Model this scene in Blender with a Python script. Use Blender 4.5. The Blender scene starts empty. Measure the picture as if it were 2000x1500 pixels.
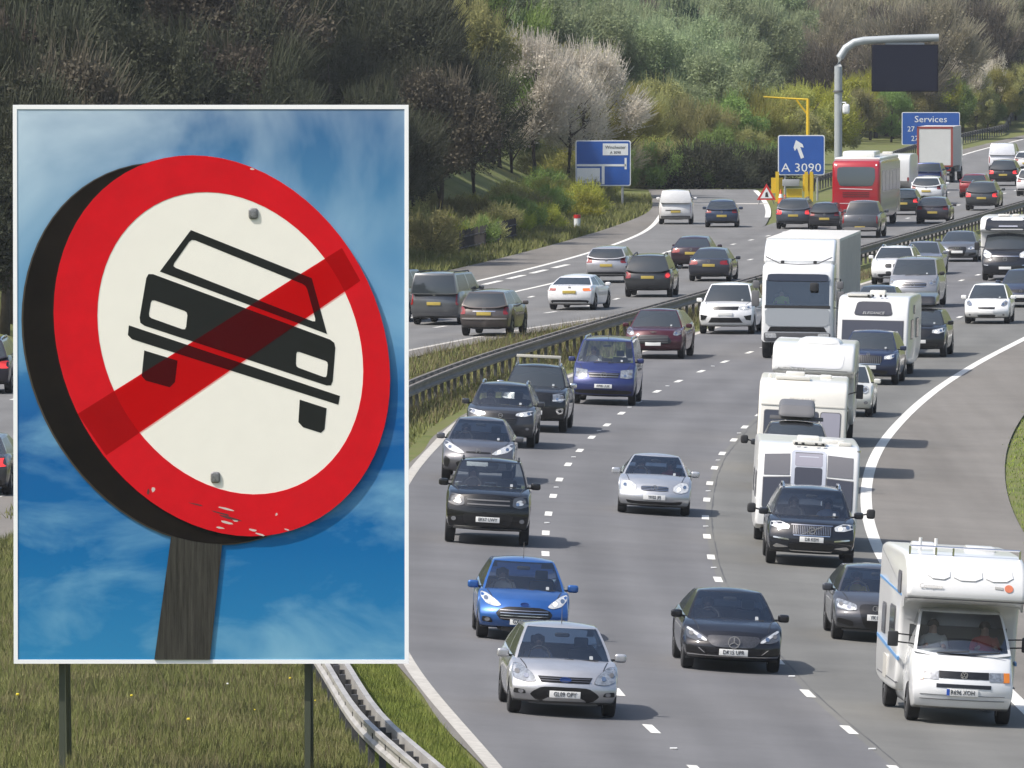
import bpy, bmesh, math, random
import numpy as np
from mathutils import Vector, Matrix, Euler
from mathutils.bvhtree import BVHTree
R = math.radians
SC = bpy.context.scene
COL = SC.collection

# ------------------------------------------------------------------ camera, sky, sun, exposure
F, HC, YH = 21000.0, 12.3, -17.0            # focal length in px of a 2000 px wide frame, camera height, horizon row
PITCH = math.atan((750 - YH) / F)
cam = bpy.data.cameras.new('camera'); camo = bpy.data.objects.new('camera', cam); COL.objects.link(camo)
cam.sensor_width = 36; cam.lens = 36 * F / 2000; cam.clip_start = 1; cam.clip_end = 6000
camo.location = (0, 0, HC); camo.rotation_euler = (R(90) - PITCH, 0, 0)
SC.camera = camo
SUN_EL, SUN_AZ = 52, 26                      # sun to the left, SUN_AZ degrees round to the camera's side
w = bpy.data.worlds.new('World'); SC.world = w; w.use_nodes = True
nt = w.node_tree; bg = nt.nodes['Background']
sky = nt.nodes.new('ShaderNodeTexSky'); sky.sky_type = 'NISHITA'; sky.sun_disc = False
sky.sun_elevation = R(SUN_EL); sky.sun_rotation = R(180 + 90 - SUN_AZ)
sky.air_density = 1.0; sky.dust_density = 3.0; sky.ozone_density = 1.0
nt.links.new(sky.outputs[0], bg.inputs[0]); bg.inputs[1].default_value = 0.12
sl = bpy.data.lights.new('sun', 'SUN'); sl.energy = 3.4; sl.angle = R(0.6); sl.color = (1, .955, .9)
so = bpy.data.objects.new('sun', sl); COL.objects.link(so)
sdir = Vector((-math.cos(R(SUN_EL)) * math.cos(R(SUN_AZ)), -math.cos(R(SUN_EL)) * math.sin(R(SUN_AZ)), math.sin(R(SUN_EL))))
so.rotation_euler = sdir.to_track_quat('Z', 'Y').to_euler()
SC.view_settings.view_transform = 'Standard'; SC.view_settings.look = 'None'
SC.view_settings.exposure = 0.64; SC.view_settings.gamma = 1; SC.view_settings.use_curve_mapping = False
SC.render.engine = 'CYCLES'
SC.cycles.use_denoising = True
SC.cycles.max_bounces = 6; SC.cycles.transparent_max_bounces = 8; SC.cycles.transmission_bounces = 4
SC.cycles.caustics_reflective = False; SC.cycles.caustics_refractive = False

# ------------------------------------------------------------------ ground shape and pixel -> ground
def smooth(t):
    t = min(1, max(0, t)); return t * t * (3 - 2 * t)
def kslope(Y):                               # cross fall of the banked curve
    return 0.056 * (1 - smooth((Y - 255) / 150))
def zroad(X, Y):
    return -kslope(Y) * (min(13, max(-6, X)) - 3)
def ray(x, y):
    d = Vector(((x - 1000) / F, 1, -(y - 750) / F))
    c, s = math.cos(PITCH), math.sin(PITCH)
    return Vector((d.x, c * d.y + s * d.z, -s * d.y + c * d.z))
def G(x, y):                                 # point of the ground seen at a pixel of the photograph
    d = ray(x, y); z = 0
    for _ in range(8):
        t = (z - HC) / d.z; X, Y = d.x * t, d.y * t; z = zroad(X, Y)
    return Vector((X, Y, z))
def at(x, y, Y):                             # point at distance Y seen at a pixel
    d = ray(x, y); t = Y / d.y
    return Vector((d.x * t, Y, HC + d.z * t))
class Curve:                                 # X as a smooth function of Y through ground points
    def __init__(s, pts, px=True):
        P = sorted(((G(*p) if px else Vector((p[0], p[1], 0))) for p in pts), key=lambda v: v.y)
        s.y = np.array([p.y for p in P]); s.x = np.array([p.x for p in P]); n = len(P)
        d = np.diff(s.x) / np.diff(s.y); m = np.empty(n); m[0], m[-1] = d[0], d[-1]
        for i in range(1, n - 1):
            h0, h1 = s.y[i] - s.y[i-1], s.y[i+1] - s.y[i]; m[i] = (d[i-1] * h1 + d[i] * h0) / (h0 + h1)
        s.m = m
    def __call__(s, Y):
        if Y <= s.y[0]: return s.x[0] + s.m[0] * (Y - s.y[0])
        if Y >= s.y[-1]: return s.x[-1] + s.m[-1] * (Y - s.y[-1])
        i = int(np.searchsorted(s.y, Y)) - 1; i = max(0, min(i, len(s.y) - 2))
        h = s.y[i+1] - s.y[i]; t = (Y - s.y[i]) / h; t2, t3 = t * t, t * t * t
        return (2*t3 - 3*t2 + 1) * s.x[i] + (t3 - 2*t2 + t) * h * s.m[i] + (3*t2 - 2*t3) * s.x[i+1] + (t3 - t2) * h * s.m[i+1]
    def slope(s, Y): return (s(Y + 2) - s(Y - 2)) / 4

# ------------------------------------------------------------------ materials
MAT = {}
def mat(name, col, rough=.5, metal=0., coat=0., spec=.5, var=0., vscale=3., bump=0., bscale=20., emit=None, estr=0., trans=0.):
    if name in MAT: return MAT[name]
    m = bpy.data.materials.new(name); m.use_nodes = True; n = m.node_tree; b = n.nodes['Principled BSDF']
    b.inputs['Roughness'].default_value = rough; b.inputs['Metallic'].default_value = metal
    b.inputs['Coat Weight'].default_value = coat; b.inputs['Coat Roughness'].default_value = .06
    b.inputs['Specular IOR Level'].default_value = spec
    c = (*col, 1)
    b.inputs['Base Color'].default_value = c
    if emit: b.inputs['Emission Color'].default_value = (*emit, 1); b.inputs['Emission Strength'].default_value = estr
    if var:
        tc = n.nodes.new('ShaderNodeTexCoord'); tx = n.nodes.new('ShaderNodeTexNoise'); tx.inputs['Scale'].default_value = vscale
        tx.inputs['Detail'].default_value = 6; tx.inputs['Roughness'].default_value = .65
        n.links.new(tc.outputs['Object'], tx.inputs['Vector'])
        r = n.nodes.new('ShaderNodeMapRange'); r.inputs[1].default_value = .3; r.inputs[2].default_value = .7
        r.inputs[3].default_value = 1 - var; r.inputs[4].default_value = 1 + var
        n.links.new(tx.outputs[0], r.inputs[0])
        mx = n.nodes.new('ShaderNodeVectorMath'); mx.operation = 'SCALE'; mx.inputs[0].default_value = col
        n.links.new(r.outputs[0], mx.inputs['Scale']); n.links.new(mx.outputs[0], b.inputs['Base Color'])
    if bump:
        tc = n.nodes.new('ShaderNodeTexCoord'); tx = n.nodes.new('ShaderNodeTexNoise'); tx.inputs['Scale'].default_value = bscale; tx.inputs['Detail'].default_value = 5
        n.links.new(tc.outputs['Object'], tx.inputs['Vector'])
        bp = n.nodes.new('ShaderNodeBump'); bp.inputs['Strength'].default_value = bump; bp.inputs['Distance'].default_value = .02
        n.links.new(tx.outputs[0], bp.inputs['Height']); n.links.new(bp.outputs[0], b.inputs['Normal'])
    if trans:
        o = n.nodes['Material Output']; tr = n.nodes.new('ShaderNodeBsdfTranslucent'); tr.inputs[0].default_value = c
        ms = n.nodes.new('ShaderNodeMixShader'); ms.inputs[0].default_value = trans
        n.links.new(b.outputs[0], ms.inputs[1]); n.links.new(tr.outputs[0], ms.inputs[2]); n.links.new(ms.outputs[0], o.inputs[0])
        if var: n.links.new(mx.outputs[0], tr.inputs[0])
    MAT[name] = m; return m
def paint(name, col, metal=.35, rough=.38):
    return mat('paint_' + name, col, rough, metal if max(col) > .09 else metal*.5, 1., .5 if max(col) > .09 else .12, .07, 2.5)
def glassmat(name, tint, gloss):
    if name in MAT: return MAT[name]
    m = bpy.data.materials.new(name); m.use_nodes = True; n = m.node_tree; n.nodes.remove(n.nodes['Principled BSDF'])
    t = n.nodes.new('ShaderNodeBsdfTransparent'); t.inputs[0].default_value = (*tint, 1)
    g = n.nodes.new('ShaderNodeBsdfGlossy'); g.inputs['Roughness'].default_value = .03; g.inputs[0].default_value = (.9, .95, 1, 1)
    f = n.nodes.new('ShaderNodeFresnel'); f.inputs[0].default_value = 1.5
    a = n.nodes.new('ShaderNodeMath'); a.operation = 'MULTIPLY_ADD'; a.inputs[1].default_value = 1.; a.inputs[2].default_value = gloss; a.use_clamp = True
    x = n.nodes.new('ShaderNodeMixShader'); n.links.new(f.outputs[0], a.inputs[0]); n.links.new(a.outputs[0], x.inputs[0])
    n.links.new(t.outputs[0], x.inputs[1]); n.links.new(g.outputs[0], x.inputs[2]); n.links.new(x.outputs[0], n.nodes['Material Output'].inputs[0])
    MAT[name] = m; return m
GLASS = glassmat('windscreen_glass', (.80, .84, .84), .10)
DGLASS = mat('dark_window_glass', (.034, .041, .046), .05, 0, .5, .6)
SIDEGLASS = mat('side_window_glass', (.022, .026, .029), .12, 0, 0, .35)
TYRE = mat('tyre_rubber', (.016, .016, .017), .85)
RIM = mat('alloy_rim', (.35, .35, .36), .35, .85)
DARKRIM = mat('dark_rim', (.03, .03, .032), .4, .5)
BLACKP = mat('black_plastic', (.02, .02, .021), .55)
CHROME = mat('chrome_trim', (.72, .72, .73), .18, 1.)
GREYP = mat('grey_plastic', (.12, .12, .125), .6)
LAMP = mat('headlamp_lens', (.34, .36, .38), .15, .5, 1., .5, .5, 14)
LAMPREFL = mat('headlamp_reflection_lens', (.62, .63, .63), .15, .2, 1., .5, .35, 14)  # whitish base colour stands in for reflections in the lens
LIT = mat('lamp_bulb_lit', (.9, .9, .88), .2, 0, .5, .5, emit=(1, .98, .93), estr=1.0)
LAMPDARK = mat('headlamp_dark', (.12, .125, .13), .12, .5, 1.)
AMBER = mat('indicator_amber', (.75, .22, .02), .2, 0, .6)
AMBERON = mat('lamp_amber_lit', (.9, .45, .1), .3, emit=(1, .5, .12), estr=.6)
TAIL = mat('tail_lamp_red', (.22, .010, .012), .15, 0, .8)
TAILON = mat('tail_lamp_lit', (.9, .05, .05), .2, emit=(1, .06, .06), estr=.22)
PLW = mat('plate_white', (.72, .72, .70), .5)
PLY = mat('plate_yellow', (.45, .34, .07), .5)
INK = mat('plate_ink', (.02, .02, .02), .6)
INTER = mat('cabin_interior', (.075, .077, .08), .8)
WHITE = mat('white_gelcoat', (.66, .66, .645), .3, 0, .5, .5, .04, 1.2)
CREAM = mat('cream_gelcoat', (.66, .64, .58), .35, 0, .4, .5, .05, 1.2)
SILV = mat('silver_gelcoat', (.48, .50, .55), .3, .2, .5, .5, .05, 1.5)

# ------------------------------------------------------------------ mesh helpers
def mk(name, V, Fc, m, parent=None, smooth=True, angle=38):
    me = bpy.data.meshes.new(name); me.from_pydata([tuple(v) for v in V], [], Fc)
    if m: me.materials.append(m)
    if smooth:
        me.shade_smooth(); me.set_sharp_from_angle(angle=R(angle))
    o = bpy.data.objects.new(name, me); COL.objects.link(o)
    if parent: o.parent = parent
    return o
def inst(name, me, parent=None, loc=(0, 0, 0), rot=(0, 0, 0), sc=(1, 1, 1)):
    o = bpy.data.objects.new(name, me); COL.objects.link(o); o.parent = parent
    o.location = loc; o.rotation_euler = rot; o.scale = sc
    return o
def empty(name, loc=(0, 0, 0)):
    o = bpy.data.objects.new(name, None); COL.objects.link(o); o.location = loc; o.empty_display_size = .3; return o
def tag(o, label, cat, group=None, kind=None):
    o['label'] = label; o['category'] = cat
    if group: o['group'] = group
    if kind: o['kind'] = kind
    return o
class MB:                                    # collects shapes for one mesh
    def __init__(s): s.v, s.f = [], []
    def add(s, V, Fc):
        n = len(s.v); s.v += [tuple(v) for v in V]; s.f += [tuple(i + n for i in f) for f in Fc]; return s
    def box(s, x0, x1, y0, y1, z0, z1):
        return s.add([(x0,y0,z0),(x1,y0,z0),(x1,y1,z0),(x0,y1,z0),(x0,y0,z1),(x1,y0,z1),(x1,y1,z1),(x0,y1,z1)],
                     [(0,3,2,1),(4,5,6,7),(0,1,5,4),(1,2,6,5),(2,3,7,6),(3,0,4,7)])
    def bbox(s, x0, x1, y0, y1, z0, z1, b):   # bevelled box
        bm = bmesh.new(); bmesh.ops.create_cube(bm, size=1)
        for v in bm.verts: v.co = ((x0+x1)/2 + v.co.x*(x1-x0), (y0+y1)/2 + v.co.y*(y1-y0), (z0+z1)/2 + v.co.z*(z1-z0))
        bmesh.ops.bevel(bm, geom=list(bm.edges), offset=b, segments=2, profile=.6, affect='EDGES')
        bm.verts.index_update(); s.add([v.co[:] for v in bm.verts], [[v.index for v in f.verts] for f in bm.faces]); bm.free(); return s
    def tube(s, pts, r, n=8, r1=None, cap=True):
        P = [Vector(p) for p in pts]; m = len(P); r1 = r if r1 is None else r1; V = []
        up = Vector((0, 0, 1))
        for i, p in enumerate(P):
            d = (P[min(i+1, m-1)] - P[max(i-1, 0)]).normalized()
            a = d.cross(up); a = a.normalized() if a.length > .05 else d.cross(Vector((1, 0, 0))).normalized()
            b = d.cross(a); rr = r + (r1 - r) * i / max(1, m - 1)
            V += [p + (a * math.cos(2*math.pi*k/n) + b * math.sin(2*math.pi*k/n)) * rr for k in range(n)]
        Fc = [(i*n+k, i*n+(k+1) % n, (i+1)*n+(k+1) % n, (i+1)*n+k) for i in range(m-1) for k in range(n)]
        if cap: Fc += [tuple(range(n))[::-1], tuple(range((m-1)*n, m*n))]
        return s.add(V, Fc)
    def prism(s, poly, y0, y1):               # polygon in x,z extruded along y
        n = len(poly); V = [(x, y0, z) for x, z in poly] + [(x, y1, z) for x, z in poly]
        Fc = [tuple(range(n)), tuple(range(n, 2*n))[::-1]] + [(i, i+n, (i+1) % n + n, (i+1) % n) for i in range(n)]
        return s.add(V, Fc)
    def obj(s, name, m, parent=None, smooth=True, angle=38): return mk(name, s.v, s.f, m, parent, smooth, angle)
def chaikin(P, n=1):
    for _ in range(n):
        Q = []
        for i in range(len(P)):
            a, b = P[i], P[(i+1) % len(P)]
            Q += [(a[0]*.75+b[0]*.25, a[1]*.75+b[1]*.25), (a[0]*.25+b[0]*.75, a[1]*.25+b[1]*.75)]
        P = Q
    return P
def rpoly(P, f=.24):                          # round the corners of an outline
    Q = []; n = len(P)
    for i in range(n):
        a, b, c = P[i-1], P[i], P[(i+1) % n]
        p = (b[0]+(a[0]-b[0])*f, b[1]+(a[1]-b[1])*f); q = (b[0]+(c[0]-b[0])*f, b[1]+(c[1]-b[1])*f)
        Q += [p, (.25*p[0]+.5*b[0]+.25*q[0], .25*p[1]+.5*b[1]+.25*q[1]), q]
    return Q
def rrect(x0, x1, z0, z1, r, n=3):
    P = []
    for cx, cz, a0 in ((x1-r, z1-r, 0), (x0+r, z1-r, 90), (x0+r, z0+r, 180), (x1-r, z0+r, 270)):
        P += [(cx + r*math.cos(R(a0+90*k/n)), cz + r*math.sin(R(a0+90*k/n))) for k in range(n+1)]
    return P
def ell(cx, cz, rx, rz, n=20): return [(cx + rx*math.cos(2*math.pi*k/n), cz + rz*math.sin(2*math.pi*k/n)) for k in range(n)]
def catmull(V, Fc):                          # one Catmull-Clark step on quads
    V = [Vector(v) for v in V]; fp = [sum((V[i] for i in f), Vector()) / len(f) for f in Fc]
    E = {}; vf = [[] for _ in V]
    for fi, f in enumerate(Fc):
        for a, b in zip(f, f[1:] + f[:1]):
            E.setdefault((min(a, b), max(a, b)), []).append(fi)
        for a in f: vf[a].append(fi)
    ep = {}; ve = [[] for _ in V]; NV = []
    for e, fs in E.items():
        mid = (V[e[0]] + V[e[1]]) / 2
        ep[e] = (mid + sum((fp[i] for i in fs), Vector()) / len(fs)) / 2 if len(fs) == 2 else mid
        ve[e[0]].append((e, len(fs))); ve[e[1]].append((e, len(fs)))
    for i, v in enumerate(V):
        bd = [e for e, c in ve[i] if c == 1]
        if bd: NV.append(v * .75 + sum(((V[a] + V[b] - v) for a, b in bd), Vector()) / len(bd) * .25); continue
        n = len(vf[i])
        if not n: NV.append(v); continue
        q = sum((fp[k] for k in vf[i]), Vector()) / n; r = sum(((V[e[0]] + V[e[1]]) / 2 for e, _ in ve[i]), Vector()) / len(ve[i])
        NV.append((q + 2*r + (n-3)*v) / n)
    o1 = len(NV); NV += fp; ei = {}
    for e, p in ep.items(): ei[e] = len(NV); NV.append(p)
    NF = []
    for fi, f in enumerate(Fc):
        k = len(f)
        for j in range(k):
            a, b, c = f[j], f[(j+1) % k], f[j-1]
            NF.append((a, ei[(min(a, b), max(a, b))], o1+fi, ei[(min(a, c), max(a, c))]))
    return NV, NF
def conform(bvh, poly, d='F', off=.012, step=.1, skirt=.03):
    """lay a 2-D outline on a body: F seen from the front (x,z), B from the back (x,z), L/R from the sides (y,z), T from above (x,y)"""
    bm = bmesh.new(); vs = [bm.verts.new((p[0], 0, p[1])) for p in poly]; bm.faces.new(vs)
    us = [p[0] for p in poly]; ws = [p[1] for p in poly]
    for lo, hi, ax in ((min(us), max(us), 0), (min(ws), max(ws), 2)):
        k = int((hi - lo) / step)
        for i in range(1, k + 1):
            co = [0, 0, 0]; no = [0, 0, 0]; co[ax] = lo + (hi - lo) * i / (k + 1); no[ax] = 1
            bmesh.ops.bisect_plane(bm, geom=bm.verts[:] + bm.edges[:] + bm.faces[:], plane_co=co, plane_no=no)
    bmesh.ops.triangulate(bm, faces=bm.faces[:])
    dr = {'F': Vector((0, 1, 0)), 'B': Vector((0, -1, 0)), 'L': Vector((1, 0, 0)), 'R': Vector((-1, 0, 0)), 'T': Vector((0, 0, -1))}[d]
    hits = {}; miss = []
    for v in bm.verts:
        u, z = v.co.x, v.co.z
        o = {'F': (u, -30, z), 'B': (u, 30, z), 'L': (-30, u, z), 'R': (30, u, z), 'T': (u, z, 30)}[d]
        h = bvh.ray_cast(Vector(o), dr)[0]
        if h is None: miss.append((v, Vector(o)))
        else: hits[v] = h.dot(dr); v.co = h - dr * off
    mean = sum(hits.values()) / len(hits) if hits else 0
    mx = max(hits.values()) if hits else 0
    for v, o in miss:
        near = min(hits.items(), key=lambda t: (t[0].co - o - dr * ((t[0].co - o).dot(dr))).length)[1] if hits else 0
        v.co = o - dr * o.dot(dr) + dr * (near - off)
    be = [e for e in bm.edges if e.is_boundary]
    g = bmesh.ops.extrude_edge_only(bm, edges=be)['geom']
    for v in g:
        if isinstance(v, bmesh.types.BMVert): v.co += dr * (off + skirt)
    bmesh.ops.recalc_face_normals(bm, faces=bm.faces[:])
    bm.verts.index_update(); V = [v.co[:] for v in bm.verts]; Fc = [[v.index for v in f.verts] for f in bm.faces]; bm.free()
    return V, Fc
def textmesh(txt, size, mname, align='CENTER', ext=.004, shear=0., key=None):
    c = bpy.data.curves.new('lettering', 'FONT'); c.body = txt; c.size = size; c.align_x = align; c.align_y = 'CENTER'; c.extrude = ext; c.shear = shear; c.resolution_u = 2
    o = bpy.data.objects.new('lettering', c); COL.objects.link(o)
    me = bpy.data.meshes.new_from_object(o.evaluated_get(bpy.context.evaluated_depsgraph_get()))
    bpy.data.objects.remove(o); bpy.data.curves.remove(c)
    me.name = 'lettering'; me.materials.clear(); me.materials.append(mname); return me
def lettering(txt, size, m, parent, loc, name='lettering', face='F', sx=1., shear=0.):
    me = textmesh(txt, size, m, shear=shear)
    rot = {'F': (R(90), 0, 0), 'B': (R(90), 0, R(180)), 'L': (R(90), 0, R(-90)), 'R': (R(90), 0, R(90))}[face]
    return inst(name, me, parent, loc, rot, (sx, 1, 1))
def strokes(lines, wd, y0, y1):
    mb = MB()
    for L in lines:
        for (x0, z0), (x1, z1) in zip(L, L[1:]):
            d = Vector((x1-x0, z1-z0)); n = d.length
            if n < 1e-6: continue
            p = Vector((-d.y, d.x)) / n * wd / 2
            mb.prism([(x0-p.x, z0-p.y), (x1-p.x, z1-p.y), (x1+p.x, z1+p.y), (x0+p.x, z0+p.y)], y0, y1)
    return mb
# ------------------------------------------------------------------ roads: curves read along the lane lines
c_edgeR = Curve([(2000,662),(1900,715),(1820,768),(1760,822),(1715,880),(1695,935),(1692,985),(1703,1040),(1727,1095),(1988,1370),(2060,1440)])
c_l12 = Curve([(1740,1495),(1662,1429),(1590,1367),(1532,1306),(1395,1113),(1386,1074),(1379,1035),(1378,1000),(1382,967),(1397,911),(1412,884),(1432,861),(1452,837),(1865,624)])
c_l23 = Curve([(1332,1478),(1257,1409),(1202,1347),(1067,1099),(1065,1060),(1068,1023),(1075,988),(1085,956),(1097,928),(1115,900),(1137,875),(1158,852),(1187,829),(1213,808),(1273,770),(1340,738),(1407,710),(1473,685),(1847,558)])
c_edgeL = Curve([(967,1500),(800,1297),(800,930),(850,870),(900,823)])
_e = [(c_l23(Y) - 3.7, Y) for Y in (330, 380, 430, 480, 560, 680, 900)]
c_edgeL = Curve([(c_edgeL.x[i], c_edgeL.y[i]) for i in range(len(c_edgeL.y))] + _e, px=False)
c_bar = Curve([(-1.1,155),(-2.15,166),(-2.95,179),(-3.75,193),(-4.8,215),(-5.1,245),(-4.6,275),(-2.95,310),(-.85,338),(1.5,362),(7.5,414),(11.6,449),(16.4,491),(21.7,536),(28.1,591),(36.4,660),(63,880)], px=False)
c_shR = Curve([(2000,810),(1970,867),(1963,933),(1973,983),(2000,1040)])
c_shR = Curve([(c_edgeR(Y) + 3.6, Y) for Y in (130, 160, 190, 210)] + [(c_shR.x[i], c_shR.y[i]) for i in range(5)] + [(c_edgeR(Y) + 3.5, Y) for Y in (340, 400, 500, 640, 900)], px=False)
# the other carriageway
c_offL = Curve([(-18.5,170),(-11.9,251),(-7.6,310),(-3.6,365),(2.3,400),(5.6,414),(9.7,449),(14.4,491),(19.7,536),(26.1,591),(34.3,660),(61,880)], px=False)
c_hsL = Curve([(-30,170),(-24,251),(-19,310),(-13.5,365)] + [tuple(G(*p)[:2]) for p in ((923,551),(980,538),(1100,508),(1190,481),(1250,457),(1292,418))] + [(9.2,640),(9.6,680)], px=False)
c_pvL = Curve([(-34,170),(-27.5,251),(-22.5,310),(-16.5,365)] + [tuple(G(*p)[:2]) for p in ((911,520),(1100,472),(1190,445),(1268,412))] + [(8.3,640),(8.5,680)], px=False)
c_slipR = Curve([(8.6,480),(12.2,540),(14.4,600),(15.0,640),(15.2,680)], px=False)
c_mainL = Curve([(6.5,480),(11.6,545),(17.5,610),(22.3,664),(28,735),(34.5,815),(41,880),(54,1000)], px=False)

def hill(X, Y):                              # left bank and wooded rise behind the junction
    d = c_pvL(min(Y, 680)) - X - 1.2
    h = 0
    if d > 0: h = 14 * smooth(d / 30) + max(0, d - 14) * .22
    if Y > 655:
        m = c_mainL(Y) - 5 - X
        h = max(h, min(1, (Y - 655) / 40) * min(20, max(0, m - 9) * .3))
    if Y > 930: h = max(h, (Y - 930) * .11)
    r = X - c_shR(Y) - 2.5
    if r > 6 and Y < 930: h = max(h, .10 * min(r - 6, 30))
    return h
def tz(X, Y): return zroad(X, Y) + hill(X, Y)

def ys(a, b, st): return [a + (b - a) * i / max(1, int((b - a) / st)) for i in range(int((b - a) / st) + 1)]
def strip(name, ca, cb, y0, y1, m, dz, nx=3, st=3., parent=None, lanes=0):
    Y = ys(y0, y1, st); V = []; Fc = []; U = []
    for y in Y:
        a = ca(y); b = cb(y)
        for i in range(nx + 1):
            x = a + (b - a) * i / nx; V.append((x, y, zroad(x, y) + dz)); U.append(lanes * i / nx)
    n = nx + 1
    for j in range(len(Y) - 1):
        for i in range(nx): Fc.append((j*n+i, j*n+i+1, (j+1)*n+i+1, (j+1)*n+i))
    o = mk(name, V, Fc, m, parent)
    if lanes: o.data.attributes.new('lane', 'FLOAT', 'POINT').data.foreach_set('value', U)
    if not parent: o['kind'] = 'structure'
    return o

def asphalt(name, c0, c1, crack=0.):
    m = bpy.data.materials.new(name); m.use_nodes = True; n = m.node_tree; b = n.nodes['Principled BSDF']
    b.inputs['Roughness'].default_value = .85; b.inputs['Specular IOR Level'].default_value = .3
    tc = n.nodes.new('ShaderNodeTexCoord'); mp = n.nodes.new('ShaderNodeMapping'); mp.inputs['Scale'].default_value = (.9, .035, 1)
    n.links.new(tc.outputs['Object'], mp.inputs[0])
    n1 = n.nodes.new('ShaderNodeTexNoise'); n1.inputs['Scale'].default_value = 1.; n1.inputs['Detail'].default_value = 5; n.links.new(mp.outputs[0], n1.inputs[0])
    n2 = n.nodes.new('ShaderNodeTexNoise'); n2.inputs['Scale'].default_value = 9.; n2.inputs['Detail'].default_value = 6; n2.inputs['Roughness'].default_value = .75; n.links.new(tc.outputs['Object'], n2.inputs[0])
    ad = n.nodes.new('ShaderNodeMath'); ad.operation = 'MULTIPLY_ADD'; ad.inputs[1].default_value = .55
    n.links.new(n2.outputs[0], ad.inputs[0]); n.links.new(n1.outputs[0], ad.inputs[2])
    r = n.nodes.new('ShaderNodeValToRGB'); r.color_ramp.elements[0].position = .42; r.color_ramp.elements[1].position = .95
    r.color_ramp.elements[0].color = (*c0, 1); r.color_ramp.elements[1].color = (*c1, 1); n.links.new(ad.outputs[0], r.inputs[0])
    at_ = n.nodes.new('ShaderNodeAttribute'); at_.attribute_name = 'lane'
    tr = n.nodes.new('ShaderNodeMath'); tr.operation = 'MULTIPLY'; tr.inputs[1].default_value = 4 * math.pi; n.links.new(at_.outputs['Fac'], tr.inputs[0])
    co = n.nodes.new('ShaderNodeMath'); co.operation = 'COSINE'; n.links.new(tr.outputs[0], co.inputs[0])
    n5 = n.nodes.new('ShaderNodeTexNoise'); n5.inputs['Scale'].default_value = .22; n5.inputs['Detail'].default_value = 7; n5.inputs['Roughness'].default_value = .7; n.links.new(tc.outputs['Object'], n5.inputs[0])
    m5 = n.nodes.new('ShaderNodeMapRange'); m5.inputs[1].default_value = .3; m5.inputs[2].default_value = .7; m5.inputs[3].default_value = .85; m5.inputs[4].default_value = 1.12; n.links.new(n5.outputs[0], m5.inputs[0])
    wt = n.nodes.new('ShaderNodeMath'); wt.operation = 'MULTIPLY_ADD'; wt.inputs[1].default_value = .06; n.links.new(co.outputs[0], wt.inputs[0]); n.links.new(m5.outputs[0], wt.inputs[2])
    s5 = n.nodes.new('ShaderNodeVectorMath'); s5.operation = 'SCALE'; n.links.new(r.outputs[0], s5.inputs[0]); n.links.new(wt.outputs[0], s5.inputs['Scale'])
    last = s5.outputs[0]
    if crack:
        m3 = n.nodes.new('ShaderNodeMapping'); m3.inputs['Scale'].default_value = (.5, .11, 1); n.links.new(tc.outputs['Object'], m3.inputs[0])
        dn = n.nodes.new('ShaderNodeTexNoise'); dn.inputs['Scale'].default_value = 3; n.links.new(tc.outputs['Object'], dn.inputs[0])
        av = n.nodes.new('ShaderNodeVectorMath'); av.operation = 'MULTIPLY_ADD'; av.inputs[1].default_value = (.9, .9, 0); n.links.new(dn.outputs[1], av.inputs[0]); n.links.new(m3.outputs[0], av.inputs[2])
        vo = n.nodes.new('ShaderNodeTexVoronoi'); vo.feature = 'DISTANCE_TO_EDGE'; vo.inputs['Scale'].default_value = .8; n.links.new(av.outputs[0], vo.inputs[0])
        cr = n.nodes.new('ShaderNodeMapRange'); cr.inputs[1].default_value = 0; cr.inputs[2].default_value = .012; cr.inputs[3].default_value = 1 - crack; cr.inputs[4].default_value = 1; n.links.new(vo.outputs[0], cr.inputs[0])
        mk_ = n.nodes.new('ShaderNodeMapRange'); mk_.inputs[1].default_value = .5; mk_.inputs[2].default_value = .62; n.links.new(n5.outputs[0], mk_.inputs[0])
        mq = n.nodes.new('ShaderNodeMix'); n.links.new(mk_.outputs[0], mq.inputs[0]); mq.inputs[2].default_value = 1.; n.links.new(cr.outputs[0], mq.inputs[3])
        sc = n.nodes.new('ShaderNodeVectorMath'); sc.operation = 'SCALE'; n.links.new(last, sc.inputs[0]); n.links.new(mq.outputs[0], sc.inputs['Scale']); last = sc.outputs[0]
    n.links.new(last, b.inputs['Base Color'])
    bp = n.nodes.new('ShaderNodeBump'); bp.inputs['Strength'].default_value = .25; bp.inputs['Distance'].default_value = .01
    n4 = n.nodes.new('ShaderNodeTexNoise'); n4.inputs['Scale'].default_value = 60; n.links.new(tc.outputs['Object'], n4.inputs[0]); n.links.new(n4.outputs[0], bp.inputs['Height']); n.links.new(bp.outputs[0], b.inputs['Normal'])
    return m
ASP = asphalt('asphalt_blue_grey', (.108, .107, .109), (.14, .139, .141))
ASP1 = asphalt('asphalt_lane_one', (.118, .117, .108), (.152, .150, .139))
ASPS = asphalt('asphalt_shoulder', (.122, .112, .098), (.172, .160, .143), .4)
ASPL = asphalt('asphalt_far_side', (.128, .126, .122), (.16, .158, .154), .2)
LINE = mat('road_marking_white', (.66, .65, .60), .7, 0, 0, .3, .16, 5)
LINEW = mat('road_marking_worn', (.42, .40, .36), .8, 0, 0, .3, .2, 5)

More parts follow.
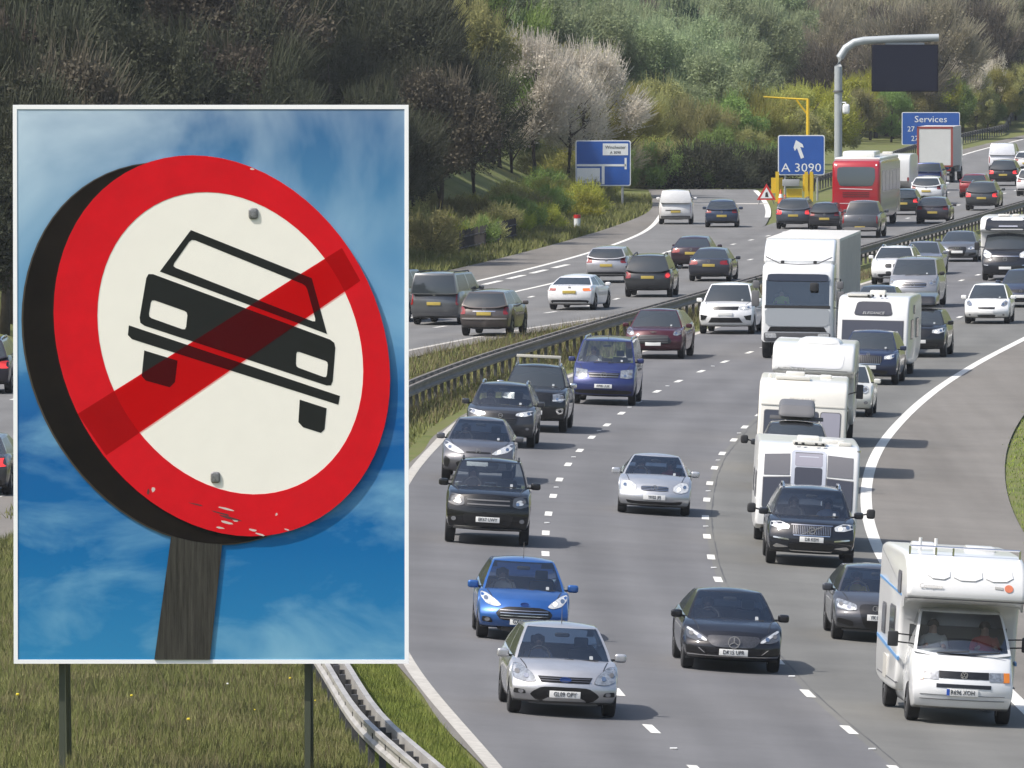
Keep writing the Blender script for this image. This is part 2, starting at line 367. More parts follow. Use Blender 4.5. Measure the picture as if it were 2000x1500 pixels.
# base terrain
def groundmat(name, cols, sc=.25):
    m = bpy.data.materials.new(name); m.use_nodes = True; n = m.node_tree; b = n.nodes['Principled BSDF']; b.inputs['Roughness'].default_value = .95; b.inputs['Specular IOR Level'].default_value = .1
    tc = n.nodes.new('ShaderNodeTexCoord'); t = n.nodes.new('ShaderNodeTexNoise'); t.inputs['Scale'].default_value = sc; t.inputs['Detail'].default_value = 9; t.inputs['Roughness'].default_value = .72
    n.links.new(tc.outputs['Object'], t.inputs[0]); r = n.nodes.new('ShaderNodeValToRGB'); n.links.new(t.outputs[0], r.inputs[0])
    e = r.color_ramp.elements; e[0].position = .32; e[0].color = (*cols[0], 1); e[1].position = .7; e[1].color = (*cols[-1], 1)
    for i, c in enumerate(cols[1:-1]): q = e.new(.32 + .38 * (i + 1) / (len(cols) - 1)); q.color = (*c, 1)
    n.links.new(r.outputs[0], b.inputs['Base Color']); return m
GRND = groundmat('ground_grass', [(.075, .09, .03), (.12, .14, .045), (.14, .14, .06), (.11, .14, .035)], .35)
WOODF = groundmat('woodland_floor', [(.035, .035, .02), (.055, .055, .028), (.075, .07, .04)], .35)
V = []; Fc = []
gx = [-400,-250,-160,-110,-80,-60,-48,-40,-34,-30,-26,-23,-20,-17,-14,-12,-10,-8,-6,-4,-2,0,2,4,6,8,10,12,14,16,18,20,23,26,30,34,38,43,50,60,75,100,140,220,400]
gy = ys(40, 460, 8) + ys(468, 1100, 8) + [1150, 1250, 1400, 1700, 2200, 3000, 4500]
for y in gy:
    for x in gx: V.append((x, y, tz(x, y) - .06 if y < 1200 else (y - 930) * .11))
n = len(gx)
for j in range(len(gy) - 1):
    for i in range(n - 1): Fc.append((j*n+i, j*n+i+1, (j+1)*n+i+1, (j+1)*n+i))
go = mk('ground', V, Fc, GRND); go['kind'] = 'structure'

road_on = strip('carriageway', c_edgeL, c_l12, 120, 760, ASP, .0, 4, lanes=2)
strip('inside_lane', c_l12, c_edgeR, 120, 760, ASP1, .0, 3, lanes=1)
strip('hard_shoulder', lambda y: c_edgeR(y) - .0, c_shR, 120, 760, ASPS, .0, 3)
strip('carriageway_verge_strip', lambda y: c_edgeL(y) - .22 - .05*math.sin(y*.33), c_edgeL, 120, 700, ASPS, .0, 1)
strip('far_carriageway', c_hsL, c_offL, 170, 480, ASPL, .0, 6, lanes=3)
road_off = strip('far_carriageway_main', c_mainL, c_offL, 480, 1000, ASPL, .0, 6, lanes=3)
strip('slip_road', c_hsL, lambda y: c_mainL(y) if y < 540 else min(c_mainL(y), c_slipR(y)), 480, 668, ASPL, .003, 4)
strip('far_hard_shoulder', c_pvL, c_hsL, 170, 668, ASPS, .0, 2)
strip('far_offside_strip', c_offL, lambda y: min(c_offL(y) + (1. if y > 300 else 2.6), c_bar(y) - .4), 170, 1000, ASPS, .0, 1)
strip('far_nearside_shoulder', lambda y: c_mainL(y) - 1.5, c_mainL, 672, 1000, ASPS, .0, 1)

strip('carriageway_joint', lambda y: c_l12(y) + .14, lambda y: c_l12(y) + .14 + .02 * (1.1 + math.sin(y * 1.7) * .5 + math.sin(y * .61) * .5), 150, 520, mat('joint_seal', (.07, .07, .07), .8), .003, 1, 1.2)
rp = random.Random(8)
for k, (c, o0, w0) in enumerate(()):
    ya = (228, 262, 290, 345, 305)[k]
    strip('road_patch', lambda y: c(y) + o0, lambda y: c(y) + o0 + w0, ya, ya + (9, 14, 26, 30, 8)[k], mat('patch_%d' % (k % 2), ((.125, .123, .120), (.150, .146, .139))[k % 2], .9, 0, 0, .3, .12, 6), .003, 1, 1.5, parent=road_on)
# painted markings, one sheet above the asphalt
def line(name, c, w, y0, y1, m=LINE, parent=None, dz=.006): return strip(name, lambda y: c(y) - w/2, lambda y: c(y) + w/2, y0, y1, m, dz, 1, 2.5)
line('edge_marking_inside', c_edgeR, .28, 120, 700)
line('edge_marking_offside', c_edgeL, .24, 120, 640, LINEW)
line('edge_marking_far_nearside', c_hsL, .24, 200, 660)
line('edge_marking_far_offside', lambda y: c_offL(y) - .1, .22, 170, 960, LINEW)
line('edge_marking_slip', lambda y: c_slipR(y) - .1, .3, 585, 664)
line('edge_marking_main', c_mainL, .22, 610, 960)
def dashes(c, name, y0, y1, L=2., per=9., w=.17, ph=0.):
    y = y0 + ph; k = 0
    while y < y1:
        strip('lane_dash', lambda q: c(q) - w/2, lambda q: c(q) + w/2, y, y + L, LINE, .006, 1, 1., parent=name)
        y += per
for c, ph in ((c_l12, 3.), (c_l23, .5)): dashes(c, road_on, 150, 560, ph=ph)
for k in (1, 2): dashes(lambda y, k=k: c_offL(y) - 3.7 * k, road_off, 300, 800, ph=3 * k)
dashes(lambda y: c_offL(y) - 11.1, road_off, 415, 480, L=6, per=9, w=.3, ph=0)
line('gore_marking', lambda y: c_hsL(y) + 3.6, .2, 440, 520)
SM = bpy.data.meshes.new('road_stud'); _m = MB().bbox(-.06, .06, -.06, .06, 0, .02, .006); SM.from_pydata(_m.v, [], _m.f); SM.materials.append(mat('stud_white', (.7, .7, .68), .4))
for c, ph in ((c_l12, 3.), (c_l23, .5)):
    y = 150 + ph + 5.5
    while y < 420:
        x = c(y); inst('road_stud', SM, road_on, (x, y, zroad(x, y) + .004)); y += 18
# block the slip-road horizon with the give-way line
y = G(1440, 403).y
strip('slip_end_marking', c_hsL, c_slipR, y + 6, y + 9, LINEW, .007, 2, 1)
# ------------------------------------------------------------------ vehicles
def gridbox(A, T, Wv):
    """closed quad box on the lattice A x T x Wv; returns index triples and faces"""
    na, nt_, nw = len(A), len(T), len(Wv); idx = {}; P = []
    def g(i, j, k):
        if (i, j, k) not in idx: idx[(i, j, k)] = len(P); P.append((i, j, k))
        return idx[(i, j, k)]
    Fc = []
    for i in range(na-1):
        for j in range(nt_-1):
            Fc.append((g(i,j,0), g(i,j+1,0), g(i+1,j+1,0), g(i+1,j,0)))
            Fc.append((g(i,j,nw-1), g(i+1,j,nw-1), g(i+1,j+1,nw-1), g(i,j+1,nw-1)))
    for i in range(na-1):
        for k in range(nw-1):
            Fc.append((g(i,0,k), g(i+1,0,k), g(i+1,0,k+1), g(i,0,k+1)))
            Fc.append((g(i,nt_-1,k), g(i,nt_-1,k+1), g(i+1,nt_-1,k+1), g(i+1,nt_-1,k)))
    for j in range(nt_-1):
        for k in range(nw-1):
            Fc.append((g(0,j,k), g(0,j,k+1), g(0,j+1,k+1), g(0,j+1,k)))
            Fc.append((g(na-1,j,k), g(na-1,j+1,k), g(na-1,j+1,k+1), g(na-1,j,k+1)))
    return P, Fc
def interp(x, pts):
    return float(np.interp(x, [p[0] for p in pts], [p[1] for p in pts]))

TYPES = dict(
 hatch=dict(L=4.2, W=1.78, H=1.48, gc=.2, hf=.73, hc=.91, yc=.98, yrf=1.85, yrr=3.45, ybl=4.08, hb=1.0, hr=.97, r=.32, wf=.84, wr=3.42, sweep=.27, bt=.24, bw=.90, rw=.66, roofdrop=.05),
 sedan=dict(L=4.65, W=1.81, H=1.44, gc=.18, hf=.69, hc=.89, yc=1.18, yrf=2.05, yrr=3.35, ybl=4.12, hb=.97, hr=.95, r=.335, wf=.85, wr=3.7, sweep=.29, bt=.24, bw=.90, rw=.64, roofdrop=.06),
 coupe=dict(L=4.35, W=1.73, H=1.40, gc=.17, hf=.68, hc=.89, yc=1.15, yrf=2.0, yrr=3.1, ybl=4.0, hb=.97, hr=.97, r=.315, wf=.8, wr=3.5, sweep=.30, bt=.26, bw=.90, rw=.62, roofdrop=.08),
 suv=dict(L=4.6, W=1.88, H=1.70, gc=.26, hf=.93, hc=1.09, yc=1.05, yrf=1.8, yrr=4.0, ybl=4.48, hb=1.14, hr=1.06, r=.365, wf=.9, wr=3.68, sweep=.26, bt=.16, bw=.90, rw=.68, roofdrop=.04),
 pickup=dict(L=5.3, W=1.87, H=1.83, gc=.30, hf=1.06, hc=1.22, yc=1.2, yrf=1.95, yrr=3.2, ybl=3.5, hb=1.2, hr=1.16, r=.385, wf=.92, wr=4.15, sweep=.24, bt=.12, bw=.90, rw=.70, roofdrop=.02),
 van=dict(L=4.9, W=1.9, H=1.96, gc=.24, hf=.98, hc=1.26, yc=.78, yrf=1.65, yrr=4.72, ybl=4.86, hb=1.26, hr=1.2, r=.335, wf=.9, wr=3.9, sweep=.22, bt=.22, bw=.93, rw=.78, roofdrop=.0),
)
WHEELS = {}
def wheelmesh():
    if WHEELS: return
    V = []; Fc = []; n = 28
    prof = [(-.5, .62), (-.5, .9), (-.42, .985), (-.2, 1), (.2, 1), (.42, .985), (.5, .9), (.5, .62)]
    for i in range(n):
        a = 2*math.pi*i/n
        for w_, r_ in prof: V.append((w_, r_*math.cos(a), r_*math.sin(a)))
    m = len(prof)
    for i in range(n):
        for j in range(m): Fc.append((i*m+j, i*m+(j+1) % m, ((i+1) % n)*m+(j+1) % m, ((i+1) % n)*m+j))
    me = bpy.data.meshes.new('tyre'); me.from_pydata(V, [], Fc); me.materials.append(TYRE); me.shade_smooth(); me.set_sharp_from_angle(angle=R(40)); WHEELS['t'] = me
    for key, mt in (('r', RIM), ('d', DARKRIM)):
        mb = MB()
        for s in (-1, 1):
            mb.add([(s*.30, .3*0, 0)] + [(s*.18, .66*math.cos(2*math.pi*k/24), .66*math.sin(2*math.pi*k/24)) for k in range(24)], [(0, k+1, (k+1) % 24+1) for k in range(24)])
            for q in range(5):
                a = 2*math.pi*q/5; ca, sa = math.cos(a), math.sin(a)
                pts = [(.08, -.07), (.64, -.09), (.64, .09), (.08, .07)]
                VV = [(s*.46, r*ca - t*sa, r*sa + t*ca) for r, t in pts] + [(s*.3, r*ca - t*sa, r*sa + t*ca) for r, t in pts]
                mb.add(VV, [(0,1,2,3), (0,4,5,1), (1,5,6,2), (2,6,7,3), (3,7,4,0)])
        me = bpy.data.meshes.new('rim'); me.from_pydata(mb.v, [], mb.f); me.materials.append(mt); WHEELS[key] = me
def add_wheels(root, track, ylist, r, wd=.22, rim='r'):
    wheelmesh()
    for y in ylist:
        for s in (-1, 1):
            o = inst('wheel', WHEELS['t'], root, (s*(track/2 - wd/2), y, r), (0, 0, 0), (wd, r, r))
            inst('rim', WHEELS[rim], o)

def place(root, img, near_y, recede, curve, yaw=0):
    g = G(*img) if not isinstance(img, Vector) else img
    m = curve.slope(g.y); th = -math.atan(m) + (math.pi if recede else 0) + R(yaw)
    k = kslope(g.y) if -6 < g.x < 13 else 0
    up = Vector((k, 0, 1)).normalized(); fy = Vector((-math.sin(th), math.cos(th), 0)); fy = (fy - up * fy.dot(up)).normalized(); fx = fy.cross(up)
    M = Matrix((fx, fy, up)).transposed().to_4x4()
    loc = g - fy * near_y; loc.z = g.z - fy.z * near_y + .008
    M.translation = loc; root.matrix_world = M
    return root

def lower_body(s):
    L, W, gc = s['L'], s['W'], s['gc']
    T = sorted(set([0, .03, .12, .28, .5] + [s['wf'] + d*s['r'] for d in (-1.25, -.95, -.5, 0, .5, .95, 1.25)] + [s['yc'], s['wf']+s['r']*2.2, (s['wf']+s['wr'])/2, s['wr']-s['r']*2.2]
                   + [s['wr'] + d*s['r'] for d in (-1.25, -.95, -.5, 0, .5, .95, 1.25)] + [L-.28, L-.12, L-.03, L]))
    T = [t for i, t in enumerate(T) if 0 <= t <= L]; T2 = [T[0]]
    for t in T[1:]:
        if t - T2[-1] > .025: T2.append(t)
    T = T2; T[-1] = L
    A = [-1, -.95, -.82, -.5, -.18, .18, .5, .82, .95, 1]; Wv = [0, .06, .28, .46, .62, .78, .92, 1]
    P, Fc = gridbox(A, T, Wv)
    deck = s.get('deck') or [(0, s['hf']), (.12, s['hf']+.035), (.35, s['hf'] + (s['hc']-s['hf'])*.5), (s['yc'], s['hc']), (s['ybl'], s['hb']), (min(L-.06, s['ybl']+.12), s['hr']), (L, s['hr']-.03)]
    V = []
    for i, j, k in P:
        a, y, w_ = A[i], T[j], Wv[k]
        zb = gc + .06*smooth((.5-y)/.5) + .08*smooth((y-L+.5)/.5)
        zt = interp(y, deck) + (.05*(1-a*a) if y < s['yc'] else .02*(1-a*a))
        arch = 0
        if abs(a) > .7:
            for yw in (s['wf'], s['wr']):
                q = (s['r']*1.13)**2 - (y-yw)**2
                if q > 0: arch = max(arch, s['r'] + math.sqrt(q))
        if abs(a) > .97 or (abs(a) > .7 and k == 0): z0 = max(zb, arch)
        else: z0 = zb
        z = z0 + (zt - z0)*w_
        plan = interp(y, [(0, .955), (.3, .985), (.7, 1), (L-.8, 1), (L-.25, .985), (L, .95)])
        side = interp(w_, [(0, .93), (.1, .965), (.35, 1), (.6, 1), (.8, .985), (1, .945)])
        if y > s['yc'] and w_ > .9: side *= .985
        x = a * W/2 * plan * side
        yo = y
        if y < .95:
            f = (1 - y/.95)
            off = s['bt']*max(0, (w_-.5)/.5)**1.4 + .10*max(0, (.3-w_)/.3)**1.5 + s['sweep']*abs(a)**2.6
            yo = y + off*f
        e = L - y
        if e < .8:
            f = 1 - e/.8
            off = s.get('btr', .10)*max(0, (w_-.6)/.4)**1.5 + .10*max(0, (.3-w_)/.3)**1.5 + s.get('sweepr', .16)*abs(a)**2.6
            yo = y - off*f
        V.append((x, yo - L/2, z))
    V, Fc = catmull(V, Fc)
    return V, Fc, deck

def greenhouse(s, deck):
    """returns dict name -> (V,F) for shell, windscreen, rear_window, side windows"""
    L = s['L']; W = s['W']; H = s['H']
    xs = [-1, -.945, -.62, -.3, 0, .3, .62, .945, 1]; sd = [0, .05, .25, .44, .485, .7, .93, 1]
    if s.get('sides'): sd = s['sides']
    vv = [0, .05, .35, .68, .9, .965, 1]
    nf, ns = len(xs), len(sd)
    bow = s.get('bow', .16); bowr = s.get('bowr', .10)
    def wid(v): return W/2*(s['bw'] + (s['rw'] - s['bw'])*(v**1.25)) * (1 - .02*max(0, (v-.9)/.1)**2)
    def zz(y, v, u):
        zb = interp(y + L/2, deck) - .035
        ze = H - .055 - s['roofdrop']*smooth((y + L/2 - s['yrf'])/(s['yrr'] - s['yrf']+.01))*1 - .02*(1-smooth((y + L/2 - s['yrf'])/.5))
        return zb + (ze - zb)*v
    def pt(kind, i, v):
        w_ = wid(v); vc = v + .06*math.sin(math.pi*v)      # slightly curved screens
        yf = s['yc'] + (s['yrf'] - s['yc'])*v - .05*math.sin(math.pi*v) - L/2; yr = s['ybl'] + (s['yrr'] - s['ybl'])*v + .04*math.sin(math.pi*v) - L/2
        if kind == 'f':
            x = xs[i]; return (x*w_, yf + bow*abs(x)**2.2 - bow, None, v, 0)
        if kind == 'r':
            x = -xs[i]; return (x*w_, yr - bowr*abs(x)**2.2 + bowr, None, v, 0)
        y0 = yf; y1 = yr
        y = y0 + (y1 - y0)*sd[i]
        return ((w_ if kind == 'R' else -w_) * (1 + .015*math.sin(math.pi*sd[i])), y, None, v, 0)
    ring = [('f', i) for i in range(nf)] + [('R', i) for i in range(1, ns-1)] + [('r', i) for i in range(nf)] + [('L', i) for i in range(ns-2, 0, -1)]
    n = len(ring); V = []
    for v in vv:
        for k, i in ring:
            x, y, _, v_, _ = pt(k, i, v); V.append((x, y, zz(y, v, 0)))
    reg = {'shell': [], 'windscreen': [], 'rear_window': [], 'front_side_window': [], 'rear_side_window': [], 'front_side_window.L': [], 'rear_side_window.L': []}
    for r in range(len(vv)-1):
        for q in range(n):
            k0, i0 = ring[q]; k1, i1 = ring[(q+1) % n]
            f = (r*n+q, r*n+(q+1) % n, (r+1)*n+(q+1) % n, (r+1)*n+q); t = 'shell'
            win = 1 <= r <= 3 or (r == 4 and k0 == 'f' and k1 == 'f')
            if win:
                if k0 == k1 == 'f' and 1 <= i0 <= nf-3: t = 'windscreen'
                elif k0 == k1 == 'r' and 1 <= i0 <= nf-3 and not s.get('norearwin') : t = 'rear_window' if r >= s.get('rwin0', 1) else 'shell'
                elif k0 in 'RL' and k1 in 'RL' and k0 == k1:
                    a = min(i0, i1)
                    sfx = '' if k0 == 'R' else '.L'
                    if a in (1, 2): t = 'front_side_window' + sfx
                    elif a in (4, 5) and not s.get('panel'): t = 'rear_side_window' + sfx
            reg[t].append(f)
    # roof grid
    base = (len(vv)-1)*n
    front = [base + i for i in range(nf)]; right = [base + nf - 1] + [base + nf + i for i in range(ns-2)] + [base + nf + ns - 2]
    rear = [base + nf + ns - 2 + i for i in range(nf)][::-1]
    left = [base] + [base + n - 1 - i for i in range(ns-2)] + [rear[0]]
    grid = []
    for j in range(ns):
        row = []
        for i in range(nf):
            if j == 0: row.append(front[i])
            elif j == ns-1: row.append(rear[i])
            elif i == 0: row.append(left[j])
            elif i == nf-1: row.append(right[j])
            else:
                a, b = Vector(V[left[j]]), Vector(V[right[j]]); t = (xs[i]+1)/2; c, d = Vector(V[front[i]]), Vector(V[rear[i]])
                p = a.lerp(b, t); u = sd[j]; p.y = c.y + (d.y-c.y)*u
                p.z += .05*(1-xs[i]**2)*min(1, 4*u*(1-u)+.35); row.append(len(V)); V.append(tuple(p))
        grid.append(row)
    for j in range(ns-1):
        for i in range(nf-1): reg['shell'].append((grid[j][i], grid[j][i+1], grid[j+1][i+1], grid[j+1][i]))
    out = {}
    for k, fs in reg.items():
        if not fs: continue
        used = sorted(set(i for f in fs for i in f)); mp = {u: a for a, u in enumerate(used)}
        out[k] = ([V[u] for u in used], [tuple(mp[i] for i in f) for f in fs])
    return out

def mirrorshape(cx, cy, cz, w_, d_, h_):
    P, Fc = gridbox([-1, 0, 1], [-1, 0, 1], [-1, 0, 1]); t = [-1, 0, 1]
    V = [(t[i]*.5, t[j]*.5, t[k]*.5) for i, j, k in P]; V, Fc = catmull(*catmull(V, Fc))
    return [(cx + x*w_*1.25, cy + y*d_*1.25, cz + z*h_*1.25) for x, y, z in V], Fc

BADGES = {}
def badge(kind, root, x, y, z, r, m=CHROME, face='F'):
    circ = [(math.cos(2*math.pi*k/20), math.sin(2*math.pi*k/20)) for k in range(21)]
    if kind == 'star':
        L = [[(p*r, q*r) for p, q in circ]] + [[(0, 0), (r*math.sin(R(a)), r*math.cos(R(a)))] for a in (0, 120, 240)]; wd = r*.16
    elif kind == 'vw':
        L = [[(p*r, q*r) for p, q in circ], [(-.38*r, .85*r), (0, .12*r), (.38*r, .85*r)], [(-.85*r, .35*r), (-.4*r, -.75*r), (0, .0*r), (.4*r, -.75*r), (.85*r, .35*r)]]; wd = r*.15
    elif kind == 'rings':
        L = [[(p*r + c*r*1.5, q*r) for p, q in circ] for c in (-1.5, -.5, .5, 1.5)]; wd = r*.25
    elif kind == 'oval':
        L = [[(p*r*1.7, q*r*.7) for p, q in circ]]; wd = r*.2
        mb = strokes(L, wd, -.012, 0).prism([(p*r*1.6, q*r*.62) for p, q in circ[:-1]], -.006, 0)
        o = mb.obj('badge', mat('badge_blue', (.03, .08, .3), .3, .2), root); o.location = (x, y, z); return o
    elif kind == 'ringbar':
        L = [[(p*r, q*r) for p, q in circ], [(-3.6*r, -1.5*r), (3.6*r, 1.5*r)]]; wd = r*.28
    elif kind == 'wing':
        L = [[(-2.2*r, .3*r), (-.6*r, 0), (.6*r, 0), (2.2*r, .3*r)], [(-1.2*r, .25*r), (1.2*r, .25*r)]]; wd = r*.4
    elif kind == 'diamond':
        L = [[(0, r), (.7*r, 0), (0, -r), (-.7*r, 0), (0, r)]]; wd = r*.28
    else:
        L = [[(p*r, q*r) for p, q in circ], [(-r*.7, 0), (r*.7, 0)]]; wd = r*.3
    o = strokes(L, wd, -.014, 0).obj('badge', m, root, smooth=False); o.location = (x, y, z)
    if face == 'B': o.rotation_euler = (0, 0, math.pi)
    return o

def plate(root, bvh, x, z, txt, rear=False, w_=.52, h_=.115, col=None, tilt=0):
    d = 'B' if rear else 'F'; sgn = 1 if rear else -1
    ys_ = [bvh.ray_cast(Vector((x+dx, sgn*30, z)), Vector((0, -sgn, 0)))[0] for dx in (-.2, 0, .2)]
    yv = [h.y for h in ys_ if h]; y = (max(yv) if rear else min(yv)) + sgn*.018 if yv else 0
    o = MB().bbox(-w_/2, w_/2, -.008, .03, -h_/2, h_/2, .004).obj('number_plate', col or (PLY if rear else PLW), root)
    o.location = (x, y, z); o.rotation_euler = (0, 0, math.pi if rear else 0)
    if txt: lettering(txt, h_*.92, INK, o, (0, -.011, 0), 'plate_lettering', sx=.82)
    return o

def part_on(root, bvh, name, poly, m, d='F', off=.012, step=.1, parent=None):
    V, Fc = conform(bvh, poly, d, off, step); return mk(name, V, Fc, m, parent or root, True, 30)
def mir(poly): return [(-x, z) for x, z in poly][::-1]

HAIR = mat('hair_brown', (.06, .04, .03), .7); SKIN = mat('skin', (.42, .26, .2), .6)
PERSON = {}
def person_mesh():
    if PERSON: return PERSON['b'], PERSON['h']
    J = dict(hip=((0, 0, .09), .14), waist=((0, .05, .28), .14), chest=((0, .08, .48), .165), neckb=((0, .07, .62), .085), neck=((0, .05, .69), .058), head=((0, .03, .79), .094), crown=((0, .04, .87), .088), face=((0, -.04, .77), .055), nose=((0, -.085, .78), .014),
             shl=((-.17, .08, .57), .075), ell=((-.24, -.12, .38), .05), wrl=((-.17, -.38, .46), .034), hdl=((-.13, -.45, .50), .038),
             shr=((.17, .08, .57), .075), elr=((.24, -.12, .38), .05), wrr=((.17, -.38, .46), .034), hdr=((.13, -.45, .50), .038),
             hl=((-.1, -.05, .08), .1), knl=((-.14, -.48, .14), .068), anl=((-.14, -.78, -.05), .045), fol=((-.14, -.9, -.02), .035),
             hr=((.1, -.05, .08), .1), knr=((.14, -.48, .14), .068), anr=((.14, -.78, -.05), .045), for_=((.14, -.9, -.02), .035))
    E = 'hip-waist waist-chest chest-neckb neckb-neck neck-head head-crown head-face face-nose chest-shl shl-ell ell-wrl wrl-hdl chest-shr shr-elr elr-wrr wrr-hdr hip-hl hl-knl knl-anl anl-fol hip-hr hr-knr knr-anr anr-for_'.split()
    ks = list(J); me = bpy.data.meshes.new('person'); me.from_pydata([J[k][0] for k in ks], [tuple(ks.index(a) for a in e.split('-')) for e in E], [])
    o = bpy.data.objects.new('person_tmp', me); COL.objects.link(o)
    o.modifiers.new('s', 'SKIN'); sv = me.skin_vertices[0].data
    for i, k in enumerate(ks): r = J[k][1]; sv[i].radius = (r, r)
    sv[0].use_root = True
    sb = o.modifiers.new('u', 'SUBSURF'); sb.levels = 1
    dg = bpy.context.evaluated_depsgraph_get(); bm_ = bpy.data.meshes.new_from_object(o.evaluated_get(dg)); bpy.data.objects.remove(o)
    bm_.name = 'body'; bm_.shade_smooth()
    # hair cap
    V = []; Fc = []; n, m = 14, 6
    for j in range(m+1):
        a = math.pi*.55*j/m
        for i in range(n):
            t = 2*math.pi*i/n; V.append((.105*math.sin(a)*math.cos(t), .045 + .115*math.sin(a)*math.sin(t) + .01, .80 + .115*math.cos(a) - (.03*max(0, math.sin(t)) if j == m else 0)))
    for j in range(m):
        for i in range(n): Fc.append((j*n+i, j*n+(i+1) % n, (j+1)*n+(i+1) % n, (j+1)*n+i))
    hm = bpy.data.meshes.new('hair'); hm.from_pydata(V, [], Fc); hm.shade_smooth()
    PERSON['b'] = bm_; PERSON['h'] = hm; return bm_, hm
def person(root_m, x, y, z, shirt, label, hair=HAIR):
    b, h = person_mesh()
    key = 'pm_' + shirt.name
    if key not in PERSON:
        c = b.copy(); c.materials.clear(); c.materials.append(shirt); c.materials.append(SKIN)
        for p in c.polygons: p.material_index = 1 if (p.center.z > .66 or p.center.y < -.36 and p.center.z > .3) else 0
        PERSON[key] = c
    o = inst('person', PERSON[key]); o.matrix_world = root_m @ Matrix.Translation((x, y, z))
    hm = h.copy(); hm.materials.append(hair); inst('hair', hm, o)
    tag(o, label, 'person'); return o

def front_details(root, bvh, s, st):
    """st: dict of front features. x in half-widths, z in fractions of bonnet-edge height"""
    hw, hf = s['W']/2, s['hf']
    S = lambda P: [(x*hw, z*hf) for x, z in P]
    for spec in st.get('parts', []):
        name, m, P, mirrored, *rest = spec; off = rest[0] if rest else .012; sm = rest[1] if len(rest) > 1 else 1
        P0 = P; P = rpoly(P) if sm else P
        for g in ((lambda q: q), mir) if mirrored else ((lambda q: q),):
            if name == 'headlight':
                cx = sum(p[0] for p in P0)/len(P0); cz = sum(p[1] for p in P0)/len(P0)
                Q = [(cx+(p[0]-cx)*1.02, cz+(p[1]-cz)*1.03) for p in P]
                bz = part_on(root, bvh, 'headlight', g(S(Q)), BLACKP, 'F', .008)
                part_on(root, bvh, 'lens', g(S(P)), m, 'F', .016, .1, bz)
                wx = (max(p[0] for p in P0) - min(p[0] for p in P0)); wz = (max(p[1] for p in P0) - min(p[1] for p in P0))
                for k_, mt in ((-.17, LIT if m is LAMPREFL else CHROME), (.2, GREYP if m is not LAMPREFL else CHROME)):
                    x_ = cx + k_*wx; z_ = cz + k_*wz*.55
                    part_on(root, bvh, 'bulb', g(ell(x_*hw, z_*hf, .042, .038, 10)), mt, 'F', .024, .1, bz)
            else: part_on(root, bvh, name, g(S(P)), m, 'F', off)
    for x0, x1, zs, m, t in st.get('bars', []):      # grille slats
        for z in zs:
            P = [(x0*hw, z*hf - t/2), (x1*hw, z*hf - t/2), (x1*hw, z*hf + t/2), (x0*hw, z*hf + t/2)]
            part_on(root, bvh, 'grille_slat', P, m, 'F', .026)
    for x0, x1, nb, z0, z1, m, t in st.get('vbars', []):
        for i in range(nb):
            x = (x0 + (x1-x0)*i/(nb-1))*hw
            part_on(root, bvh, 'grille_bar', [(x-t/2, z0*hf), (x+t/2, z0*hf), (x+t/2, z1*hf), (x-t/2, z1*hf)], m, 'F', .024)
    if st.get('badge'):
        k, z, r, *mm = st['badge']; h = bvh.ray_cast(Vector((0, -30, z*hf)), Vector((0, 1, 0)))[0]
        if h: badge(k, root, 0, h.y - .034, z*hf, r, *(mm or []))

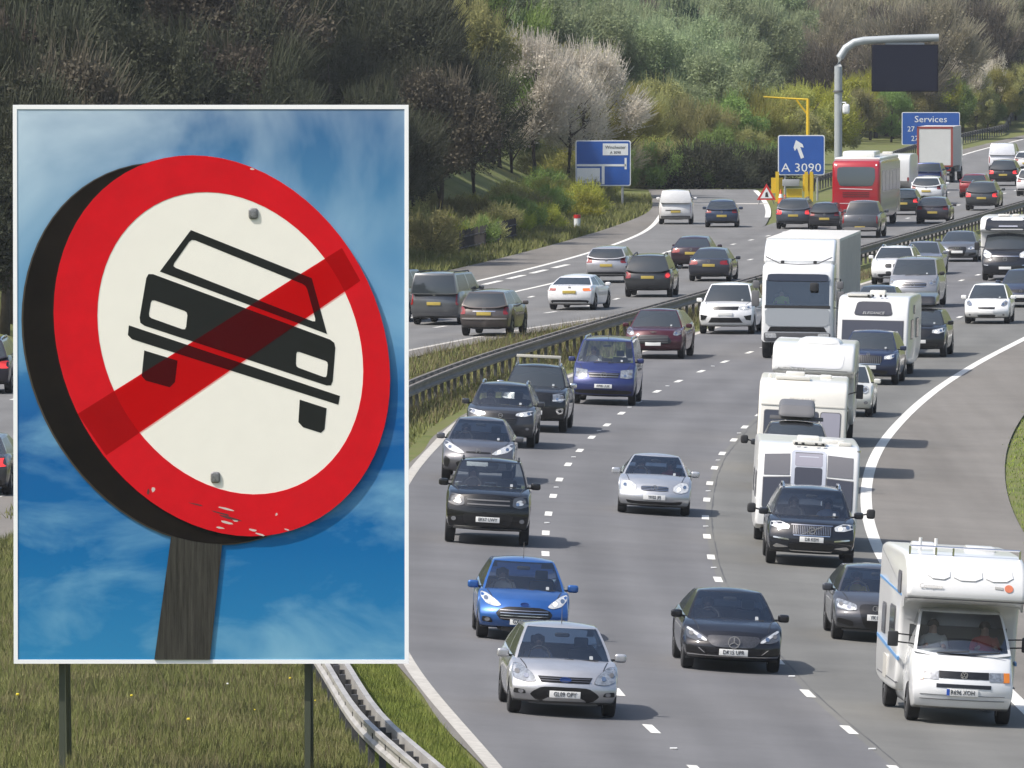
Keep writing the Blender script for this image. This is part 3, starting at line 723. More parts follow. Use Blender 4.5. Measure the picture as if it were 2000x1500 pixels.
def car(name, label, cat, group, img, typ, col, recede=False, curve=None, front=None, rear=None, txt=None, pz=None, occ=(), extras=(), rim='r', yaw=0, metal=.35, glass=None, mirror=None, mirw=1., **kw):
    s = dict(TYPES[typ]); s.update(kw); L, W, H = s['L'], s['W'], s['H']
    m = col if not isinstance(col, tuple) else paint(name + '_%d' % len(MAT), col, metal)
    root = empty(name); tag(root, label, cat, group)
    V, Fc, deck = lower_body(s)
    clear = bool(occ); g = glass or (GLASS if clear else DGLASS)
    Fo = Fc
    if clear:   # open the cabin under the glass
        y0, y1 = s['yc'] + .12 - L/2, s['ybl'] - .12 - L/2
        Fo = [f for f in Fc if not (all(y0 < V[i].y < y1 for i in f) and all(abs(V[i].x) < W*.40 for i in f) and all(V[i].z > s['hc'] - .12 for i in f))]
    bvh = BVHTree.FromPolygons([tuple(v) for v in V], Fc)
    mk('body', V, Fo, m, root, True, 50)
    gh = greenhouse(s, deck)
    for k, (gv, gf) in gh.items():
        if k == 'shell': mk('cabin_shell', gv, gf, kw.get('roofmat') or m, root, True, 42)
        else: mk(k.split('.')[0], gv, gf, (g if k in ('windscreen', 'rear_window') else SIDEGLASS), root, True, 60)
    add_wheels(root, W - .03, (s['wf'] - L/2, s['wr'] - L/2), s['r'], .215, rim)
    # underside, wheel-house darkness is real geometry
    MB().box(-W*.46, W*.46, -L/2+.45, L/2-.4, s['gc']+.02, s['gc']+.1).obj('underbody', BLACKP, root)
    my = s['yc'] + .42 - L/2; mz = s['hc'] + .05
    mm = mirror or m
    for q in (-1, 1):
        mk('door_mirror', *mirrorshape(q*(W/2 + .075*mirw), my, mz, .165*mirw, .10, .118*mirw), mm, root)
        MB().tube([(q*W*.43, my+.03, mz-.05), (q*(W/2+.05), my, mz-.03)], .022, 6).obj('mirror_arm', BLACKP, root)
    if not recede and s['hf'] < 1.2 and (clear or typ in ('suv', 'pickup')):
        hw = W/2; zt = s['hf']*.985
        for q in (-1, 1):
            a0, a1 = .20 - L/2 + s['bt'], s['yc'] - .10 - L/2
            Pq = [(q*.70*hw, a0), (q*.70*hw + .014, a0), (q*.80*hw + .014, a1), (q*.80*hw, a1)]
            part_on(root, bvh, 'bonnet_gap', Pq, BLACKP, 'T', .006, .08)
    # wipers
    if not recede:
        for q in (-.45, .12):
            zb = interp(s['yc'], deck); P = []
            a = greenhouse_pt(gh, q*W*.4, 0.02); b = greenhouse_pt(gh, q*W*.4 + .5, .07)
            MB().tube([a, b], .010, 5).obj('wiper', BLACKP, root)
    if clear:
        zf = s['hc'] - .34
        MB().box(-W*.41, W*.41, s['yc'] + .1 - L/2, s['ybl'] - .2 - L/2, zf - .04, zf).obj('cabin_floor', INTER, root)
        MB().bbox(-W*.40, W*.40, s['yc'] - .0 - L/2 + .04, s['yc'] + .42 - L/2, zf, s['hc'] - .02, .06).obj('dashboard', INTER, root)
        ysd = s['yc'] + 1.18 - L/2
        for q in (-1, 1):
            st_ = MB().bbox(q*.37-.23, q*.37+.23, ysd, ysd+.14, zf - .1, zf+.46, .05).obj('seat', INTER, root)
            MB().bbox(q*.37-.12, q*.37+.12, ysd+.02, ysd+.12, zf+.48, zf+.66, .035).obj('headrest', INTER, st_)
        c = Vector((-.37, s['yc'] + .55 - L/2, s['hc'] + .0)); pts = [c + Vector((.18*math.cos(t*math.pi/8), .06*math.sin(t*math.pi/8), .18*math.sin(t*math.pi/8))) for t in range(17)]
        MB().tube(pts, .016, 6, cap=False).obj('steering_wheel', BLACKP, root)
    fr = FRONTS.get(front) if isinstance(front, str) else front
    if fr and not recede:
        front_details(root, bvh, s, fr)
        z = pz if pz is not None else fr.get('plate', .52)*s['hf']
        plate(root, bvh, 0, z, txt)
    if recede:
        rr = REARS.get(rear or typ) if isinstance(rear or typ, str) else rear
        hw = W/2; hr = s['hr']
        for nm, mt, P, mirrored, *rest in rr['parts']:
            P2 = [(x*hw, z*hr) for x, z in rpoly(P)]
            part_on(root, bvh, nm, P2, mt, 'B', rest[0] if rest else .012)
            if mirrored: part_on(root, bvh, nm, mir(P2), mt, 'B', rest[0] if rest else .012)
        plate(root, bvh, 0, rr['plate']*hr, txt, True)
        if rr.get('badge'):
            h = bvh.ray_cast(Vector((0, 30, rr['badge']*hr)), Vector((0, -1, 0)))[0]
            if h: badge('x', root, 0, h.y + .01, rr['badge']*hr, .05, CHROME, 'B')
    near = (s['wr'] if recede else s['wf']) - L/2
    c = curve or (c_offL if recede else c_l23)
    place(root, img, near, recede, c, yaw)
    for e in extras: e(root, s, bvh, gh, m)
    M = root.matrix_world
    for o_ in occ:
        x, shirt, lab = o_[:3]
        person(M, x, s['yc'] + 1.04 - L/2, s['hc'] - .56 + (s['H']-1.48)*.15, shirt, lab)
    return root
def greenhouse_pt(gh, x, t):
    V = gh['windscreen'][0]; zs = [v[2] for v in V]; z0, z1 = min(zs), max(zs)
    z = z0 + (z1 - z0)*t
    b = min(V, key=lambda v: (v[0]-x)**2 + (v[2]-z)**2*4)
    return (x, b[1] - .03 - (z - b[2])*.0, z + .01)

# ---- small add-ons
def rails(m=CHROME, h=.05):
    def f(root, s, bvh, gh, pm):
        L = s['L']; x = s['W']/2*s['rw']*.93
        for q in (-1, 1):
            y0, y1 = s['yrf']+.25-L/2, s['yrr']-.15-L/2; zz = s['H']-.045
            MB().tube([(q*x, y0, zz-.02), (q*x, y0+.12, zz+h), (q*x, (y0+y1)/2, zz+h), (q*x, y1-.12, zz+h-s['roofdrop']), (q*x, y1, zz-.03-s['roofdrop'])], .024, 6).obj('roof_rail', m, root)
    return f
def antenna(y=.3, h=.28, x=0):
    def f(root, s, bvh, gh, pm):
        L = s['L']; MB().tube([(x, s['yrf']+y-L/2, s['H']-.03), (x, s['yrf']+y+.12-L/2, s['H']+h)], .009, 5, .004).obj('aerial', BLACKP, root)
    return f
def roofbox(m):
    def f(root, s, bvh, gh, pm):
        L = s['L']; P, Fc = gridbox([-1, -.6, 0, .6, 1], [0, .1, .4, .8, 1], [0, .3, .75, 1]); A = [-1, -.6, 0, .6, 1]; T = [0, .1, .4, .8, 1]; Z = [0, .3, .75, 1]
        V = []
        for i, j, k in P:
            a, t, z = A[i], T[j], Z[k]; V.append((a*.46*(1-.12*(z > .9)), s['yrf']-.1 + t*2.0 - L/2 + (.25*z if j < 2 else 0), s['H'] + .10 + z*.4*(1-.25*(1-t)*(z > .5))))
        V, Fc = catmull(V, Fc); o = mk('roof_box', V, Fc, m, root)
        for y in (.35, 1.35): MB().bbox(-s['W']*.36, s['W']*.36, s['yrf']+y-L/2, s['yrf']+y+.06-L/2, s['H']+.01, s['H']+.07, .01).obj('roof_bar', GREYP, root)
    return f
def towmirrors(root, s, bvh, gh, pm):
    y = s['yc']+.5-s['L']/2
    for q in (-1, 1):
        mk('towing_mirror', *mirrorshape(q*(s['W']/2+.34), y, s['hc']+.1, .15, .08, .17), BLACKP, root)
        MB().tube([(q*(s['W']/2+.1), y, s['hc']+.06), (q*(s['W']/2+.3), y, s['hc']+.1)], .02, 6).obj('mirror_arm', BLACKP, root)
def lightbar(root, s, bvh, gh, pm):
    L = s['L']; x = s['W']/2*s['rw']*.95
    MB().bbox(-x, x, s['yrf']+.12-L/2, s['yrf']+.2-L/2, s['H']+.16, s['H']+.24, .015).obj('roof_bar', mat('bar_pale', (.5, .48, .42), .5), root)
    for q in (-1, 1): MB().tube([(q*x*.94, s['yrf']+.2-L/2, s['H']-.05), (q*x*.94, s['yrf']+.16-L/2, s['H']+.2)], .026, 6).obj('bar_bracket', CHROME, root)
def stickers(root, s, bvh, gh, pm):
    W = s['W']; wv = BVHTree.FromPolygons(*gh['windscreen'])
    zs = [v[2] for v in gh['windscreen'][0]]; z0, z1 = min(zs), max(zs)
    part_on(root, wv, 'windscreen_sticker', rrect(W*.24, W*.24+.06, z0+(z1-z0)*.10, z0+(z1-z0)*.10+.055, .012), mat('sticker', (.32, .34, .35), .5), 'F', .006, .1)
def intmirror(root, s, bvh, gh, pm):
    wv = BVHTree.FromPolygons(*gh['windscreen']); zs = [v[2] for v in gh['windscreen'][0]]; z0, z1 = min(zs), max(zs); z = z0+(z1-z0)*.82
    h = wv.ray_cast(Vector((0, -30, z)), Vector((0, 1, 0)))[0]
    if h: mk('interior_mirror', *mirrorshape(0, h.y+.12, z-.02, .2, .05, .06), BLACKP, root)

# ---- faces of the oncoming cars: (part, material, outline, mirrored, stand-off)
GR = mat('grille_black', (.012, .012, .013), .35, .2, .3)
FOG = mat('fog_lamp', (.35, .36, .38), .2, .6, .5)
def low(z0=.18, z1=.40, x=.5, x2=.4): return [(-x, z1), (-x2, z0), (x2, z0), (x, z1)]
HL = lambda x0, x1, zl, zh, dz=0: [(x0, zl), (x0+.02, zl+(zh-zl)*.35), (x1-.05, zh+dz), (x1, zh+dz-.02), (x1-.01, zl+(zh-zl)*.45+dz), ((x0+x1)/2, zl-.01)]
FRONTS = dict(
 focus=dict(parts=[('headlight', LAMP, [(.52,.80),(.60,.98),(.80,1.14),(.93,1.16),(.95,.98),(.93,.84),(.75,.77)], 1), ('upper_grille', GR, [(-.50,.93),(-.44,.80),(.44,.80),(.50,.93)], 0, .012, 0),
   ('lower_intake', GR, [(-.58,.58),(-.64,.50),(-.50,.35),(.50,.35),(.64,.50),(.58,.58),(.42,.70),(-.42,.70)], 0), ('fog_recess', BLACKP, [(.74,.60),(.92,.62),(.93,.50),(.70,.50)], 1), ('fog_lamp', FOG, ell(.80, .555, .05, .05, 10), 1, .02), ('bumper_lip', GREYP, [(-.85,.33),(.85,.33),(.82,.27),(-.82,.27)], 0)],
   badge=('oval', .87, .055), plate=.53, bars=[(-.46, .46, (.84, .89), mat('slat_grey', (.16, .16, .17), .3, .8), .012)]),
 fiesta=dict(parts=[('headlight', LAMPREFL, [(.50,.90),(.58,1.0),(.80,1.16),(.94,1.20),(.94,1.08),(.82,.92),(.62,.86)], 1), ('grille', GR, [(-.56,.80),(-.62,.70),(-.5,.52),(.5,.52),(.62,.70),(.56,.80),(.36,.88),(-.36,.88)], 0),
   ('fog_recess', BLACKP, [(.72,.58),(.90,.60),(.90,.46),(.66,.44)], 1), ('fog_lamp', FOG, ell(.79, .52, .06, .05, 10), 1, .02), ('lower_intake', GR, [(-.60,.36),(-.52,.24),(.52,.24),(.60,.36)], 0)],
   badge=('oval', .95, .045), plate=.50, bars=[(-.52, .52, (.58, .65, .72, .79), CHROME, .012)]),
 mercc=dict(parts=[('headlight', LAMPDARK, [(.52,.82),(.55,.90),(.72,1.02),(.92,1.12),(.95,1.02),(.93,.86),(.72,.78)], 1), ('running_light', LAMPREFL, [(.53,.80),(.56,.86),(.90,1.12),(.94,1.08),(.75,.92),(.60,.80)], 1, .02),
   ('grille', mat('mesh_grille', (.10, .10, .105), .35, .7, 0, .5, .9, 90), [(-.50,.96),(-.54,.84),(-.40,.66),(.40,.66),(.54,.84),(.50,.96)], 0), ('corner_intake', GR, [(.58,.60),(.93,.70),(.93,.50),(.56,.48)], 1), ('intake_trim', CHROME, [(.56,.48),(.60,.50),(.72,.62),(.68,.62)], 1, .02, 0),
   ('splitter_trim', CHROME, [(-.92,.45),(-.90,.41),(.90,.41),(.92,.45),(.5,.43),(-.5,.43)], 0, .02, 0)], badge=('star', .80, .105), plate=.53),
 audi=dict(parts=[('headlight', LAMP, [(.50,.84),(.52,.98),(.92,1.10),(.95,1.0),(.92,.86),(.70,.80)], 1), ('running_light', LAMPREFL, [(.52,.84),(.55,.90),(.90,.98),(.92,.90),(.70,.82)], 1, .02), ('grille', GR, [(-.42,1.0),(-.47,.86),(-.34,.36),(.34,.36),(.47,.86),(.42,1.0)], 0),
   ('fog_recess', GR, [(.58,.54),(.92,.62),(.92,.48),(.56,.38)], 1), ('lip', GREYP, [(-.9,.30),(.9,.30),(.86,.25),(-.86,.25)], 0)], badge=('rings', .90, .048), plate=.66),
 volvo=dict(parts=[('headlight', LAMPREFL, [(.52,.88),(.50,.98),(.70,1.06),(.93,1.04),(.94,.94),(.72,.88)], 1), ('grille', GR, [(-.46,1.0),(-.47,.88),(-.40,.76),(.40,.76),(.47,.88),(.46,1.0)], 0), ('grille_surround', CHROME, [(-.42,.765),(-.41,.745),(.41,.745),(.42,.765)], 0, .02, 0), ('grille_trim', CHROME, [(-.47,1.015),(-.46,.995),(.46,.995),(.47,1.015)], 0, .02, 0),
   ('bumper_trim', CHROME, [(.50,.62),(.52,.66),(.86,.70),(.87,.66)], 1, .02), ('lower_trim', CHROME, [(.48,.46),(.80,.52),(.86,.46),(.80,.42)], 1, .014), ('skid_trim', CHROME, [(-.5,.40),(-.45,.36),(.45,.36),(.5,.40),(.45,.385),(-.45,.385)], 0, .02, 0), ('lower_intake', GR, [(-.52,.56),(-.48,.42),(.48,.42),(.52,.56)], 0)],
   badge=('ringbar', .88, .068), plate=.66, vbars=[(-.42, .42, 22, .78, .985, mat('bar_chrome', (.45, .45, .46), .25, .9), .012)]),
 ranger=dict(parts=[('headlight', LAMPDARK, [(.56,.82),(.58,1.0),(.92,1.04),(.95,.84),(.74,.78)], 1), ('lamp_unit', LAMPREFL, ell(.74, .90, .09, .055, 12), 1, .022, 0), ('grille', GR, [(-.55,1.0),(-.58,.78),(.58,.78),(.55,1.0)], 0), ('lower_intake', GR, [(-.60,.66),(-.54,.40),(.54,.40),(.60,.66)], 0), ('fog_lamp', FOG, ell(.80, .52, .06, .045, 10), 1, .02), ('skid_bar', mat('bar_grey', (.4, .4, .4), .4, .6), [(-.80,.345),(-.80,.315),(.80,.315),(.80,.345)], 0, .05, 0)],
   plate=.53, bars=[(-.5, .5, (.84, .93), GREYP, .03)]),
 merccoupe=dict(parts=[('headlight', LAMPREFL, [(.50,.84),(.50,1.0),(.68,1.14),(.88,1.12),(.93,.98),(.90,.84),(.70,.78)], 1), ('grille', GR, [(-.38,1.0),(-.36,.84),(.36,.84),(.38,1.0)], 0), ('lower_intake', GR, [(-.78,.50),(-.70,.36),(.70,.36),(.78,.50),(.5,.46),(-.5,.46)], 0), ('bumper_lip', GREYP, [(-.85,.30),(.85,.30),(.82,.26),(-.82,.26)], 0)],
   badge=('star', .92, .075), plate=.62, bars=[(-.36, .36, (.87, .92, .97), CHROME, .014)]),
 t5=dict(parts=[('headlight', LAMP, [(.52,.84),(.52,1.06),(.95,1.10),(.96,.86),(.74,.82)], 1, .012, 0), ('grille', GR, [(-.50,.98),(-.44,.84),(.44,.84),(.50,.98)], 0, .012, 0), ('lower_intake', GR, [(-.90,.46),(-.86,.34),(.86,.34),(.90,.46)], 0)],
   badge=('vw', .91, .09), plate=.58, bars=[(-.46, .46, (.87, .95), CHROME, .012)]),
 chr=dict(parts=[('headlight', LAMPREFL, [(.36,.86),(.50,.98),(.92,1.20),(.95,1.06),(.80,.92),(.5,.84)], 1), ('grille', GR, [(-.34,.92),(-.34,.87),(.34,.87),(.34,.92)], 0), ('lower_intake', GR, [(-.62,.62),(-.52,.36),(.52,.36),(.62,.62)], 0), ('corner_intake', GR, [(.76,.66),(.92,.76),(.92,.44),(.80,.40)], 1)], badge=('x', .94, .055), plate=.56),
 rav4=dict(parts=[('headlight', LAMPREFL, [(.42,.92),(.46,1.0),(.92,1.08),(.95,.98),(.70,.90)], 1), ('grille', GR, [(-.46,.98),(-.50,.80),(-.42,.66),(.42,.66),(.50,.80),(.46,.98)], 0), ('lower_intake', BLACKP, [(-.60,.52),(-.52,.34),(.52,.34),(.60,.52)], 0), ('fog_lamp', FOG, ell(.78, .56, .05, .04, 10), 1, .02)], badge=('x', .92, .055), plate=.58, bars=[(-.42, .42, (.72, .78, .84), BLACKP, .02)]),
 navara=dict(parts=[('headlight', LAMP, [(.58,.82),(.56,1.0),(.94,1.06),(.96,.86),(.80,.80)], 1, .012, 0), ('running_light', LAMPREFL, [(.57,.82),(.56,.86),(.92,.90),(.95,.86)], 1, .022, 0), ('grille', GR, [(-.50,1.0),(-.50,.70),(.50,.70),(.50,1.0)], 0, .012, 0), ('fog_surround', CHROME, [(.66,.62),(.90,.66),(.88,.50),(.72,.48)], 1), ('fog_lamp', BLACKP, ell(.80, .565, .05, .04, 10), 1, .024)], badge=('x', .88, .07), plate=.52),
 rrs=dict(parts=[('headlight', LAMPREFL, [(.50,.90),(.50,1.0),(.92,1.04),(.95,.96),(.72,.88)], 1), ('grille', GR, [(-.48,1.0),(-.44,.88),(.44,.88),(.48,1.0)], 0, .012, 0), ('lower_intake', GR, [(-.50,.60),(-.62,.42),(.62,.42),(.50,.60)], 0, .012, 0), ('corner_intake', GR, [(.66,.66),(.92,.70),(.90,.50),(.74,.52)], 1, .012, 0), ('lip', GREYP, [(-.9,.36),(.9,.36),(.84,.28),(-.84,.28)], 0)], plate=.73),
 dbx=dict(parts=[('headlight', LAMP, [(.66,.90),(.68,1.02),(.84,1.14),(.94,1.08),(.92,.94),(.78,.87)], 1), ('grille', GR, [(-.46,.90),(-.62,.70),(-.58,.56),(.58,.56),(.62,.70),(.46,.90)], 0), ('lower_intake', GR, [(-.60,.40),(-.52,.30),(.52,.30),(.60,.40)], 0)], badge=('wing', 1.0, .05), plate=.56, bars=[(-.5, .5, (.63, .69, .75, .81, .86), GREYP, .018)]),
 punto=dict(parts=[('headlight', LAMP, [(.62,.92),(.66,1.06),(.80,1.18),(.90,1.12),(.88,.96),(.74,.88)], 1), ('grille', GR, [(-.38,.86),(-.36,.76),(.36,.76),(.38,.86)], 0, .012, 0), ('lower_intake', GR, [(-.40,.46),(-.36,.36),(.36,.36),(.40,.46)], 0, .012, 0), ('fog_lamp', FOG, ell(.74, .46, .05, .05, 10), 1, .02)], plate=.61),
 skoda=dict(parts=[('headlight', LAMPREFL, [(.54,.88),(.54,.98),(.93,1.08),(.95,.98),(.74,.88)], 1, .012, 0), ('grille', GR, [(-.46,1.0),(-.48,.82),(-.40,.72),(.40,.72),(.48,.82),(.46,1.0)], 0), ('lower_intake', BLACKP, [(-.70,.50),(-.60,.34),(.60,.34),(.70,.50)], 0), ('grille_trim', CHROME, [(-.41,.72),(-.40,.70),(.40,.70),(.41,.72)], 0, .02, 0)], badge=('x', 1.03, .05), plate=.60, vbars=[(-.42, .42, 14, .74, .98, GREYP, .014)]),
 mini=dict(parts=[('headlight', LAMP, ell(.70, .98, .15, .13, 18), 1, .02, 0), ('running_light', LAMPREFL, [(.70+.15*math.cos(t*.4), .98+.13*math.sin(t*.4)) for t in range(-4, 5)] + [(.70+.11*math.cos(t*.4), .98+.10*math.sin(t*.4)) for t in range(4, -5, -1)], 1, .03, 0), ('grille', GR, [(-.48,.90),(-.42,.70),(.42,.70),(.48,.90)], 0), ('fog_lamp', FOG, ell(.78, .52, .07, .06, 12), 1, .02), ('lower_intake', GR, [(-.5,.5),(-.45,.36),(.45,.36),(.5,.5)], 0)], plate=.62),
 seat=dict(parts=[('headlight', LAMPREFL, [(.50,.90),(.52,1.0),(.92,1.08),(.95,.94),(.72,.86)], 1, .012, 0), ('grille', GR, [(-.44,.98),(-.46,.86),(-.30,.70),(.30,.70),(.46,.86),(.44,.98)], 0), ('lower_intake', BLACKP, [(-.74,.52),(-.64,.32),(.64,.32),(.74,.52)], 0)], badge=('x', .86, .07), plate=.58),
 vivaro=dict(parts=[('headlight', LAMP, [(.62,.86),(.62,.98),(.93,1.10),(.95,.90),(.8,.84)], 1), ('grille', GR, [(-.56,.94),(-.52,.76),(.52,.76),(.56,.94)], 0), ('lower_intake', BLACKP, [(-.85,.46),(-.8,.30),(.8,.30),(.85,.46)], 0)], badge=('x', .86, .075), plate=.50, bars=[(-.52, .52, (.80, .89), CHROME, .02)]),
 bmwx=dict(parts=[('headlight', LAMPREFL, [(.48,.86),(.50,.98),(.92,1.04),(.95,.92),(.72,.84)], 1), ('kidney_grille', GR, [(.04,.78),(.04,.96),(.30,.96),(.34,.86),(.28,.78)], 1), ('lower_intake', BLACKP, [(-.7,.50),(-.6,.34),(.6,.34),(.7,.50)], 0), ('fog_lamp', LAMPREFL, ell(.78, .48, .06, .05, 10), 1, .02)], plate=.60),
 generic=dict(parts=[('headlight', LAMP, [(.52,.86),(.56,.98),(.92,1.08),(.95,.96),(.74,.84)], 1), ('grille', GR, [(-.46,.96),(-.42,.80),(.42,.80),(.46,.96)], 0), ('lower_intake', GR, [(-.6,.50),(-.5,.34),(.5,.34),(.6,.50)], 0)], badge=('x', .88, .05), plate=.60),
)
BUMP = mat('bumper_black', (.022, .022, .024), .6)
def rearset(tail, plz, extra=(), badge=None):
    return dict(parts=[('tail_light', TAIL, tail, 1)] + list(extra), plate=plz, badge=badge)
REARS = dict(
 hatch=rearset([(.60,.78),(.64,.98),(.95,1.0),(.96,.78)], .62, [('bumper_insert', BUMP, [(-.8,.36),(.8,.36),(.75,.24),(-.75,.24)], 0)], .84),
 sedan=rearset([(.52,.76),(.54,.92),(.95,.94),(.95,.74)], .72, [('bumper_insert', BUMP, [(-.8,.38),(.8,.38),(.72,.24),(-.72,.24)], 0)], .90),
 bmw4=dict(parts=[('tail_light', mat('tail_amber_lit', (.55, .08, .02), .2, 0, .6, emit=(1, .22, .04), estr=.5), [(-.95,.80),(-.95,.90),(-.55,.90),(-.60,.78)], 0), ('tail_light', TAIL, [(.95,.80),(.95,.90),(.55,.90),(.60,.78)][::-1], 0), ('bumper_insert', BUMP, [(-.86,.42),(.86,.42),(.74,.24),(-.74,.24)], 0)], plate=.74, badge=.93),
 suv=rearset([(.66,.80),(.66,.98),(.95,1.0),(.96,.80)], .70, [('bumper_insert', BUMP, [(-.92,.44),(.92,.44),(.84,.26),(-.84,.26)], 0)], .90),
 crv=dict(parts=[('tail_light', TAIL, [(.74,.74),(.76,.98),(.93,1.0),(.95,.74)], 1), ('bumper_insert', BUMP, [(-.88,.36),(.88,.36),(.82,.24),(-.82,.24)], 0), ('tailgate_trim', CHROME, [(-.45,.86),(.45,.86),(.45,.83),(-.45,.83)], 0), ('bumper_reflector', mat('bumper_pale', (.3, .28, .27), .4, .3), [(-.96,.62),(.96,.62),(.96,.57),(-.96,.57)], 0, .03)], plate=.76, badge=.92),
 disco=dict(parts=[('tail_light', TAILON, ell(-.84, .84, .09, .09, 14), 0, .03), ('lamp_housing', TAIL, [(.70,.72),(.72,.96),(.96,.96),(.97,.72)], 1), ('bumper_insert', BUMP, [(-.92,.40),(.92,.40),(.84,.26),(-.84,.26)], 0)], plate=.76, badge=None),
 van=rearset([(.84,.62),(.84,1.0),(.95,1.0),(.96,.62)], .66, [('bumper', GREYP, [(-.97,.36),(.97,.36),(.95,.22),(-.95,.22)], 0, .04)], .95),
 connect=dict(parts=[('tail_light', TAIL, [(.86,.48),(.86,.86),(.96,.86),(.97,.48)], 1), ('bumper', GREYP, [(-.97,.38),(.97,.38),(.95,.22),(-.95,.22)], 0, .04), ('handle_bar', BLACKP, [(-.30,.64),(.60,.64),(.60,.60),(-.30,.60)], 0)], plate=.56, badge=None),
 pickup=rearset([(.84,.62),(.84,.98),(.96,.98),(.97,.62)], .45, [('rear_bumper', CHROME, [(-.9,.46),(.9,.46),(.88,.34),(-.88,.34)], 0, .06)], .82),
 lit=dict(parts=[('tail_light', TAILON, [(.64,.72),(.66,.92),(.95,.94),(.96,.72)], 1), ('bumper_insert', BUMP, [(-.86,.40),(.86,.40),(.8,.24),(-.8,.24)], 0)], plate=.66, badge=.86),
)

# ------------------------------------------------------------------ big bodies: a side profile drawn across the width
def profile_body(prof, W, edge=.07, n=3):
    """closed loft of a y,z outline across x with rounded long edges; returns V,F"""
    prof = [Vector((p[0], p[1])) for p in prof]; m = len(prof); c = sum(prof, Vector((0, 0))) / m
    nrm = []
    for i in range(m):
        t = (prof[(i+1) % m] - prof[i-1]); nn = Vector((t.y, -t.x)).normalized()
        if nn.dot(prof[i] - c) < 0: nn = -nn
        nrm.append(nn)
    V = []; xs_ = []
    for k in range(n+1):
        a = math.pi/2*k/n; xs_.append((-W/2 + edge*(1-math.sin(a)), edge*(1-math.cos(a))))
    xs_ = [(-W/2 + edge*(1-math.cos(math.pi/2*k/n)), edge*(1-math.sin(math.pi/2*k/n))) for k in range(n+1)]
    xs_ += [(-x, i) for x, i in xs_[::-1]]
    for x, ins in xs_:
        for p, nn in zip(prof, nrm): q = p - nn*ins; V.append((x, q.x, q.y))
    r = len(xs_); Fc = [tuple(range(m)), tuple(range((r-1)*m, r*m))[::-1]]
    for a in range(r-1):
        for i in range(m): Fc.append((a*m+i, (a+1)*m+i, (a+1)*m+(i+1) % m, a*m+(i+1) % m))
    return V, Fc
def densify(P, d=.25):
    Q = []
    for i in range(len(P)):
        a, b = P[i], P[(i+1) % len(P)]; k = max(1, int(math.hypot(b[0]-a[0], b[1]-a[1])/d))
        Q += [(a[0]+(b[0]-a[0])*j/k, a[1]+(b[1]-a[1])*j/k) for j in range(k)]
    return Q
def bigbody(root, prof, W, m, name='body', edge=.07, ch=1):
    V, Fc = profile_body(chaikin(prof, ch) if ch else prof, W, edge)
    bm = bmesh.new(); vs = [bm.verts.new(v) for v in V]
    for f in Fc: bm.faces.new([vs[i] for i in f])
    bmesh.ops.recalc_face_normals(bm, faces=bm.faces[:]); bm.verts.index_update()
    Fc = [[v.index for v in f.verts] for f in bm.faces]; bm.free()
    o = mk(name, V, Fc, m, root, True, 35)
    bm = bmesh.new(); vs = [bm.verts.new(v) for v in V]
    for f in Fc: bm.faces.new([vs[i] for i in f])
    b = BVHTree.FromBMesh(bm); bm.free(); return o, b
WINP = mat('caravan_window', (.045, .045, .055), .08, 0, .7, .6)
WINL = mat('caravan_window_pale', (.28, .27, .31), .15, 0, .6, .6)
SEAL = mat('window_seal', (.10, .10, .105), .6)
def win(root, b, P, m=WINP, d='F', name='window', frame=.02):
    cx = sum(p[0] for p in P)/len(P); cz = sum(p[1] for p in P)/len(P)
    W_ = max(p[0] for p in P)-min(p[0] for p in P); H_ = max(p[1] for p in P)-min(p[1] for p in P)
    Q = [(cx+(p[0]-cx)*(1+2*frame/W_), cz+(p[1]-cz)*(1+2*frame/H_)) for p in P]
    fr = part_on(root, b, name, Q, SEAL, d, .012, .15); part_on(root, b, 'pane', P, m, d, .022, .15, fr)
    return fr
# ------------------------------------------------------------------ the traffic coming towards the camera
GON, GOFF = 'vehicles driving towards the camera', 'vehicles driving away from the camera'
SHW = mat('shirt_white', (.6, .6, .58), .8); SHD = mat('shirt_dark', (.05, .05, .06), .8); SHY = mat('shirt_yellow', (.6, .5, .1), .8)
SHV = mat('vest_lime', (.45, .62, .12), .8); SHR = mat('shirt_red', (.5, .05, .05), .8); SHB = mat('shirt_blue', (.25, .3, .42), .8)
std = (stickers, intmirror)
car('silver_hatchback', 'silver hatchback in the nearest row, front number plate GL09 OPY', 'car', GON, (1095,1396), 'hatch', (.50,.50,.51), front='focus', txt='GL09 OPY', L=4.34, W=1.84, H=1.5, metal=.6,
    occ=[(-.37, SHB, 'driver in a pale blue top inside the silver hatchback')], extras=std + (antenna(.05, .26),))
car('blue_hatchback', 'bright blue hatchback just behind the silver hatchback', 'car', GON, (1018,1249), 'hatch', (.022,.11,.36), front='fiesta', txt='GX14 NRN', L=3.97, W=1.73, H=1.5, wr=3.2, yrr=3.3, ybl=3.86, metal=.45,
    occ=[(-.37, SHW, 'driver in a white shirt inside the bright blue hatchback')], extras=std + (antenna(.1, .26),))
car('black_saloon', 'black saloon with a star badge in the mesh grille, plate DK15 UPR', 'car', GON, (1425,1309), 'sedan', (.012,.012,.015), front='mercc', txt='DK15 UPR',
    occ=[(-.37, SHD, 'driver in dark clothes inside the black saloon')], extras=std)
car('grey_hatchback', 'dark grey hatchback half hidden behind the large white motorhome', 'car', GON, (1712,1252), 'hatch', (.055,.058,.068), front='audi', txt='YK15 TNX', L=4.3, W=1.79, H=1.43,
    occ=[(-.37, SHY, 'driver in a yellow top inside the dark grey hatchback')], extras=std)
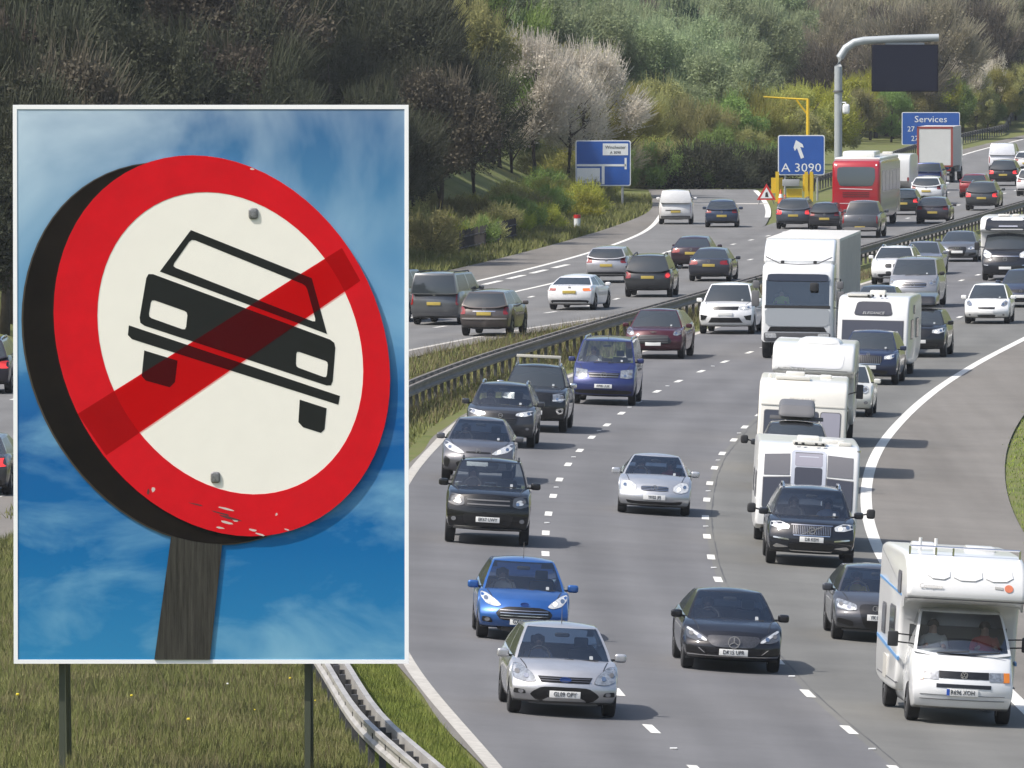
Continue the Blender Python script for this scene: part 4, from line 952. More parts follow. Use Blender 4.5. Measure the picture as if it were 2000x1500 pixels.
car('black_suv', 'large black off-roader with extended mirrors towing the caravan with three front windows', 'car', GON, (1580,1104), 'suv', (.016,.018,.024), front='volvo', txt='D8 KEM', L=4.95, W=1.93, H=1.68, hf=.90, hc=1.05, hb=1.12, wr=3.85, yrr=4.3, ybl=4.82,
    occ=[(-.38, SHD, 'driver in dark clothes inside the large black off-roader'), (.38, SHB, 'passenger in a blue top inside the large black off-roader')], extras=std + (rails(), towmirrors))
car('black_pickup', 'black pickup truck in the outside lane beside the silver coupe', 'pickup', GON, (950,1062), 'pickup', (.010,.010,.011), front='ranger', txt='EK67 UWY', rim='d', occ=[(-.38, SHD, 'driver in dark clothes inside the black pickup by the silver coupe')], extras=std + (rails(BLACKP, .04), antenna(.0, .2)), mirw=1.05)
car('silver_coupe', 'silver coupe alone in the middle lane with lit round headlights', 'car', GON, (1276,1004), 'coupe', (.48,.49,.51), front='merccoupe', txt='YK02 JFJ', metal=.6,
    occ=[(-.35, SHB, 'driver in a blue top inside the silver coupe'), (.35, SHR, 'passenger in a red top inside the silver coupe')], extras=std)
car('grey_crossover', 'grey crossover tucked behind the black pickup in the outside lane', 'car', GON, (932,940), 'hatch', (.10,.10,.11), front='chr', L=4.36, W=1.8, H=1.56, hf=.82, hc=1.0, hb=1.08, hr=1.04, gc=.22, r=.345, rw=.62, occ=[(-.37, SHD, 'driver in dark clothes inside the grey crossover')], extras=std)
car('dark_grey_suv', 'dark grey off-roader between the grey crossover and the pickup with a roof bar', 'car', GON, (977,872), 'suv', (.038,.040,.046), front='rav4', extras=std + (rails(),), W=1.86, H=1.69, occ=[(-.38, SHD, 'driver in dark clothes inside the dark grey off-roader')])
car('black_bar_pickup', 'black pickup with a pale bar on its roof', 'pickup', GON, (1042,842), 'pickup', (.014,.014,.015), front='navara', extras=std + (rails(), lightbar), mirror=CHROME)
car('blue_van', 'dark blue passenger van with roof rails in the outside lane', 'van', GON, (1180,790), 'van', (.020,.030,.13), front='t5', txt='KP08 UUK', extras=std + (rails(CHROME, .05), antenna(.3, .22)), occ=[(-.42, SHW, 'driver in a white top inside the dark blue van')])
car('maroon_suv', 'dark maroon sports off-roader behind the blue van', 'car', GON, (1280,700), 'suv', (.060,.010,.018), front='dbx', L=5.0, W=1.99, H=1.67, hf=.90, hc=1.04, wr=3.95, yrr=4.1, ybl=4.8, rw=.62, roofdrop=.08, extras=std)
car('white_suv', 'white luxury off-roader beside the white lorry cab', 'car', GON, (1421,652), 'suv', (.72,.72,.72), front='rrs', L=4.85, W=2.0, H=1.83, hf=1.0, hc=1.14, wr=3.8, yrr=4.25, ybl=4.75, metal=0, extras=std)
car('navy_suv', 'navy blue off-roader towing the caravan with a wide dark front window', 'car', GON, (1698,750), 'suv', (.022,.030,.065), front='skoda', extras=std, curve=c_l12)
car('cream_supermini', 'small cream hatchback mostly hidden behind the second motorhome', 'car', GON, (1647,812), 'hatch', (.62,.61,.55), front='mini', L=4.0, W=1.75, H=1.52, hf=.82, hc=.98, wr=3.3, yrr=3.5, ybl=3.9, metal=0, curve=c_l12)
car('roofbox_suv', 'dark off-roader with a black roof box towing the cream caravan', 'car', GON, (1548,958), 'suv', (.030,.032,.036), front='seat', extras=std + (roofbox(GREYP), towmirrors), curve=c_l12)
car('black_roofbox_suv', 'black off-roader with a roof box beyond the caravan with a dark front window', 'car', GON, (1797,697), 'suv', (.014,.015,.018), front='seat', extras=std + (roofbox(mat('roofbox_black', (.02, .02, .022), .3, 0, .5)),), curve=c_l12, L=4.4, W=1.84, H=1.62)
car('white_hatchback', 'small white hatchback at the right, in the inside lane', 'car', GON, (1929,632), 'hatch', (.74,.74,.72), front='punto', L=4.0, W=1.69, H=1.49, wr=3.3, yrr=3.4, ybl=3.9, metal=0, extras=std, curve=c_l12)
car('navy_estate', 'dark blue car cut by the right edge behind the small white hatchback', 'car', GON, (1996,600), 'hatch', (.035,.045,.075), front='generic', curve=c_l12)
car('silver_van', 'silver passenger van behind the caravan with the dark front window', 'van', GON, (1786,600), 'van', (.30,.30,.31), front='vivaro', L=5.0, W=1.95, H=1.93, hf=1.04, extras=std + (antenna(.1, .3),), metal=.5, mirror=BLACKP)
car('pearl_suv', 'white off-roader behind the silver passenger van', 'car', GON, (1746,556), 'suv', (.68,.68,.67), front='bmwx', H=1.62, metal=0, extras=(rails(),))
car('silver_estate', 'silver blue car behind the white off-roader by the central barrier', 'car', GON, (1800,536), 'sedan', (.20,.21,.25), front='generic')
car('grey_sports_car', 'grey car with a tall black grille beside the black-fronted motorhome', 'car', GON, (1872,511), 'sedan', (.13,.135,.145), front='audi', H=1.4)
car('slate_car', 'blue grey car peeping over the caravan roof beside the lorry trailer', 'car', GON, (1712,636), 'hatch', (.07,.085,.11), front='generic', curve=c_l12)

# ------------------------------------------------------------------ the traffic going away
c_far = c_offL
car('grey_van', 'grey passenger van seen from behind next to the billboard', 'van', GOFF, (858,634), 'van', (.10,.105,.11), True, rear='van', extras=(rails(BLACKP, .04),), metal=.4)
car('brown_suv', 'brown grey off-roader seen from behind by the weedy central strip', 'car', GOFF, (953,656), 'suv', (.085,.072,.068), True, rear='crv', W=1.83, H=1.66, metal=.5)
car('white_saloon', 'white saloon seen from behind with an amber light lit', 'car', GOFF, (1120,605), 'sedan', (.72,.72,.72), True, rear='bmw4', H=1.38, metal=0)
car('silver_suv', 'silver off-roader seen from behind beyond the white saloon', 'car', GOFF, (1188,552), 'suv', (.40,.40,.42), True, H=1.56, W=1.82, metal=.5)
car('dark_suv', 'dark charcoal off-roader seen from behind with a spoiler and roof rails', 'car', GOFF, (1268,580), 'suv', (.035,.037,.04), True, rear='disco', H=1.74, W=1.93, extras=(rails(BLACKP, .05),))
car('plum_saloon', 'dark plum saloon seen from behind, farther of the two dark saloons', 'car', GOFF, (1353,524), 'sedan', (.035,.020,.028), True, H=1.46, W=1.88)
car('dark_saloon', 'dark blue grey saloon seen from behind, nearer of the two dark saloons', 'car', GOFF, (1388,549), 'sedan', (.035,.038,.05), True, H=1.44)
car('white_panel_van', 'small white panel van on the slip road', 'van', GOFF, (1320,438), 'van', (.72,.72,.71), True, c_hsL, rear='connect', L=4.4, W=1.8, H=1.83, wr=3.6, yrr=4.26, ybl=4.37, metal=0, norearwin=1, panel=1)
car('navy_hatchback', 'navy hatchback on the slip road beside the white panel van', 'car', GOFF, (1410,444), 'hatch', (.035,.05,.09), True, c_hsL, W=1.76, H=1.48)
car('slate_suv', 'blue grey off-roader seen from behind left of the red coach', 'car', GOFF, (1552,447), 'suv', (.07,.085,.11), True, rear='lit', H=1.62, extras=(rails(),))
car('black_city_car', 'black small hatchback between the blue grey off-roader and the grey pickup', 'car', GOFF, (1612,450), 'hatch', (.03,.03,.036), True, L=3.8, W=1.66, wr=3.1, yrr=3.2, ybl=3.7)
car('grey_pickup', 'slate grey pickup seen from behind in front of the red coach', 'pickup', GOFF, (1683,464), 'pickup', (.075,.08,.09), True, W=1.93, H=1.85)
car('black_green_hatchback', 'dark green hatchback with a red light right of the red coach', 'car', GOFF, (1765,420), 'hatch', (.015,.022,.02), True, rear='lit')
car('purple_grey_hatchback', 'purple grey hatchback seen from behind close to the central barrier', 'car', GOFF, (1823,437), 'hatch', (.055,.05,.06), True, W=1.8, H=1.46)
car('white_pickup', 'white car with a dark rear window behind the purple grey hatchback', 'car', GOFF, (1811,398), 'suv', (.66,.67,.68), True, H=1.62, metal=0)
car('charcoal_suv', 'charcoal off-roader with a yellow plate seen from behind near the far barrier', 'car', GOFF, (1919,411), 'suv', (.055,.06,.065), True, rear='lit', H=1.66, extras=(rails(),))
car('red_car', 'red car half hidden behind the charcoal off-roader', 'car', GOFF, (1903,386), 'hatch', (.22,.015,.02), True)
car('black_far_suv', 'black off-roader far away behind the small white van', 'car', GOFF, (1961,363), 'suv', (.025,.026,.03), True, rear='lit', H=1.66)
car('white_far_van', 'small white van far away at the top right', 'van', GOFF, (1959,335), 'van', (.66,.67,.70), True, rear='connect', W=1.95, norearwin=1, panel=1, metal=0)
car('white_far_hatchback', 'white car cut by the right edge beside the small far van', 'car', GOFF, (2006,336), 'hatch', (.7,.7,.7), True, metal=0)
car('white_edge_suv', 'white off-roader cut by the right edge, nearer of two', 'car', GOFF, (2016,383), 'suv', (.7,.7,.7), True, metal=0)
car('blue_pickup', 'blue pickup seen from behind in front of the white box lorry', 'pickup', GOFF, (1815,372), 'van', (.03,.05,.17), True, L=4.2, W=1.75, H=1.75, wr=3.4, yrr=4.0, ybl=4.15)
car('edge_black_suv', 'black off-roader with pale roof at the left edge of the picture', 'car', GOFF, (-36,768), 'suv', (.03,.025,.035), True, rear='lit', H=1.68, extras=(rails(),))
car('edge_grey_saloon', 'dark grey saloon at the left edge of the picture, nearest of the two', 'car', GOFF, (-50,966), 'sedan', (.05,.052,.058), True, rear='lit')
car('hidden_van', 'dark van left of the grey passenger van, mostly behind the billboard', 'van', GOFF, (752,628), 'van', (.045,.05,.055), True)

# ------------------------------------------------------------------ caravans
def caravan(name, label, img, m, prof, W, feats, curve, recede=False, wy=None, L=6.0):
    root = empty(name); tag(root, label, 'caravan', 'caravans')
    o, b = bigbody(root, prof, W, m, 'body', .08, 2)
    feats(root, b, W)
    wy = 0.35 if wy is None else wy
    add_wheels(root, W - .1, (wy,), .32, .2)
    y0 = min(p[0] for p in prof)
    mb = MB(); 
    for q in (-1, 1): mb.tube([(q*W*.36, y0+.3, .42), (0, y0-1.15, .44)], .045, 6)
    mb.tube([(0, y0-1.0, .44), (0, y0-1.3, .48)], .05, 6); mb.obj('tow_bar', GREYP, root)
    MB().tube([(.1, y0-.75, .05), (.1, y0-.75, .62)], .028, 6).obj('jockey_wheel', GREYP, root)
    MB().box(-W*.44, W*.44, y0+.25, max(p[0] for p in prof)-.2, .36, .44).obj('chassis', BLACKP, root)
    place(root, img, y0, recede, curve); return root
def roofvents(root, ztop, items, m=CREAM):
    for x, y, w_, d_, h_ in items: MB().bbox(x-w_/2, x+w_/2, y-d_/2, y+d_/2, ztop-.03, ztop+h_, min(.04, h_*.45)).obj('roof_vent', m, root)
# nearest caravan: three front windows under a sloping panelled front
def feats_a(root, b, W):
    for q in (-1, 1):
        P = [(.42, .98), (.95, .86), (1.0, 1.05), (1.0, 1.72), (.42, 1.76)]
        P = [(q*x, z) for x, z in P]; P = P if q > 0 else P[::-1]
        win(root, b, P, WINP)
        Q = [(.42, 1.82), (1.0, 1.80), (1.0, 2.30), (.42, 2.34)]; Q = [(q*x, z) for x, z in Q]; Q = Q if q > 0 else Q[::-1]
        part_on(root, b, 'front_panel', Q, mat('panel_grey_brown', (.17, .165, .17), .25, .2, .5), 'F', .012, .15)
        win(root, b, [(-.2 + 1.1, 1.2), (1.5, 1.2), (1.5, 1.75), (.9, 1.75)], WINP, 'R' if q > 0 else 'L')
        win(root, b, [(-2.0, 1.2), (-1.0, 1.2), (-1.0, 1.8), (-2.0, 1.8)], WINP, 'R' if q > 0 else 'L')
    fr = part_on(root, b, 'centre_surround', rrect(-.39, .39, .95, 2.43, .08), SILV, 'F', .02, .15)
    win(root, b, rrect(-.31, .31, 1.0, 2.02, .05), WINP, 'F', 'front_window')
    win(root, b, rrect(-.31, .31, 2.04, 2.36, .05), WINL, 'F', 'sunroof_window')
    roofvents(root, 2.60, [(0, -2.0, .75, .5, .05), (0, -.6, .5, .5, .12), (.55, -1.2, .5, .7, .09), (.8, -1.9, .3, .4, .06)])
    for x in (-.3, -.15, .15, .3): MB().tube([(x, -2.35, 2.56), (x, -2.35, 2.62)], .035, 8).obj('roof_fixing', BLACKP, root)
    part_on(root, b, 'awning_rail', [(-2.4, 2.44), (2.6, 2.44), (2.6, 2.49), (-2.4, 2.49)], CHROME, 'R', .02, .3)
    part_on(root, b, 'front_locker', rrect(-.9, .9, .44, .84, .06), SILV, 'F', .012, .15)
pa = [(-3.0,.36),(-3.02,.9),(-2.9,1.6),(-2.62,2.3),(-2.3,2.54),(-1.8,2.6),(2.5,2.6),(2.9,2.5),(3.0,2.2),(3.0,.36)]
caravan('caravan', 'white caravan with three dark front windows towed by the large black off-roader', (1571, 1073), WHITE, pa, 2.28, feats_a, c_l12).scale.z = .90
def feats_b(root, b, W):
    win(root, b, rrect(-.98, -.48, 1.02, 1.72, .06), WINP, 'F', 'front_window')
    win(root, b, rrect(.48, .98, 1.02, 1.72, .06), WINL, 'F', 'front_window')
    win(root, b, rrect(-.40, .40, 1.02, 1.72, .06), WINP, 'F', 'front_window')
    part_on(root, b, 'waist_moulding', [(-1.08, 1.86), (1.08, 1.86), (1.08, 1.89), (-1.08, 1.89)], mat('moulding_grey', (.45, .44, .4), .5), 'F', .02, .2)
    h = b.ray_cast(Vector((0, -30, 2.08)), Vector((0, 1, 0)))[0]
    o = lettering('PEGASUS', .11, mat('lettering_grey', (.35, .34, .32), .5), root, (-.05, h.y - .03, 2.04), sx=1.5, shear=.25)
    roofvents(root, 2.58, [(-.3, -1.9, .9, .7, .07), (-.25, -1.0, .5, .5, .16), (.55, -.6, .3, .3, .1), (-.9, -1.6, .1, .1, .1)])
    for q in 'LR':
        win(root, b, [(-1.9, 1.15), (-.9, 1.15), (-.9, 1.75), (-1.9, 1.75)], WINP, q); win(root, b, [(.9, 1.2), (1.7, 1.2), (1.7, 1.75), (.9, 1.75)], WINP, q)
pb = [(-3.0,.36),(-3.0,.9),(-2.92,1.5),(-2.80,2.1),(-2.6,2.46),(-2.1,2.58),(2.6,2.58),(2.95,2.45),(3.0,2.1),(3.0,.36)]
caravan('cream_caravan', 'cream caravan behind the car with the black roof box', (1561, 928), CREAM, pb, 2.3, feats_b, c_l12).scale.z = .95
def feats_c(root, b, W):
    win(root, b, rpoly([(-.62, 1.98), (.62, 1.98), (.52, 2.40), (-.52, 2.40)], .16), WINP, 'F', 'sunroof_window')
    win(root, b, [(-.98, .95), (.98, .95), (.98, 1.80), (-.98, 1.80)], WINP, 'F', 'front_window')
    h = b.ray_cast(Vector((0, -30, 2.0)), Vector((0, 1, 0)))[0]
    lettering('ELEGANCE', .12, WHITE, root, (0, h.y - .035, 2.05), sx=1.2, shear=.3)
    for q in 'LR':
        win(root, b, [(-1.7, 1.2), (-.8, 1.2), (-.8, 1.8), (-1.7, 1.8)], WINP, q); win(root, b, [(.6, 1.2), (1.5, 1.2), (1.5, 1.8), (.6, 1.8)], WINP, q); win(root, b, [(-.5, 2.0), (-.1, 2.0), (-.1, 2.25), (-.5, 2.25)], WINP, q)
    roofvents(root, 2.6, [(-.5, -2.0, .8, .6, .05), (0, -.8, .5, .5, .14)])
    for x in (-.2, -.05, .2, .35): MB().tube([(x, -2.3, 2.56), (x, -2.3, 2.63)], .035, 8).obj('roof_fixing', BLACKP, root)
caravan('white_caravan', 'white caravan with a wide dark front window behind the navy off-roader', (1702, 736), WHITE, pa, 2.3, feats_c, c_l12)
def feats_d(root, b, W):
    win(root, b, rrect(.2, .9, 1.3, 2.0, .15), WINP, 'B', 'rear_window')
    roofvents(root, 2.6, [(.3, 2.0, .6, .6, .12)])
    part_on(root, b, 'tail_light', rrect(.95, 1.05, .9, 1.2, .03), TAIL, 'B'); part_on(root, b, 'tail_light', rrect(-1.05, -.95, .9, 1.2, .03), TAIL, 'B')
    part_on(root, b, 'swoosh', chaikin([(-.2, .9), (.3, 1.2), (.4, 2.1), (.3, 1.3)], 2), SILV, 'B', .015, .2)
o = caravan('far_caravan', 'white caravan seen from behind right of the red coach', (1757, 382), WHITE, [(-3, .36), (-3, 2.2), (-2.7, 2.58), (2.5, 2.6), (2.85, 2.45), (3, 2.0), (3, .36)], 2.25, feats_d, c_offL, True)

# ------------------------------------------------------------------ motorhomes
def motorhome(name, label, img, curve, cab, box, W, feats, wy, col=WHITE, cabkw={}, cabtyp='van', yaw=0):
    root = empty(name); tag(root, label, 'motorhome', 'motorhomes')
    s = dict(TYPES['van']); s.update(cabkw)
    V, Fc, deck = lower_body(s); bvh = BVHTree.FromPolygons([tuple(v) for v in V], Fc)
    mk('cab', V, Fc, cab, root, True, 50)
    gh = greenhouse(s, deck)
    for k, (gv, gf) in gh.items():
        if k == 'shell': mk('cab_shell', gv, gf, cab, root, True, 42)
        else: mk(k.split('.')[0], gv, gf, s.get('wsglass', DGLASS) if k == 'windscreen' else DGLASS, root, True, 60)
    o, b = bigbody(root, box, W, col, 'living_box', .09, 2)
    add_wheels(root, s['W'] - .02, (s['wf'] - s['L']/2,), s['r'], .22); add_wheels(root, W - .12, (wy,), s['r'], .22)
    feats(root, b, bvh, gh, s)
    place(root, img, s['wf'] - s['L']/2, False, curve, yaw); return root
def t4feats(root, b, bvh, gh, s):
    W = s['W']; hf = s['hf']
    fd = lambda nm, mt, P, off=.012: part_on(root, bvh, nm, P, mt, 'F', off)
    for q in (-1, 1):
        f = (lambda P: P) if q > 0 else mir
        fd('headlight', LAMP, f([(.44, .77), (.69, .77), (.69, .92), (.44, .92)])); fd('indicator', AMBER, f([(.695, .76), (.80, .76), (.80, .92), (.695, .92)]), .02)
    fd('grille', GR, [(-.43, .80), (.43, .80), (.43, .92), (-.43, .92)]); fd('lower_grille', GR, [(-.47, .64), (.47, .64), (.47, .705), (-.47, .705)])
    fd('bonnet_vent', GR, [(-.46, 1.17), (.42, 1.17), (.42, 1.20), (-.46, 1.20)])
    fd('bumper_groove', GREYP, [(-.74, .43), (.72, .43), (.72, .44), (-.74, .44)]); fd('bumper_groove', GREYP, [(-.74, .51), (.72, .51), (.72, .518), (-.74, .518)])
    h = bvh.ray_cast(Vector((0, -30, .86)), Vector((0, 1, 0)))[0]; badge('vw', root, 0, h.y - .03, .86, .058)
    p = plate(root, bvh, -.02, .565, 'R696 XOH', False, .54, .12)
    MB().box(-.275, -.225, -.012, .02, -.055, .055).obj('plate_flag', mat('plate_blue', (.02, .08, .4), .5), p)
    y = s['yc'] + .5 - s['L']/2
    for q in (-1, 1):
        MB().bbox(q*(W/2+.26)-.09, q*(W/2+.26)+.09, y-.05, y+.05, 1.24, 1.50, .03).obj('door_mirror', BLACKP, root)
        for z in (1.30, 1.44): MB().tube([(q*W*.46, y+.05, z), (q*(W/2+.2), y, z+.02)], .014, 6).obj('mirror_arm', BLACKP, root)
    for x in (-.5, .1): MB().tube([greenhouse_pt(gh, x*.9, .03), greenhouse_pt(gh, x*.9+.55, .09)], .011, 5).obj('wiper', BLACKP, root)
    # roof ladder rack, vents, stripes
    mb = MB(); mb.tube([(-.95, -1.2, 2.98), (.95, -1.2, 2.98)], .02, 6)
    for x in (-.95, -.5, -.2, .95): mb.tube([(x, -1.2, 2.80), (x, -1.2, 2.98)], .02, 6)
    mb.obj('roof_rail', CHROME, root)
    for x in (-.72, -.45): MB().tube([(x, -.6, 2.85), (x, -.6, 3.10)], .03, 8).obj('roof_post', WHITE, root)
    roofvents(root, 2.86, [(.4, .3, .5, .5, .1), (-.5, 1.2, .4, .4, .08)], WHITE)
    for P in ([(-.70,2.48),(-.30,2.46),(-.30,2.66),(-.66,2.70)], [(-.24,2.46),(.26,2.46),(.26,2.66),(-.24,2.66)], [(.32,2.46),(.80,2.48),(.76,2.70),(.32,2.66)]):
        part_on(root, b, 'front_moulding', chaikin(P, 1), WHITE, 'F', .025, .15)
    part_on(root, b, 'emblem', ell(.72, 2.36, .075, .065, 14), mat('emblem_rust', (.55, .16, .08), .5), 'F', .014)
    part_on(root, b, 'emblem_text', [(.48, 2.345), (.62, 2.335), (.62, 2.375), (.48, 2.385)], mat('lettering_grey', (.35, .34, .32), .5), 'F', .014)
    hh = b.ray_cast(Vector((-.6, -30, 2.34)), Vector((0, 1, 0)))[0]
    lettering('Compass', .11, mat('lettering_pale', (.6, .58, .54), .5), root, (-.62, hh.y - .03, 2.34))
    SB = mat('stripe_blue', (.12, .27, .5), .4)
    part_on(root, b, 'shadow_gap', [(-1.06, 2.115), (1.06, 2.115), (1.06, 2.13), (-1.06, 2.13)], GREYP, 'F', .012, .2)
    for d in 'LR':
        win(root, b, rrect(-.15, .75, 1.25, 1.85, .06), WINP, d); win(root, b, rrect(-.9, -.4, 2.15, 2.5, .05), WINP, d); win(root, b, rrect(1.6, 2.2, 1.3, 1.8, .06), WINP, d)
        part_on(root, b, 'stripe', [(-.9, .98), (3.1, 1.16), (3.1, 1.22), (-.9, 1.04)], SB, d, .008, .3)
        part_on(root, b, 'stripe', [(-1.0, 2.1), (3.1, 2.2), (3.1, 2.24), (-1.0, 2.14)], SB, d, .008, .3)
        part_on(root, b, 'locker', rrect(1.0, 1.6, .55, .95, .04), CREAM, d, .012, .3); part_on(root, b, 'skirt_line', [(-.8, .58), (3.0, .58), (3.0, .60), (-.8, .60)], GREYP, d, .008, .3)
    MB().box(-.78, .78, s['yc'] + .2 - s['L']/2, s['yc'] + .3 - s['L']/2, 1.0, 1.16).obj('dashboard', INTER, root); MB().box(-.84, .84, -.775, -.755, .9, 1.97).obj('dark_bulkhead', INTER, root)  # dark bulkhead panel added so the cab looks shaded behind the glass
t4box = [(-.75,.50),(-.75,1.98),(-1.35,2.02),(-1.92,2.10),(-1.95,2.28),(-1.75,2.62),(-1.35,2.84),(-.6,2.88),(3.0,2.86),(3.2,2.7),(3.2,.55),(2.6,.40),(-.2,.40)]
mh = motorhome('motorhome', 'large white motorhome with a bulging overcab in the right foreground', (1868, 1411), c_l12, mat('cab_white', (.66, .67, .67), .3, 0, 1., .5, .04, 2), t4box, 2.06, t4feats, 1.9,
    cabkw=dict(L=4.7, W=1.80, H=1.96, hf=.95, hc=1.24, yc=.62, yrf=1.3, yrr=2.6, ybl=2.7, hb=1.24, hr=1.2, bt=.16, sweep=.20, wf=.95, wr=3.7, wsglass=GLASS, deck=[(0, .93), (.1, .98), (.62, 1.24), (2.6, 1.24), (2.8, .9), (4.7, .8)]), yaw=.2)
Mm = mh.matrix_world
for x, sh, lb in ((-.45, SHW, 'driver in a white shirt inside the large white motorhome'), (.45, SHR, 'passenger in a red top inside the large white motorhome')):
    person(Mm, x, -.98, .82, sh, lb)
def mh2feats(root, b, bvh, gh, s):
    part_on(root, b, 'front_recess', rpoly([(-.78, 2.56), (-.68, 2.12), (.80, 2.12), (.86, 2.56)], .16), mat('panel_pale', (.66, .66, .67), .35, 0, .4), 'F', .01, .15)
    h = b.ray_cast(Vector((-.6, -30, 2.06)), Vector((0, 1, 0)))[0]
    lettering('AUTOQUEST', .12, mat('lettering_dark', (.1, .1, .1), .5), root, (-.62, h.y - .03, 2.07), sx=1.1, shear=.25)
    part_on(root, b, 'name_line', [(-.2, 2.06), (.95, 2.05), (.95, 2.065), (-.2, 2.075)], GREYP, 'F', .012, .2)
    P, Fc = gridbox([-1, 0, 1], [-1, 0, 1], [0, .5, 1]); t = [-1, 0, 1]; V = []
    for i, j, k in P: V.append((.15 + t[i]*.62*(1-.25*(k == 2)), -.8 + t[j]*.6*(1-.2*(k == 2)), 2.72 + k*.12))
    V, Fc = catmull(V, Fc); mk('roof_pod', V, Fc, WHITE, root)
    for d in 'LR': win(root, b, rrect(-.2, .6, 1.4, 1.95, .06), WINP, d); win(root, b, rrect(1.5, 2.3, 1.4, 1.95, .06), WINP, d)
    y = s['yc'] + .5 - s['L']/2
    for q in (-1, 1): MB().bbox(q*(s['W']/2+.3)-.1, q*(s['W']/2+.3)+.1, y-.05, y+.05, 1.3, 1.7, .03).obj('door_mirror', BLACKP, root); MB().tube([(q*s['W']*.47, y, 1.4), (q*(s['W']/2+.25), y, 1.5)], .02, 6).obj('mirror_arm', BLACKP, root)
    plate(root, bvh, 0, .5, None)
box2 = [(-.9,.5),(-.9,1.82),(-1.45,1.88),(-1.95,1.98),(-1.98,2.14),(-1.78,2.62),(-1.5,2.78),(-.6,2.82),(3.3,2.82),(3.45,2.6),(3.45,.5)]
motorhome('overcab_motorhome', 'white motorhome with an overcab and roof pod behind the cream caravan', (1582, 868), c_l12, WHITE, box2, 2.28, mh2feats, 2.3,
    cabkw=dict(L=5.0, W=2.0, H=1.92, hf=1.05, hc=1.3, yc=.72, yrf=1.45, yrr=2.6, ybl=2.7, hb=1.3, hr=1.2, wf=.9, wr=3.8, deck=[(0, 1.02), (.1, 1.08), (.72, 1.3), (2.6, 1.3), (2.8, .9), (5, .8)]))
BLK = paint('motorhome_black', (.018, .020, .026), .3)
def mh3feats(root, b, bvh, gh, s):
    front_details(root, bvh, s, dict(parts=[('headlight', LAMPREFL, [(.60,.90),(.58,1.06),(.90,1.22),(.95,1.0),(.8,.88)], 1), ('grille', GR, [(-.55,.94),(-.44,.74),(.44,.74),(.55,.94)], 0), ('grille_trim', CHROME, [(-.56,.97),(-.56,.94),(.56,.94),(.56,.97)], 0, .02, 0), ('fog_trim', CHROME, [(.66,.60),(.9,.66),(.88,.58)], 1)], badge=('x', .85, .08)))
    plate(root, bvh, 0, .55, None)
    part_on(root, b, 'front_hood', rpoly([(-.95, 2.10), (.95, 2.10), (.88, 2.66), (-.88, 2.66)], .16), BLK, 'F', .02, .15)
    part_on(root, b, 'name_bar', [(-.35, 2.28), (.45, 2.28), (.45, 2.33), (-.35, 2.33)], CHROME, 'F', .034, .2)
    roofvents(root, 2.74, [(-.2, -.4, .5, .4, .06), (.3, -.2, .3, .3, .06)])
    y = s['yc'] + .5 - s['L']/2
    for q in (-1, 1): MB().bbox(q*(s['W']/2+.26)-.11, q*(s['W']/2+.26)+.11, y-.05, y+.05, 1.28, 1.62, .04).obj('door_mirror', BLACKP, root); MB().tube([(q*s['W']*.47, y, 1.4), (q*(s['W']/2+.2), y, 1.42)], .03, 6).obj('mirror_arm', BLACKP, root)
box3 = [(-1.0,.5),(-1.0,2.0),(-1.35,2.06),(-1.42,2.2),(-1.2,2.55),(-.8,2.72),(3.3,2.74),(3.5,2.6),(3.5,.5)]
motorhome('black_fronted_motorhome', 'white motorhome with a black cab at the right edge by the barrier', (1966, 548), c_l23, BLK, box3, 2.3, mh3feats, 2.3,
    cabkw=dict(L=5.0, W=2.05, H=2.12, hf=1.1, hc=1.38, yc=.75, yrf=1.6, yrr=2.6, ybl=2.7, hb=1.38, hr=1.2, wf=.95, wr=3.9, rw=.82, deck=[(0, 1.06), (.1, 1.14), (.75, 1.38), (2.6, 1.38), (2.8, .9), (5, .8)]))

